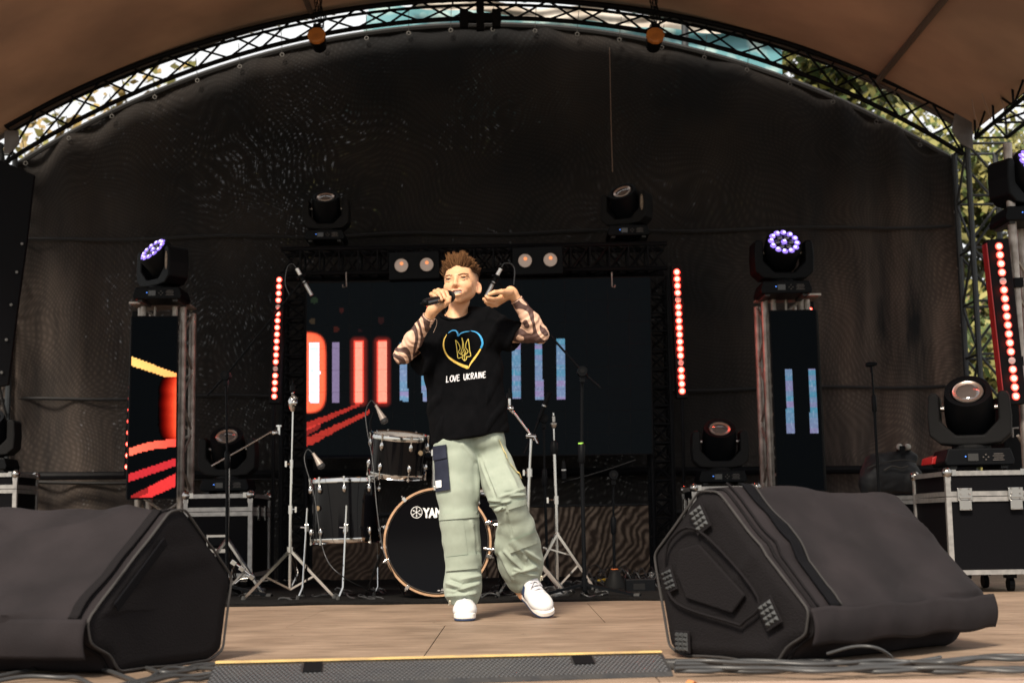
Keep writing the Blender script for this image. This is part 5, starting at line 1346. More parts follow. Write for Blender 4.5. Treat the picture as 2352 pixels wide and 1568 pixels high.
# small chrome footing peeking beside the left monitor
root = thing('drum_pedal', 'small chrome pedal linkage on the carpet beside the left floor monitor', 'drum hardware', G(560, 1345))
mb = MB(); mb.tube(Wl([(532, 1290), (545, 1297), (560, 1308), (582, 1326)], 7.4), .007, 8)
for x, y in ((537, 1292), (556, 1306), (578, 1325)): mb.box(W(x, y, 7.39), (.03, .02, .025), Matrix.Rotation(.6, 3, 'Y'))
mb.build('linkage', CHR, root, bevel=.002); mb = MB(); mb.box(G(575, 1350, .02), (.09, .25, .02)); mb.build('foot_plate', BLKM, root, bevel=.004)
mb = MB(); mb.tube([W(540, 1340, 7.4), W(552, 1330, 7.4), W(580, 1326, 7.4)], .005, 6); mb.build('rod', CHRD, root)
# chrome boom stand right of the singer
b0 = floor_at(1212, 7.6); root = thing('cymbal_stand', 'chrome boom cymbal stand directly right of the singer', 'drum hardware', b0, 'chrome cymbal stands')
for (a, b_, r_) in (((1220, 1008), (1216, 1085), .0075), ((1216, 1085), (1212, 1190), .0095), ((1212, 1190), (1208, 1350), .0115)):
    mb = MB(); mb.cyl(W(*a, 7.6), W(*b_, 7.6), r_, 12); mb.build('tube', CHR, root, smooth=40)
mb = MB(); clampj(mb, W(1216, 1085, 7.6), .016); mb.build('clamp', CHR, root, smooth=40); mb = MB(); clampj(mb, W(1212, 1190, 7.6), .016); mb.build('clamp', CHR, root, smooth=40)
mb = MB(); mb.cyl(W(1208, 1001, 7.6), W(1231, 1003, 7.6), .013, 12); mb.cyl(W(1228, 1003, 7.59), W(1236, 1018, 7.57), .006, 8); mb.build('boom_joint', CHR, root, smooth=40)
mb = MB(); mb.tube(Wl([(1228, 1010), (1178, 944)], 7.6), .0065, 8); mb.build('boom', CHR, root, smooth=40)
mb = MB(); mb.ball(W(1173, 938, 7.6), .018, 10); mb.tube(Wl([(1180, 948), (1170, 937), (1170, 915)], 7.6), .009, 8); mb.build('tilter', CHR, root, smooth=40)
mb = MB(); mb.lathe(W(1170, 915, 7.6), (0, 0, 1), [(0, .018), (.028, .018), (.03, .006), (.055, .004)], 10); mb.build('felt', BLKP, root)
tripod(root, b0, .26, .22, (-2.4, -.5, 1.6), CHR)
# hi-hat stand
b0 = floor_at(1279, 7.7); root = thing('hi_hat_stand', 'chrome hi hat stand with wide legs between the singer and the right boom stand', 'drum hardware', b0)
for (a, b_, r_) in (((1271, 948), (1273, 1020), .004), ((1273, 1030), (1277, 1150), .0085), ((1277, 1150), (1280, 1345), .0105)):
    mb = MB(); mb.cyl(W(*a, 7.7), W(*b_, 7.7), r_, 12); mb.build('tube', CHR, root, smooth=40)
mb = MB(); mb.lathe(W(1272, 977, 7.7), (0, 0, 1), [(-.015, .009), (0, .018), (.012, .018), (.02, .008), (.05, .009), (.055, .004)], 12); mb.build('clutch', CHRD, root, smooth=40)
mb = MB(); mb.lathe(W(1273, 1030, 7.7), (0, 0, 1), [(-.03, .016), (0, .022), (.03, .018), (.045, .008)], 12); mb.build('seat_cup', BLKP, root, smooth=40)
mb = MB(); clampj(mb, W(1277, 1148, 7.7), .016, .045); mb.build('clamp', CHR, root, smooth=40)
tripod(root, b0, W(1279, 1222, 7.7).z, .215, (-2.55, -.35, 1.6), CHR)
mb = MB(); P = W(1279, 1250, 7.7); mb.bar(W(1246, 1256, 7.68), W(1316, 1276, 7.72), .02, .008); mb.build('radius_rod', CHR, root)
mb = MB(); mb.bar(G(1258, 1352, .02), G(1272, 1366, .02), .09, .012); mb.build('foot_plate', CHRD, root)

def mic_stand(label, pole, Y, boom=None, r=.009, feet='tripod', joint=None, grip=None, name='microphone_stand', band=None, mic=None):
    b0 = floor_at(pole[-1][0], Y); root = thing(name, label, 'microphone stand', b0, 'black microphone stands')
    P = [W(x, y, Y) for x, y in pole]; b1 = b0 + Vector((0, 0, .03))
    mb = MB(); mb.tube([P[0], P[1]], r * .72, 10); mb.build('upper_tube', BLKP, root, smooth=40)
    mb = MB(); mb.tube([P[1], b1], r, 10); mb.build('lower_tube', BLKP, root, smooth=40)
    mb = MB(); d = (P[0] - P[1]).normalized(); mb.lathe(P[1] - d * .04, d, [(0, r * 1.3), (.01, r * 1.7), (.09, r * 1.7), (.10, r)], 12); mb.build('clutch', BLKP, root, smooth=40)
    if boom:
        mb = MB(); mb.tube([W(x, y, Y - .03) for x, y in boom], .0058, 8); mb.build('boom', BLKP, root, smooth=40)
        j = W(*pole[0], Y - .02); mb = MB(); mb.cyl(j + Vector((0, -.03, 0)), j + Vector((0, .03, 0)), .026, 18); mb.box(j + Vector((0, 0, -.03)), (.026, .03, .05)); mb.build('boom_joint', BLKP, root, smooth=40)
        mb = MB(); mb.cyl(j + Vector((0, -.031, 0)), j + Vector((0, -.034, 0)), .012, 12); mb.build('joint_cap', GRYP, root)
    if band:
        mb = MB(); q = W(*band, Y); mb.cyl(q + Vector((0, 0, -.004)), q + Vector((0, 0, .004)), r * 1.25, 12); mb.build('tape_band', mat('green_tape', (.35, .75, .1), .5), root)
    if feet == 'tripod':
        for a in (-2.7, -.45, 1.5):
            mb = MB(); e = b0 + Vector((math.cos(a) * .30, math.sin(a) * .30, .014)); mb.bar(b0 + Vector((0, 0, .07)), e, .018, .014); lg = mb.build('leg', BLKP, root)
            mb = MB(); mb.cyl(e - Vector((math.cos(a) * .03, math.sin(a) * .03, 0)), e, .015, 8); mb.build('rubber_foot', RUB, lg)
        mb = MB(); mb.cyl(b0 + Vector((0, 0, .04)), b0 + Vector((0, 0, .10)), .017, 10); mb.build('hub', BLKP, root)
    elif feet == 'cone':
        mb = MB(); mb.lathe(b0, (0, 0, 1), [(0, .065), (.02, .068), (.10, .030), (.115, .022), (.12, .012)], 20); mb.build('weighted_base', GRYP, root, smooth=40)
        mb = MB(); mb.cyl(b0 + Vector((0, 0, .118)), b0 + Vector((0, 0, .122)), .021, 16); mb.build('colour_ring', mat('orange_ring', (.6, .15, .03), .5), root)
    return root, b0
def pencil_mic(label, a, b_, Y, side=1):
    A, B = W(*a, Y), W(*b_, Y); d = (B - A).normalized(); L_ = (B - A).length; root = thing('condenser_microphone', label, 'microphone', A.lerp(B, .5), 'slim silver overhead microphones')
    mb = MB(); mb.lathe(A, d, [(0, .007), (0, .0105), (.045, .0105), (.05, .009)], 14); mb.build('connector', mat('bright_sleeve', (.75, .74, .73), .35, .4), root, smooth=40)
    mb = MB(); mb.lathe(A + d * L_ * .45, d, [(0, .0105), (L_ * .55, .0105), (L_ * .55, 0)], 14); mb.build('body', mat('mic_silver', (.45, .44, .44), .35, .7), root, smooth=40)
    mb = MB(); mb.lathe(A + d * L_ * .24, d, [(0, .0125), (.03, .013), (L_ * .24, .013)], 12); mb.build('clip', BLKP, root, smooth=40)
    mb = MB()
    for t in (.3, .55):
        c = A + d * L_ * t; _, u, v = frame(d); mb.tube([c + (u * math.cos(k) + v * math.sin(k)) * .024 for k in [i * math.pi / 5 for i in range(10)]], .004, 6, closed=True)
    mb.build('shock_mount', BLKP, root, smooth=60)
    return root
mic_stand('tall boom microphone stand in front of the left flight case', [(519, 862), (522, 1060), (522, 1340)], 7.9, [(476, 908), (519, 862), (640, 712), (668, 676), (690, 650)], joint=True)
pencil_mic('slim silver microphone at the tip of the left boom, above the red light bar', (682, 617), (716, 678), 7.87)
cable('thin cable running down from the left overhead microphone', [W(681, 616, 7.86), W(672, 606, 7.86), W(660, 614, 7.86), W(655, 650, 7.86), W(664, 676, 7.86)], .0025, group='thin microphone cables')
mic_stand('tall boom microphone stand with a green tape band to the right of the singer', [(1337, 853), (1336, 1045), (1340, 1345)], 7.35, [(1379, 891), (1337, 853), (1262, 768), (1195, 694), (1160, 662), (1146, 650)], r=.011, band=(1334, 1018), joint=True)
pencil_mic('slim silver microphone at the tip of the right boom, beside the raised hand', (1150, 617), (1117, 680), 7.32)
cable('thin cable curving over the right overhead microphone', [W(1152, 614, 7.3), W(1158, 605, 7.3), W(1174, 606, 7.3), W(1182, 620, 7.3), W(1180, 654, 7.3)], .003, group='thin microphone cables')
root, b0 = mic_stand('short microphone stand with a round weighted base and a low boom, on the cables', [(1409, 1090), (1409, 1210), (1409, 1330)], 8.1, [(1290, 1108), (1350, 1092), (1409, 1074), (1460, 1056)], r=.009, feet='cone')
mic_stand('dark microphone stand partly hidden behind the chrome stands', [(1249, 960), (1251, 1100), (1256, 1340)], 8.1, [(1205, 1040), (1230, 985), (1262, 905)], r=.009)
for a, b_, Y, lab in (((1238, 962), (1262, 902), 8.02, 'long dark microphone angled upward beside the chrome boom stand'), ((1294, 1058), (1296, 1100), 8.0, 'dark microphone hanging upright at the end of the low boom')):
    root = thing('microphone', lab, 'microphone', W(*a, Y)); mb = MB(); A, B = W(*a, Y), W(*b_, Y); mb.lathe(A, B - A, [(0, .008), (.02, .011), ((B - A).length * .6, .013), ((B - A).length, .015), ((B - A).length + .004, .01)], 12); mb.build('body', BLKP, root, smooth=40)
    mb = MB(); q = A.lerp(B, .5); d_ = (B - A).normalized(); mb.cyl(q - d_ * .004, q + d_ * .004, .0155, 12); mb.build('ring', CHRD, root)
root, b0 = mic_stand('straight microphone stand with an empty clip in front of the right backdrop', [(2001, 832), (2008, 930), (2024, 1140)], 8.0, r=.0085)
# its clip
root2 = thing('microphone_clip', 'empty black microphone clip on top of the straight right stand', 'clip', W(2001, 832, 8.0)); mb = MB(); mb.lathe(W(1988, 838, 8.0), (1, 0, .1), [(0, .012), (.02, .016), (.05, .013), (.065, .008)], 10); mb.build('clip_body', BLKP, root2, smooth=40); mb = MB(); mb.cyl(W(2001, 838, 8.0), W(2002, 856, 8.0), .008, 8); mb.build('swivel', BLKP, root2)
# drum microphones
def dyn_mic(label, a, b_, Y, col=(.33, .29, .26)):
    A, B = W(*a, Y), W(*b_, Y); d = (B - A).normalized(); L_ = (B - A).length; root = thing('microphone', label, 'microphone', A, 'beige drum microphones')
    mb = MB(); mb.lathe(A, d, [(0, .007), (L_ * .2, .0085), (L_ * .22, .009), (L_ * .75, .019), (L_ * .76, .017)], 14); mb.build('body', mat('mic_beige', (.40, .34, .30), .4, .3), root, smooth=40)
    mb = MB(); mb.lathe(A + d * L_ * .76, d, [(0, .018), (.003, .021), (L_ * .16, .021), (L_ * .24, .012)], 14); mb.build('grille', mat('mic_grille_dark', (.02, .02, .022), .6), root, smooth=40)
    return root
dyn_mic('beige microphone pointing down at the rack tom', (863, 930), (886, 972), 7.5)
dyn_mic('beige microphone pointing down at the large floor tom', (719, 1040), (741, 1075), 7.4)
mb = MB(); mb.tube(Wl([(858, 947), (850, 970), (851, 990), (858, 1000)], 7.52), .006, 6); tag(mb.build('mic_clamp', BLKP, smooth=60), 'black clamp arm holding the microphone on the rack tom rim', 'clamp')
cable('thin cable looping down from the rack tom microphone past the bass drum', [W(864, 930, 7.5), W(852, 920, 7.5), W(840, 945, 7.45), W(843, 985, 7.42), W(856, 1060, 7.38), W(866, 1170, 7.3), W(880, 1260, 7.28), W(900, 1310, 7.27), G(930, 1368, .004)], .0028, group='thin microphone cables')
cable('thin cable hanging from the floor tom microphone along the drum', [W(718, 1040, 7.4), W(706, 1032, 7.4), W(700, 1060, 7.36), W(722, 1140, 7.33), W(745, 1270, 7.3), W(790, 1325, 7.25), G(870, 1365, .004)], .0028, group='thin microphone cables')
# cable heaps on the carpet
def heap(label, px0, px1, py0, py1, n, seed, z=.05, Y=None):
    r = random.Random(seed); mb = MB()
    for k in range(n):
        x, y = r.uniform(px0, px1), r.uniform(py0, py1); pts = []
        a = r.uniform(0, 6.28)
        for i in range(7):
            a += r.uniform(-1.3, 1.3); x += math.cos(a) * 16; y += math.sin(a) * 3.2; x = min(max(x, px0 - 25), px1 + 25); y = min(max(y, py0 - 3), py1 + 3)
            q = G(x, y, 0); q.z = r.uniform(.004, z) * (1 if 0 < i < 6 else .2) + .005; pts.append(q)
        mb.tube(spline(pts, 5), .0042, 5)
    o = tag(mb.build('cable_heap', CABLE, smooth=60), label, 'cables'); o['kind'] = 'stuff'; return o
heap('tangle of black cables behind the round based microphone stand', 1375, 1520, 1330, 1352, 24, 4, .09)
heap('tangle of black cables on the carpet right of the singer', 1130, 1370, 1350, 1374, 26, 8, .03)
heap('loose black cables on the carpet left of the bass drum', 560, 900, 1362, 1378, 12, 11, .02)
mb = MB(); mb.tube([G(1375, 1333, .03), G(1400, 1328, .035), G(1422, 1324, .03)], .008, 6); tag(mb.build('tape_strip', mat('tape_yellow', (.6, .4, .05), .6)), 'short yellow taped cable end in the cable tangle', 'cable')
# power box at far right
root = thing('stage_box', 'low black box on the floor behind the cable tangle', 'box', G(1470, 1345)); mb = MB(); mb.box(G(1470, 1343, .04), (.16, .1, .07)); mb.build('housing', BLKP, root, bevel=.005)
mb = MB(); mb.box(G(1466, 1345, .05) + Vector((0, -.055, 0)), (.06, .006, .03)); mb.build('socket_panel', GRYP, root)
# ================================================================== THE SINGER
YP = 5.85
prt = thing('person', 'person in a black t-shirt and pale green cargo trousers singing into a handheld microphone', 'person', floor_at(1075, YP))
def P3(px, py, Y): return W(px, py, Y)
HV = .003
fb = Field(W(895, 1440, 5.4) + Vector((0, -.25, 0)), W(1275, 560, 6.1) + Vector((0, .1, 0)), HV)
# --- head frame
HC = W(1058.5, 654.5, 5.86)
HR = (Matrix.Rotation(math.radians(4.0), 3, 'Y').inverted() @ Matrix.Rotation(math.radians(-12), 3, 'Z') @ Matrix.Rotation(math.radians(-6), 3, 'X'))
def H(x, y, z): return HC + HR @ Vector((x, y, z))
K = 1.0
fb.ell(H(0, .018, .028), (.0705, .088, .074), .0, HR)               # skull
fb.ell(H(0, -.010, -.008), (.0605, .074, .070), .02, HR)            # face mass
fb.cap(H(-.037, .000, -.036), H(-.009, -.060, -.0735), .0185, .0140, .022); fb.cap(H(.037, .000, -.036), H(.009, -.060, -.0735), .0185, .0140, .022)
fb.ell(H(0, -.068, -.0785), (.0155, .0125, .0125), .016, HR)             # chin
for s in (-1, 1):
    fb.ell(H(s * .036, -.055, -.022), (.023, .020, .020), .022, HR)     # cheeks
    fb.ell(H(s * .0305, -.098, .0055), (.0175, .0265, .0100), .010, HR, sub=True)   # sockets
    fb.cap(H(s * .010, -.080, .0225), H(s * .046, -.068, .0245), .0070, .0055, .016)  # brow ridge
    fb.cap(H(s * .018, -.0775, .0085), H(s * .031, -.0800, .0128), .0028, .0032, .004); fb.cap(H(s * .031, -.0800, .0128), H(s * .045, -.0705, .0078), .0032, .0026, .004)   # upper lid
    fb.cap(H(s * .018, -.0775, .0050), H(s * .031, -.0785, .0000), .0028, .0032, .004); fb.cap(H(s * .031, -.0785, .0000), H(s * .045, -.0700, .0052), .0032, .0026, .004)    # lower lid
    fb.ell(H(s * .0110, -.089, -.0245), (.0062, .0080, .0058), .006, HR)    # nostril wing
    fb.ell(H(s * .0068, -.0955, -.0295), (.0036, .0055, .0032), .002, HR, sub=True)
    fb.cap(H(s * .019, -.082, -.030), H(s * .033, -.066, -.050), .0050, .0040, .014)  # nasolabial fold
    # ear
    er = HR @ Matrix.Rotation(-s * .80, 3, 'Z'); en = Vector((s * math.cos(.8), -math.sin(.8), 0)); ec = Vector((s * .0715, .013, -.0180))
    fb.ell(H(*ec), (.0055, .0165, .0265), .004, er)
    fb.ell(H(*(ec + en * .0048 + Vector((0, 0, .002)))), (.0052, .0112, .0190), .001, er, sub=True)
    fb.ell(H(*(ec + en * .0015 + Vector((-s * .008, -.006, -.004)))), (.0045, .0045, .009), .003, er)
fb.cap(H(0, -.079, .022), H(0, -.0955, -.017), .0052, .0072, .012)    # nose bridge
fb.ell(H(0, -.0975, -.0205), (.0088, .0085, .0074), .007, HR)          # nose tip
# grimacing mouth with teeth showing
MX, MZ = .0035, -.0080
def HM(x, y, z): return H(x + MX, y, z + MZ)
fb.ell(HM(-.001, -.078, -.048), (.028, .017, .017), .016, HR)
fb.ell(HM(0.001, -.101, -.0470), (.0235, .0225, .0080), .003, HR, sub=True)
lipU = [(-.0235, -.082, -.0455), (-.012, -.0935, -.0388), (0, -.0962, -.0380), (.012, -.0930, -.0374), (.0275, -.077, -.0390)]
lipL = [(-.0225, -.082, -.0480), (-.012, -.0915, -.0575), (0, -.0940, -.0598), (.012, -.0910, -.0568), (.0270, -.077, -.0415)]
lipU = [(x + MX, y, z + MZ) for x, y, z in lipU]; lipL = [(x + MX, y, z + MZ) for x, y, z in lipL]
fb.chain([H(*p) for p in lipU], [.0020, .0032, .0034, .0032, .0020], .004); fb.chain([H(*p) for p in lipL], [.0022, .0044, .0052, .0044, .0022], .004)
# frown creases between the brows
fb.cap(H(-.004, -.092, .030), H(-.0055, -.091, .040), .0012, .001, .003, sub=True); fb.cap(H(.005, -.092, .028), H(.006, -.091, .039), .0012, .001, .003, sub=True)
# --- neck and trunk
nb = P3(1046, 742, 5.90)
fb.cap(P3(1056, 676, 5.905), P3(1052, 716, 5.905), .0385, .0395, .010); fb.cap(P3(1052, 716, 5.905), nb, .0395, .046, .01)
fb.cap(P3(1038, 698, 5.89), P3(1043, 736, 5.855), .010, .006, .016); fb.cap(P3(1073, 694, 5.89), P3(1052, 736, 5.855), .010, .006, .016)
fb.cap(nb, P3(1012, 756, 5.91), .040, .034, .03); fb.cap(nb, P3(1100, 750, 5.91), .040, .034, .03)
ch = P3(1068, 800, 5.90); wa = P3(1078, 930, 5.90); hi = P3(1084, 1005, 5.90)
def ellr(c, r, k=.03): fb.ell(c, r, k)
ellr(P3(1068, 805, 5.92), (.105, .060, .11)); ellr(wa, (.105, .070, .13)); ellr(hi, (.080, .045, .06)); ellr(P3(1062, 768, 5.92), (.11, .042, .05))
# --- legs (inside the trousers)
for pts, rs in (([(1052, 1030, 5.89), (1056, 1185, 5.84), (1062, 1368, 5.89)], [.038, .040, .034]), ([(1128, 1022, 5.89), (1168, 1150, 5.80), (1200, 1345, 5.97)], [.038, .040, .034])):
    fb.chain([P3(*p) for p in pts], rs, .03)
# --- arms
SH1, EL1, WR1 = P3(1003, 752, 5.90), P3(925, 816, 5.78), P3(996, 712, 5.655)
SH2, EL2, WR2 = P3(1120, 764, 5.90), P3(1240, 768, 5.82), P3(1178, 676, 5.76)
fb.cap(SH1, EL1, .046, .033, .03); fb.chain([EL1, EL1.lerp(WR1, .35), WR1], [.030, .032, .0195], .02)
fb.cap(SH2, EL2, .038, .033, .03); fb.chain([EL2, EL2.lerp(WR2, .35), WR2], [.028, .031, .0190], .02)
# --- the hand on the microphone
MT, MH = P3(977, 695, 5.515), P3(1030, 681.5, 5.655)          # microphone tail and head
mdir = (MH - MT).normalized()
palm = [(992, 712, 5.655), (1003, 700, 5.665), (1010, 690, 5.672)]
fb.chain([P3(*p) for p in palm], [.020, .025, .024], .016)
fb.cap(P3(998, 690, 5.655), P3(1021, 688, 5.680), .016, .015, .014)
fb.cap(P3(1003, 705, 5.650), P3(1024, 697, 5.655), .016, .012, .014)
fing = [([(1018, 680, 5.680), (1016, 668.5, 5.655), (1025, 672, 5.622), (1030, 683, 5.612)], .0088),
        ([(1010, 680, 5.672), (1007, 667.0, 5.645), (1016, 671, 5.606), (1022, 685, 5.596)], .0092),
        ([(1002, 683, 5.662), (999, 669.5, 5.632), (1007, 674, 5.592), (1014, 688, 5.583)], .0088),
        ([(996, 688, 5.650), (991, 675.5, 5.615), (998, 679, 5.578), (1006, 690, 5.572)], .0078)]
for pts, r_ in fing:
    fb.chain([P3(*p) for p in pts], [r_ * 1.1, r_ * 1.05, r_, r_ * .84], .0045)
fb.chain([P3(*p) for p in [(1006, 708, 5.640), (1020, 701, 5.615), (1030, 692, 5.598), (1033, 683, 5.594)]], [.0145, .0105, .0092, .0080], .007)   # thumb
# --- the open hand
WR2h = P3(1166, 666, 5.765)
fb.cap(WR2, P3(1172, 668, 5.76), .019, .020, .014)
fb.cap(P3(1176, 671, 5.755), P3(1151, 685, 5.735), .0185, .0150, .014); fb.cap(P3(1172, 675, 5.790), P3(1151, 690, 5.765), .0180, .0145, .014); fb.cap(P3(1174, 669, 5.72), P3(1160, 676, 5.705), .0130, .012, .012)
open_f = [([(1150, 684, 5.715), (1136, 687.5, 5.690), (1122, 684.5, 5.678), (1116, 680.5, 5.676)], .0076),
          ([(1148, 688, 5.735), (1132, 694.5, 5.710), (1118, 692.0, 5.695), (1111, 686.5, 5.690)], .0080),
          ([(1149, 691, 5.757), (1135, 699.0, 5.738), (1122, 698.5, 5.722), (1115, 693.5, 5.715)], .0078),
          ([(1152, 693, 5.775), (1141, 701.0, 5.765), (1130, 702.5, 5.755), (1123, 699.5, 5.748)], .0070)]
for pts, r_ in open_f: fb.chain([P3(*p) for p in pts], [r_ * 1.15, r_ * 1.05, r_, r_ * .82], .004)
fb.chain([P3(*p) for p in [(1168, 670, 5.710), (1152, 670.0, 5.675), (1136, 671.5, 5.655), (1124, 676.0, 5.648)]], [.014, .0105, .0090, .0078], .006)
# --- ankles and feet stubs
fb.cap(P3(1062, 1368, 5.89), P3(1063, 1392, 5.88), .036, .034, .02); fb.cap(P3(1200, 1345, 5.97), P3(1206, 1362, 5.96), .036, .032, .02)
bme = fb.mesh('body'); relax(bme, 1, .4)
SKIN = attr_mat('skin', 'tint', .52, sss=.12); SKIN.node_tree.nodes['Principled BSDF'].inputs['Specular IOR Level'].default_value = .35
inv = HR.transposed(); cols = np.empty((len(bme.vertices), 4), np.float32)
lU = [H(*p) for p in lipU]; lL = [H(*p) for p in lipL]
def segd(p, ch_):
    b = 9
    for a, c in zip(ch_, ch_[1:]):
        ab = c - a; t = min(max((p - a).dot(ab) / ab.length_squared, 0), 1); b = min(b, (p - (a + ab * t)).length)
    return b
for i, v_ in enumerate(bme.vertices):
    q = inv @ (v_.co - HC); c = Vector((.60, .335, .190)); n = mnoise.noise(v_.co * 60) * .02
    if v_.co.z > WR1.z - .3 and q.length < .19 and q.z > -.12:
        if q.y < -.04 and abs(q.x) < .045 and -.082 < q.z < -.035:
            d = min(segd(v_.co, lU), segd(v_.co, lL)); c = c.lerp(Vector((.60, .27, .20)), 1 - sstep(.0028, .0048, d))
            if q.y < -.075 and abs(q.z + .0465 - MZ) < .0070 and abs(q.x - MX) < .0215 and d > .0032: c = Vector((.16, .05, .04))
        if q.y < -.03: c = c.lerp(Vector((.62, .29, .17)), .35 * math.exp(-((abs(q.x) - .038) ** 2 + (q.z + .025) ** 2) / .0004))
        if abs(q.x) > .066 and abs(q.z + .018) < .034: c = c.lerp(Vector((.62, .28, .20)), .35)
        # shaved sides fade into the hair
        hl = .048 + .02 * sstep(0, -.06, q.y) - .020 * sstep(.0, .06, q.y)
        f = sstep(hl - .050, hl - .005, q.z) * sstep(-.052, -.034, q.y) * sstep(.045, .058, abs(q.x) + max(q.y, 0) * .6)
        c = c.lerp(Vector((.075, .042, .026)), f * .92)
        if q.y > .05: c = c.lerp(Vector((.08, .045, .03)), sstep(-.03, .01, q.z))
    cols[i] = (c.x * (1 + n), c.y * (1 + n), c.z * (1 + n), 1)
ca = bme.color_attributes.new('tint', 'FLOAT_COLOR', 'POINT'); ca.data.foreach_set('color', cols.ravel())
body = link_mesh('body', bme, SKIN, prt, True)
btree = bvh(body.data) if False else None
# --- eyes, teeth, brows
EYEW = mat('eye_white', (.66, .62, .58), .15, coat=.5); IRIS = mat('iris_blue_grey', (.06, .085, .09), .15, coat=.8); PUP = mat('pupil', (.004, .004, .004), .1, coat=1)
for s in (-1, 1):
    c = H(s * .0312, -.0655, .0062); mb = MB(); mb.ball(c, .0125, 18); e = mb.build('eye', EYEW, prt, smooth=80)
    gz = (HR @ Vector((.10, -1, .04))).normalized(); mb = MB(); mb.lathe(c + gz * .0097, gz, [(0, .0074), (.0018, .0064), (.0027, .0026), (.0030, 0)], 16); ir = mb.build('iris', IRIS, e, smooth=80)
    mb = MB(); mb.lathe(c + gz * .0123, gz, [(0, .0028), (.0008, .0018), (.001, 0)], 12); mb.build('pupil', PUP, ir, smooth=80)
    mb = MB(); rows_ = []
    for t in range(13):
        u = t / 12; x = .012 + .040 * u; y_ = -.0905 + .0155 * u * u + .002 * u; z = .0215 + .0042 * math.sin(u * 2.4) - (.0015 if s > 0 else .0005) * (1 - u); th = .0019 * math.sin(min(u * 5 + .35, 1.57)) * (1 - .55 * u)
        rows_.append([H(s * x, y_ - .0015 - .0015 * k, z + (k - .5) * th) if False else H(s * x, y_ + (.0042 if k in (0, 2) else .0016), z + (k - 1) * th) for k in range(3)])
    mb.grid(rows_); eb = mb.build('eyebrow', mat('brow_hair', (.34, .20, .11), .8, col2=(.48, .28, .16), nscale=500), prt, smooth=80); s_ = eb.modifiers.new('thickness', 'SOLIDIFY'); s_.thickness = .002; s_.offset = 0
    mb = MB(); mb.tube([H(s * x, y_, z) for x, y_, z in ((.0175, -.0805, .0080), (.025, -.0830, .0112), (.033, -.0825, .0118), (.040, -.0780, .0098), (.0465, -.0715, .0066))], [.0008, .0016, .0018, .0017, .0008], 5); mb.build('eyelash', mat('lash', (.03, .018, .012), .8), prt)
mb = MB()
for row, z0, h_ in ((0, -.0430, .0090), (1, -.0525, .0055)):
    for k in range(8):
        a = (k - 3.5) * .0046; yy = -.0905 + a * a * 14 + row * .0015; mb.box(HM(a, yy + .0015, z0), ((.0043 if row == 0 else .0039), .004, h_), HR @ Matrix.Rotation(a * 22, 3, 'Z'))
mb.build('teeth', mat('tooth_enamel', (.85, .82, .76), .3), prt, bevel=.0008)
# --- hair: tapered locks combed up into spikes
HAIR = attr_mat('hair_brown', 'tint', .55)
vs, fs, hc = [], [], []
r_ = random.Random(21)
def lock(root_, d, L_, w_, col, bend):
    dd, u, v = frame(d); n = 4; base = len(vs)
    for i in range(n + 1):
        t = i / n; ww = w_ * (1 - t) ** .8; p = root_ + dd * L_ * t + bend * (t * t * L_)
        for k in range(3):
            a = 2.1 * k; vs.append(p + (u * math.cos(a) + v * math.sin(a)) * max(ww, .0002)); g = .55 + .85 * t; hc.append((col[0] * g, col[1] * g, col[2] * g, 1))
    for i in range(n):
        for k in range(3): fs.append((base + i * 3 + k, base + i * 3 + (k + 1) % 3, base + (i + 1) * 3 + (k + 1) % 3, base + (i + 1) * 3 + k))
def scalp(px_, py_):
    q = 1 - (px_ / .0705) ** 2 - ((py_ - .018) / .088) ** 2
    return .028 + .074 * math.sqrt(q) if q > 0 else None
tufts = []
for k in range(135):
    a = r_.uniform(0, 2 * math.pi); q = math.sqrt(r_.random()); tx, ty = q * math.cos(a) * .066, .018 + q * math.sin(a) * .082
    z0 = scalp(tx, ty)
    if z0 is None or ty < -.058: continue
    fr = max(0, min(1, (.03 - ty) / .07)); x_ = tx / .066
    d = Vector((x_ * .45 + r_.gauss(0, .16), (ty - .018) / .088 * .30 - .06 + r_.gauss(0, .14), 1)).normalized()
    L_ = (.031 + .022 * fr) * (1 - .62 * abs(x_) ** 2.0) * r_.uniform(.70, 1.25); tufts.append((Vector((tx, ty, z0)), d, L_))
for k in range(9500):
    a = r_.uniform(0, 2 * math.pi); q = math.sqrt(r_.random()); px_, py_ = q * math.cos(a) * .0695, .018 + q * math.sin(a) * .087
    z_ = scalp(px_, py_)
    if z_ is None: continue
    p = Vector((px_, py_, z_)); g = r_.random(); x_ = px_ / .0705
    if z_ < .060 - .010 * (py_ > 0) or py_ < -.056:
        if py_ < -.030: continue
        nrm_ = Vector((px_ / .0705, (py_ - .018) / .088, .35)).normalized(); lock(H(*p), HR @ nrm_, .006 + .004 * g, .0011, mix3((.030, .016, .010), (.07, .035, .02), g), Vector((0, 0, 0))); continue
    tf = min(tufts, key=lambda t: (t[0] - p).length_squared * r_.uniform(.8, 1.25))
    tip = tf[0] + tf[1] * tf[2] * r_.uniform(.72, 1.08) + Vector((r_.gauss(0, .0022), r_.gauss(0, .0022), 0)) + (p - tf[0]) * .18
    dv = tip - p; col = mix3((.040, .018, .009), (.25, .125, .055), g ** 1.7)
    if abs(x_) > .8: col = mix3(col, (.04, .02, .012), .6)
    bd = (tf[1] * .25 - Vector((0, 0, 0))) ; lock(H(*(p - Vector((0, 0, .003)))), HR @ (dv + Vector((p.x * .25, 0, 0))), dv.length, .0014, col, HR @ Vector((r_.gauss(0, .07), .10 + r_.gauss(0, .07), 0)))
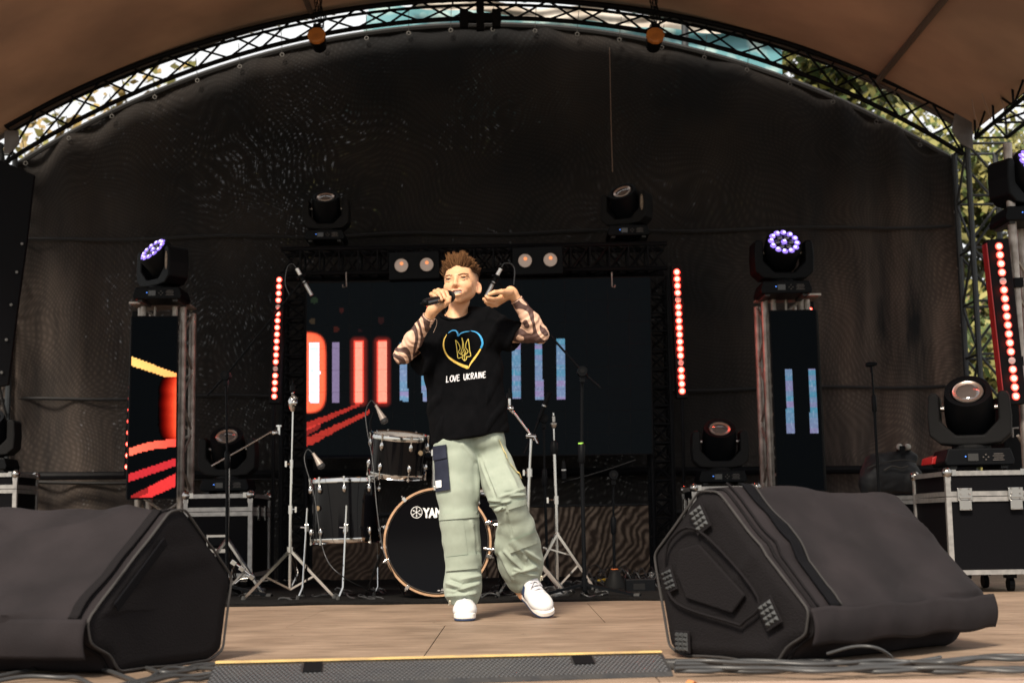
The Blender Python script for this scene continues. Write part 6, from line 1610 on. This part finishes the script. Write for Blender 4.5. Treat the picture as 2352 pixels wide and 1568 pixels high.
# fringe locks overhanging to the picture left
for k in range(200):
    x = r_.uniform(-.066, .030); y = -.050 + abs(x) * .50 + r_.uniform(-.002, .014); z_ = scalp(x, y)
    if z_ is None: continue
    g = r_.random(); lock(H(x, y, z_ - .002), HR @ Vector((-.75 + r_.gauss(0, .25), -.45 + r_.gauss(0, .15), .55 + r_.gauss(0, .2))), r_.uniform(.012, .026), .0014, mix3((.040, .020, .010), (.16, .085, .042), g), HR @ Vector((-.1, .05, .45)))
hm = bpy.data.meshes.new('hair'); hm.from_pydata(vs, [], fs); ca = hm.color_attributes.new('tint', 'FLOAT_COLOR', 'POINT'); ca.data.foreach_set('color', np.array(hc, np.float32).ravel()); link_mesh('hair', hm, HAIR, prt, True)
# --- arm sleeves with a printed tattoo pattern
def tattoo_mat():
    m = bpy.data.materials.new('tattoo_sleeve'); m.use_nodes = True; t = m.node_tree; L = t.links.new; b = t.nodes['Principled BSDF']; b.inputs['Roughness'].default_value = .6
    tc = node(t, 'ShaderNodeTexCoord'); n = node(t, 'ShaderNodeTexNoise', Scale=9.0, Detail=0.0); L(tc.outputs['Object'], n.inputs['Vector'])
    ma = node(t, 'ShaderNodeVectorMath', operation='MULTIPLY_ADD'); ma.inputs[1].default_value = (.34, .34, .34); L(n.outputs['Color'], ma.inputs[0]); L(tc.outputs['Object'], ma.inputs[2])
    mp = node(t, 'ShaderNodeMapping'); mp.inputs['Rotation'].default_value = (.3, .75, .2); L(ma.outputs[0], mp.inputs[0])
    wv = node(t, 'ShaderNodeTexWave', Scale=4.3, Distortion=2.6); wv.inputs['Detail'].default_value = 0; wv.inputs['Detail Scale'].default_value = 1.4; L(mp.outputs[0], wv.inputs['Vector'])
    r = node(t, 'ShaderNodeValToRGB'); r.color_ramp.interpolation = 'EASE'; r.color_ramp.elements[0].position = .42; r.color_ramp.elements[1].position = .48
    r.color_ramp.elements[0].color = (.62, .395, .285, 1); r.color_ramp.elements[1].color = (.070, .034, .028, 1); L(wv.outputs['Fac'], r.inputs[0]); L(r.outputs[0], b.inputs['Base Color'])
    return m
TAT = tattoo_mat()
def sleeve(a, b_, c, ra, rb_, rc, cuff):
    f = Field(Vector([min(p[i] for p in (a, b_, c)) - .07 for i in range(3)]), Vector([max(p[i] for p in (a, b_, c)) + .07 for i in range(3)]), .0035)
    f.cap(a, b_, ra, rb_, .02); f.chain([b_, b_.lerp(c, .35), c], [rb_ - .001, rb_ + .001, rc], .02); f.plane(cuff, (c - b_).normalized())
    m = f.mesh('arm_sleeve'); relax(m, 2); displace(m, lambda p: .0028 * mnoise.noise(p * 45) + .0012 * math.sin(p.dot((c - b_).normalized()) * 260 + 4 * mnoise.noise(p * 20)) * (1 if mnoise.noise(p * 9) > 0 else .2))
    o = link_mesh('arm_sleeve', m, TAT, prt, True)
    mb = MB(); d, u, v = frame(c - b_); q = cuff - (cuff - b_ - (c - b_).normalized() * (cuff - b_).dot((c - b_).normalized())); rr = rc + .0028
    mb.tube([q - d * .004 + (u * math.cos(k) + v * math.sin(k)) * rr for k in [i * math.pi / 10 for i in range(20)]], .0022, 6, closed=True); mb.build('cuff', mat('sleeve_cuff', (.60, .38, .28), .6), o, smooth=60)
    return o
c1 = EL1.lerp(WR1, .86); c2 = EL2.lerp(WR2, .88)
sleeve(SH1.lerp(EL1, .45), EL1, WR1, .041, .0345, .0225, c1)
sleeve(SH2.lerp(EL2, .45), EL2, WR2, .039, .0345, .0220, c2)
mb = MB(); mb.tube(spline([c1 + Vector((.018, -.012, -.01)), P3(1003, 735, 5.62), P3(1002, 748, 5.62), P3(995, 764, 5.62)], 5), .0007, 4); mb.build('loose_thread', mat('thread_beige', (.55, .38, .28), .8), prt)
# --- t-shirt
ft_ = Field(W(930, 1040, 5.6) + Vector((0, -.1, 0)), W(1200, 700, 6.1) + Vector((0, .12, .03)), .004)
ft_.cap(P3(1010, 748, 5.905), P3(1116, 741, 5.905), .060, .055, .0)
ft_.cap(P3(1018, 737, 5.905), P3(1086, 730, 5.905), .052, .050, .03)
def sl(y, x0, x1, dep, k=.05): 
    a, b_ = P3(x0, y, 5.905), P3(x1, y, 5.905); c = (a + b_) / 2; ft_.ell(c, ((b_ - a).length / 2, dep, .085), k)
sl(790, 984, 1146, .105); sl(835, 981, 1147, .105); sl(890, 986, 1152, .103); sl(945, 990, 1160, .105); sl(995, 992, 1166, .108); sl(1030, 994, 1170, .108); sl(862, 982, 1149, .104); sl(918, 987, 1156, .104); sl(970, 991, 1163, .106)
ft_.cap(P3(1008, 757, 5.90), P3(950, 835, 5.80), .062, .060, .04)        # sleeve, picture left
ft_.cap(P3(1112, 748, 5.90), P3(1200, 780, 5.85), .061, .061, .04)       # sleeve, picture right
hemL, hemR = P3(996, 1019, 5.85), P3(1168, 990, 5.85); hn = Vector((-(hemL.z - hemR.z), 0, (hemL.x - hemR.x))).normalized(); hn = -hn if hn.z > 0 else hn
ft_.plane((hemL + hemR) / 2, hn)
# open the neckline, hem and sleeve ends
ft_.ell(P3(1045, 704, 5.84), (.064, .10, .0475), .004, sub=True); ft_.cap(P3(1046, 700, 5.90), P3(1050, 670, 5.90), .052, .07, .003, sub=True)
dsl = (P3(925, 835, 5.77) - P3(1008, 757, 5.90)).normalized(); 
def cut_sleeve(a, d, L_, r_):
    e = a + d * L_; ft_.cap(e + d * r_ * 1.9, e + d * .2, r_ * 1.9, r_ * 1.9, .003, sub=True); ft_.cap(e - d * .02, e + d * .05, r_ * .62, r_ * .80, .003, sub=True)
cut_sleeve(P3(1008, 757, 5.90), dsl, .168, .062)
dsr = (P3(1200, 784, 5.85) - P3(1110, 752, 5.90)).normalized(); cut_sleeve(P3(1110, 752, 5.90), dsr, .138, .055)
tme = ft_.mesh('t_shirt'); relax(tme, 2)
def tfold(p):
    a = mnoise.noise(Vector((p.x * 7, p.y * 4, p.z * 3))) * .010 + mnoise.noise(Vector((p.x * 16 + p.z * 8, p.y * 8, p.z * 9))) * .0045
    b = .006 * max(0, math.sin((p.x * .9 - p.z * .5) * 75 + 3 * mnoise.noise(p * 5))) * (1 if abs(p.x + .2) > .09 else .15); return a + b
displace(tme, tfold)
TSH = mat('tshirt_cotton', (.0016, .0018, .0025), .9, col2=(.0028, .0028, .0036), nscale=30, bump=.35, bscale=500, spec=.06)
tsh = link_mesh('t_shirt', tme, TSH, prt, True); ttree = bvh(bpy.data.meshes[tme.name]) if False else None
tmp = [v.co + org(prt) for v in tme.vertices]; ttree = BVHTree.FromPolygons(tmp, [tuple(p.vertices) for p in tme.polygons])
mb = MB(); ring = []
for k in range(29):
    t = math.pi * (1.06 + .88 * k / 28) ; x = 1045 + 36 * math.cos(t); y = 716 - 17.5 * math.sin(t) + (x - 1045) * -.08; ring.append(proj(ttree, x, y + .8, .003))
mb.tube(ring, .0030, 6); mb.build('collar', TSH, tsh, smooth=60)
def z4(l): return [(861.3 + x * .19774, 551.25 + y * .19774) for x, y in l]
def pr(mb, l, w_, off=.0022, n=6): ribbon(mb, ttree, z4(l), [q * .19774 for q in (w_ if isinstance(w_, (list, tuple)) else [w_] * len(l))], off, n)
mb = MB(); mb.cur = 0
pr(mb, [(850, 1082), (880, 1060), (912, 1050), (940, 1056), (958, 1080), (966, 1118)], [4, 9, 11, 14, 17, 20]); pr(mb, [(966, 1118), (990, 1090), (1035, 1070), (1096, 1060)], [16, 14, 10, 5])
pr(mb, [(1112, 1056), (1162, 1066), (1206, 1096), (1236, 1145), (1247, 1200), (1229, 1256)], [5, 12, 18, 24, 24, 20])
mb.build('print_blue', mat('print_blue', (.020, .22, .50), .6, col2=(.035, .32, .62), nscale=80), tsh)
mb = MB(); pr(mb, [(1225, 1264), (1190, 1322), (1142, 1390), (1110, 1436), (1084, 1492)], [16, 20, 22, 15, 6]); pr(mb, [(836, 1094), (806, 1150), (796, 1215), (812, 1290), (852, 1355), (915, 1405), (990, 1446), (1080, 1480)], [4, 12, 16, 17, 20, 26, 30, 36])
mb.build('print_yellow', mat('print_yellow', (.68, .42, .055), .6, col2=(.80, .56, .12), nscale=80), tsh)
mb = MB()
for l in ([(936, 1160), (949, 1250), (957, 1320), (966, 1370), (1012, 1358)], [(937, 1162), (970, 1200), (989, 1255), (975, 1285), (972, 1305), (998, 1330)], [(1008, 1135), (1018, 1200), (1012, 1262), (1000, 1310), (1026, 1356)],
          [(1010, 1135), (1027, 1200), (1034, 1262), (1054, 1305), (1038, 1356)], [(1083, 1146), (1094, 1225), (1100, 1285), (1110, 1345), (1060, 1356)], [(1082, 1148), (1058, 1196), (1054, 1250), (1074, 1278), (1080, 1296), (1060, 1325)],
          [(998, 1330), (1020, 1300), (1034, 1270)], [(1012, 1350), (1018, 1378), (1042, 1400), (1062, 1378), (1062, 1350)], [(1040, 1300), (1040, 1350), (1042, 1396)], [(1004, 1326), (1030, 1336), (1062, 1322)]):
    pr(mb, l, 8.5)
mb.build('print_emblem', mat('print_gold', (.72, .55, .10), .6), tsh)
# lettering in brush strokes
GL = {'L': [[(.1, 1), (.05, .1), (0, .02), (.6, .06)]], 'O': [[(.55, .98), (.12, .72), (.05, .3), (.38, .02), (.78, .28), (.74, .78), (.45, .98), (.3, .92)]], 'V': [[(0, .95), (.25, .1), (.32, .05), (.75, 1)]],
      'E': [[(.65, .95), (.1, .88), (.05, .05), (.65, .08)], [(.08, .5), (.55, .55)]], 'U': [[(.05, 1), (.05, .3), (.3, .02), (.62, .25), (.68, 1)]], 'K': [[(.08, 1), (.05, 0)], [(.65, .95), (.1, .48), (.65, 0)]],
      'R': [[(.08, 0), (.1, .95), (.55, .95), (.55, .6), (.1, .5)], [(.25, .5), (.65, 0)]], 'A': [[(0, 0), (.25, .6), (.38, 1), (.5, .6), (.65, 0)], [(.12, .36), (.6, .36)]], 'I': [[(.15, 1), (.12, 0)]], 'N': [[(.05, 0), (.08, .98), (.55, .05), (.62, 1)]]}
mb = MB(); x = 1025.5
for ch_ in 'LOVE UKRAINE':
    if ch_ == ' ': x += 7; continue
    wd = 10.2 if ch_ not in 'I' else 4.6
    for st in GL[ch_]:
        l = []
        for a, b_ in st:
            X = x + a * 9.0; yb = 877.5 - (X - 1025) * .118; l.append((X, yb - b_ * (14.2 + rnd.uniform(-.4, .4))))
        n_ = len(l); ribbon(mb, ttree, l, [2.2 if 0 < i < n_ - 1 else 1.7 for i in range(n_)], .0022, 5 if n_ > 2 else 6)
    x += wd * .80 if ch_ != 'I' else 3.6
mb.build('print_lettering', mat('print_white', (.72, .72, .76), .6), tsh)
# necklace cord
mb = MB(); mb.tube(spline([P3(1024, 713, 5.855), P3(1024, 722, 5.835), P3(1028, 729, 5.825), P3(1033, 733, 5.82)], 5), .0012, 5); mb.build('neck_cord', mat('cord_black', (.01, .01, .01), .7), prt)
# --- trousers
fl_ = Field(W(985, 1400, 5.6) + Vector((-.05, -.1, 0)), W(1265, 985, 6.15) + Vector((.05, .1, 0)), .004)
def legc(l, Ys, k=.03):
    pts = [P3(x0 / 2 + x1 / 2, y, Y) for (y, x0, x1), Y in zip(l, Ys)]; rs = [(x1 - x0) / 2 * Y / F for (y, x0, x1), Y in zip(l, Ys)]
    fl_.chain(pts, rs, k)
legc([(1035, 998, 1095), (1064, 998, 1098), (1130, 1003, 1098), (1196, 1011, 1098), (1240, 1018, 1100), (1278, 1024, 1103), (1318, 1026, 1104), (1345, 1022, 1107), (1364, 1026, 1102), (1372, 1036, 1094)], [5.9, 5.89, 5.86, 5.85, 5.86, 5.87, 5.87, 5.86, 5.86, 5.86], .02)
legc([(1030, 1094, 1160), (1073, 1101, 1179), (1110, 1110, 1196), (1140, 1124, 1208), (1165, 1140, 1208), (1211, 1149, 1228), (1248, 1140, 1239), (1292, 1147, 1246), (1324, 1162, 1242)], [5.9, 5.89, 5.85, 5.80, 5.80, 5.85, 5.90, 5.94, 5.96], .02)
fl_.ell(P3(1046, 1018, 5.9), (.088, .090, .075), .02); fl_.ell(P3(1116, 1010, 5.9), (.078, .088, .07), .015)
fl_.plane(P3(1080, 990, 5.9), (0, 0, 1))
fl_.cap(P3(1097.5, 1078, 5.72), P3(1098, 1130, 5.72), .004, .006, .012, sub=True)
lme = fl_.mesh('trousers'); relax(lme, 2)
def pxof(p):
    d = p - CPOS; z = d.dot(CF); return 1176 + d.dot(CR) / z * F, 784 - d.dot(CU) / z * F
def crease(px, py, l, w_, a):
    b = 0
    for (x0, y0, x1, y1) in l:
        ab = (x1 - x0, y1 - y0); L2 = ab[0] ** 2 + ab[1] ** 2; t = ((px - x0) * ab[0] + (py - y0) * ab[1]) / L2
        if t < -.25 or t > 1.25: continue
        tc_ = min(max(t, 0), 1); d = math.hypot(px - x0 - tc_ * ab[0], py - y0 - tc_ * ab[1]); b = max(b, math.exp(-(d / w_) ** 2) * math.sin(math.pi * min(max((t + .1) / 1.2, 0), 1)) ** .5)
    return b * a
def lfold(p):
    px, py = pxof(p); front = p.y < 5.9; f = .006 * mnoise.noise(Vector((p.x * 9, p.y * 6, p.z * 5))) + .0022 * mnoise.noise(p * 26)
    if front:
        f += crease(px, py, [(1062, 1020, 1094, 1062), (1094, 1062, 1097, 1150), (1082, 1196, 1098, 1262)], 4.5, .010)
        f += crease(px, py, [(1100, 1040, 1128, 1120), (1112, 1060, 1150, 1150), (1140, 1010, 1165, 1070), (1150, 1050, 1190, 1120)], 5, .011)
        f += crease(px, py, [(1124, 1148, 1150, 1150), (1128, 1160, 1172, 1150), (1150, 1140, 1204, 1122), (1138, 1170, 1160, 1166), (1170, 1138, 1206, 1136)], 3.2, .012)
        f -= crease(px, py, [(1126, 1154, 1160, 1156), (1160, 1130, 1190, 1128), (1104, 1050, 1140, 1140), (1088, 1210, 1100, 1290)], 3.2, .009)
        f += crease(px, py, [(1180, 1242, 1210, 1282), (1160, 1265, 1205, 1312), (1206, 1262, 1240, 1288), (1175, 1318, 1232, 1300), (1182, 1306, 1236, 1322), (1150, 1200, 1142, 1270), (1150, 1270, 1180, 1330)], 4, .012)
        f -= crease(px, py, [(1172, 1252, 1204, 1298), (1200, 1270, 1238, 1300), (1185, 1316, 1235, 1312), (1165, 1180, 1175, 1230)], 3.2, .009)
        f += crease(px, py, [(1026, 1338, 1070, 1352), (1040, 1358, 1100, 1340), (1060, 1330, 1104, 1322), (1028, 1368, 1092, 1362)], 3.6, .011)
        f -= crease(px, py, [(1026, 1350, 1070, 1360), (1060, 1342, 1106, 1330), (1034, 1330, 1060, 1340)], 3, .009)
    return f
displace(lme, lfold); relax(lme, 1, .3)
TRO = mat('trouser_cotton', (.245, .285, .235), .75, col2=(.275, .315, .262), nscale=20, bump=.25, bscale=700, spec=.25, sheen=.1)
tro = link_mesh('trousers', lme, TRO, prt, True)
ltree = BVHTree.FromPolygons([v.co + org(prt) for v in lme.vertices], [tuple(p.vertices) for p in lme.polygons])
def z7(l): return [(976.2 + x * .29297, 976.2 + y * .29297) for x, y in l]
def tp(nm, quad, m=TRO, off=.006, nu=14, nv=8, par=None):
    mb = MB(); patch(mb, ltree, z7(quad), nu, nv, off); return mb.build(nm, m, par or tro, smooth=50)
tp('knee_band', [(113, 690), (419, 672), (419, 720), (115, 745)], off=.007)
tp('pocket_flap', [(166, 1034), (428, 1006), (440, 1118), (170, 1145)], off=.009)
tp('leg_panel', [(124, 752), (300, 735), (336, 1010), (166, 1030)], off=.0022)
tp('knee_band', [(640, 620), (792, 575), (796, 618), (655, 662)], off=.007)
tp('knee_band', [(525, 640), (600, 610), (612, 645), (560, 682)], off=.006)
tp('pocket_flap', [(662, 912), (862, 830), (876, 922), (668, 1000)], off=.009)
NAVY = mat('navy_cotton', (.009, .011, .024), .8, col2=(.013, .016, .032), nscale=40, spec=.25)
np_ = tp('cargo_pocket', [(74, 165), (170, 150), (200, 505), (92, 524)], NAVY, .010)
tp('pocket_flap', [(74, 168), (170, 152), (176, 258), (76, 278)], NAVY, .015, par=np_)
tg = tp('pocket_tag', [(82, 438), (136, 432), (138, 486), (86, 495)], mat('tag_white', (.75, .75, .76), .6), .0135, 5, 5, par=np_)
mb = MB(); T_ = z7([(88, 466)])[0]; o_ = proj(ltree, *T_, .0165); text_mb(mb, 'MILLION', .0065, Matrix.Translation(o_ + Vector((0, -.004, 0))) @ Matrix.Rotation(math.pi / 2, 4, 'X')); mb.build('tag_print', mat('tag_ink', (.05, .05, .08), .7), np_)
tp('side_stripe', [(634, 94), (655, 104), (752, 425), (743, 408)], mat('yellow_cotton', (.78, .62, .22), .7), .008, 3, 16)
for x, y in ((1203 + 42, 1324), (1034, 1380)):
    mb = MB(); q = P3(x if x < 1100 else 1244, y, 5.82); mb.tube([q, q + Vector((.004, -.004, -.012)), q + Vector((-.006, -.004, -.016)), q + Vector((-.002, 0, .002))], .0016, 5); mb.ball(q, .006, 8); mb.build('cord_toggle', mat('toggle_metal', (.5, .45, .35), .35, .6), tro, smooth=60)
# --- sneakers
SHW = mat('shoe_leather', (.60, .60, .61), .42, bump=.08, bscale=120); SHS = mat('shoe_sole', (.74, .70, .66), .6); SHN = mat('shoe_navy', (.012, .03, .085), .5)
def sneaker(M, sx):
    f = Field((-.08, -.17, -.01), (.08, .15, .15), .0032)
    f.ell((0, -.088, .040), (.050, .058, .036), 0); f.ell((sx * .002, -.045, .048), (.048, .075, .040), .03); f.ell((0, .03, .045), (.037, .07, .045), .03); f.ell((0, .088, .050), (.033, .036, .048), .02)
    f.cap((0, .010, .060), (0, .045, .105), .031, .036, .03); f.cap((-.014, -.040, .066), (-.012, .02, .096), .018, .022, .02); f.cap((.014, -.040, .066), (.012, .02, .096), .018, .022, .02); f.plane((0, 0, .026), (0, 0, -1)); f.cap((0, .05, .12), (0, .045, .15), .030, .034, .004, sub=True)
    me = f.mesh('sneaker'); relax(me, 2); me.transform(M); o = link_mesh('sneaker', me, SHW, prt, True)
    out = [(-.030, .118), (-.037, .06), (-.038, 0), (-.046, -.06), (-.047, -.10), (-.034, -.140), (0, -.153), (.034, -.140), (.047, -.10), (.046, -.06), (.038, 0), (.037, .06), (.030, .118), (0, .128)]
    sp = [Vector((p.x, p.y, 0)) for p in spline([Vector((x, y, 0)) for x, y in out + out[:1]], 4)[:-1]]
    mb = MB(); mb.T = M; mb.prism([p * 1.02 + Vector((0, 0, .008)) for p in sp], (0, 0, .024)); mb.build('midsole', SHS, o, bevel=.004)
    mb = MB(); mb.T = M; mb.prism([p * 1.0 for p in sp], (0, 0, .0085)); mb.build('outsole', SHN, o, bevel=.002)
    mb = MB(); mb.T = M
    for k in range(5):
        t = k / 4; y = -.085 + .075 * t; z = .076 + .038 * t; z -= .002; mb.tube([(-.026, y + .006, z - .004), (0, y, z + .007), (.026, y + .006, z - .004)], .0036, 6)
    mb.tube([(-.004, -.01, .118), (-.022, -.03, .112), (-.030, -.03, .095)], .0025, 5); mb.tube([(.004, -.01, .118), (.022, -.03, .112), (.032, -.028, .094)], .0025, 5); mb.build('laces', mat('lace_cotton', (.42, .42, .46), .8), o, smooth=60)
    for s in (-1, 1):
        mb = MB(); mb.T = M; 
        t_ = BVHTree.FromPolygons([M.inverted() @ (v.co + org(prt)) for v in me.vertices], [tuple(p.vertices) for p in me.polygons]); rows_ = []
        for i in range(7):
            row = []
            for j in range(7):
                q = Vector((s * .07, -.005 + .050 * i / 6 + .012 * j / 6, .036 + .056 * j / 6)); h = t_.ray_cast(q, Vector((-s, 0, 0))); q2 = h[0] if h[0] is not None else Vector((s * .034, q.y, q.z)); row.append(q2 + Vector((s * .0022, 0, 0)))
            rows_.append(row)
        mb.grid(rows_); mb.build('side_panel', SHN, o, smooth=60)
    return o
S1 = Matrix.Translation(floor_at(1064, 5.84) + Vector((0, 0, .003))) @ Matrix.Rotation(math.radians(4), 4, 'Z'); sneaker(S1 @ Matrix.Scale(.90, 4), 1)
c_ = P3(1222, 1376, 5.92); S2 = Matrix.Translation(c_ + Vector((0.004, 0, .004))) @ Matrix.Rotation(math.radians(30), 4, 'Z') @ Matrix.Rotation(math.radians(24), 4, 'X') @ Matrix.Rotation(math.radians(-12), 4, 'Y') @ Matrix.Translation((0, 0, -.02)) @ Matrix.Scale(.88, 4); sneaker(S2, -1)
# --- handheld microphone
mroot = thing('handheld_microphone', 'black wireless handheld microphone held to the mouth of the singer', 'microphone', MT)
L_ = (MH - MT).length
mb = MB(); mb.lathe(MT, mdir, [(0, .0135), (0, .0150), (.02, .0158), (L_ * .5, .0160), (L_ * .82, .0165), (L_ * .9, .0175)], 22); mb.build('handle', mat('mic_body_gloss', (.007, .007, .009), .22, coat=.4), mroot, smooth=40)
mb = MB(); mb.lathe(MT, -mdir, [(0, .0135), (.006, .012), (.010, .006), (.030, .0045), (.032, 0)], 14); mb.build('antenna', BLKP, mroot, smooth=40)
mb = MB(); mb.lathe(MH - mdir * .022, mdir, [(0, .0175), (.004, .0235), (.012, .0258), (.016, .0262)], 24); mb.build('grille_ring', BLKP, mroot, smooth=40)
mb = MB(); mb.lathe(MH - mdir * .006, mdir, [(0, .0262), (.010, .0262), (.022, .0230), (.032, .0150), (.037, .006), (.038, 0)], 24); mb.build('grille', mat('mic_mesh', (.010, .010, .011), .5, .3, bump=1.0, bscale=900), mroot, smooth=60)
mb = MB(); d, u, v = frame(mdir); 
for k, a in ((0, 2.2), (1, 2.5)): mb.ball(MT + mdir * .006 + (u * math.cos(a + 2.2) + v * math.sin(a + 2.2)) * .0145, .0018, 6)
mb.build('indicator', emat('red_indicator', (1, .05, .03), 3), mroot)
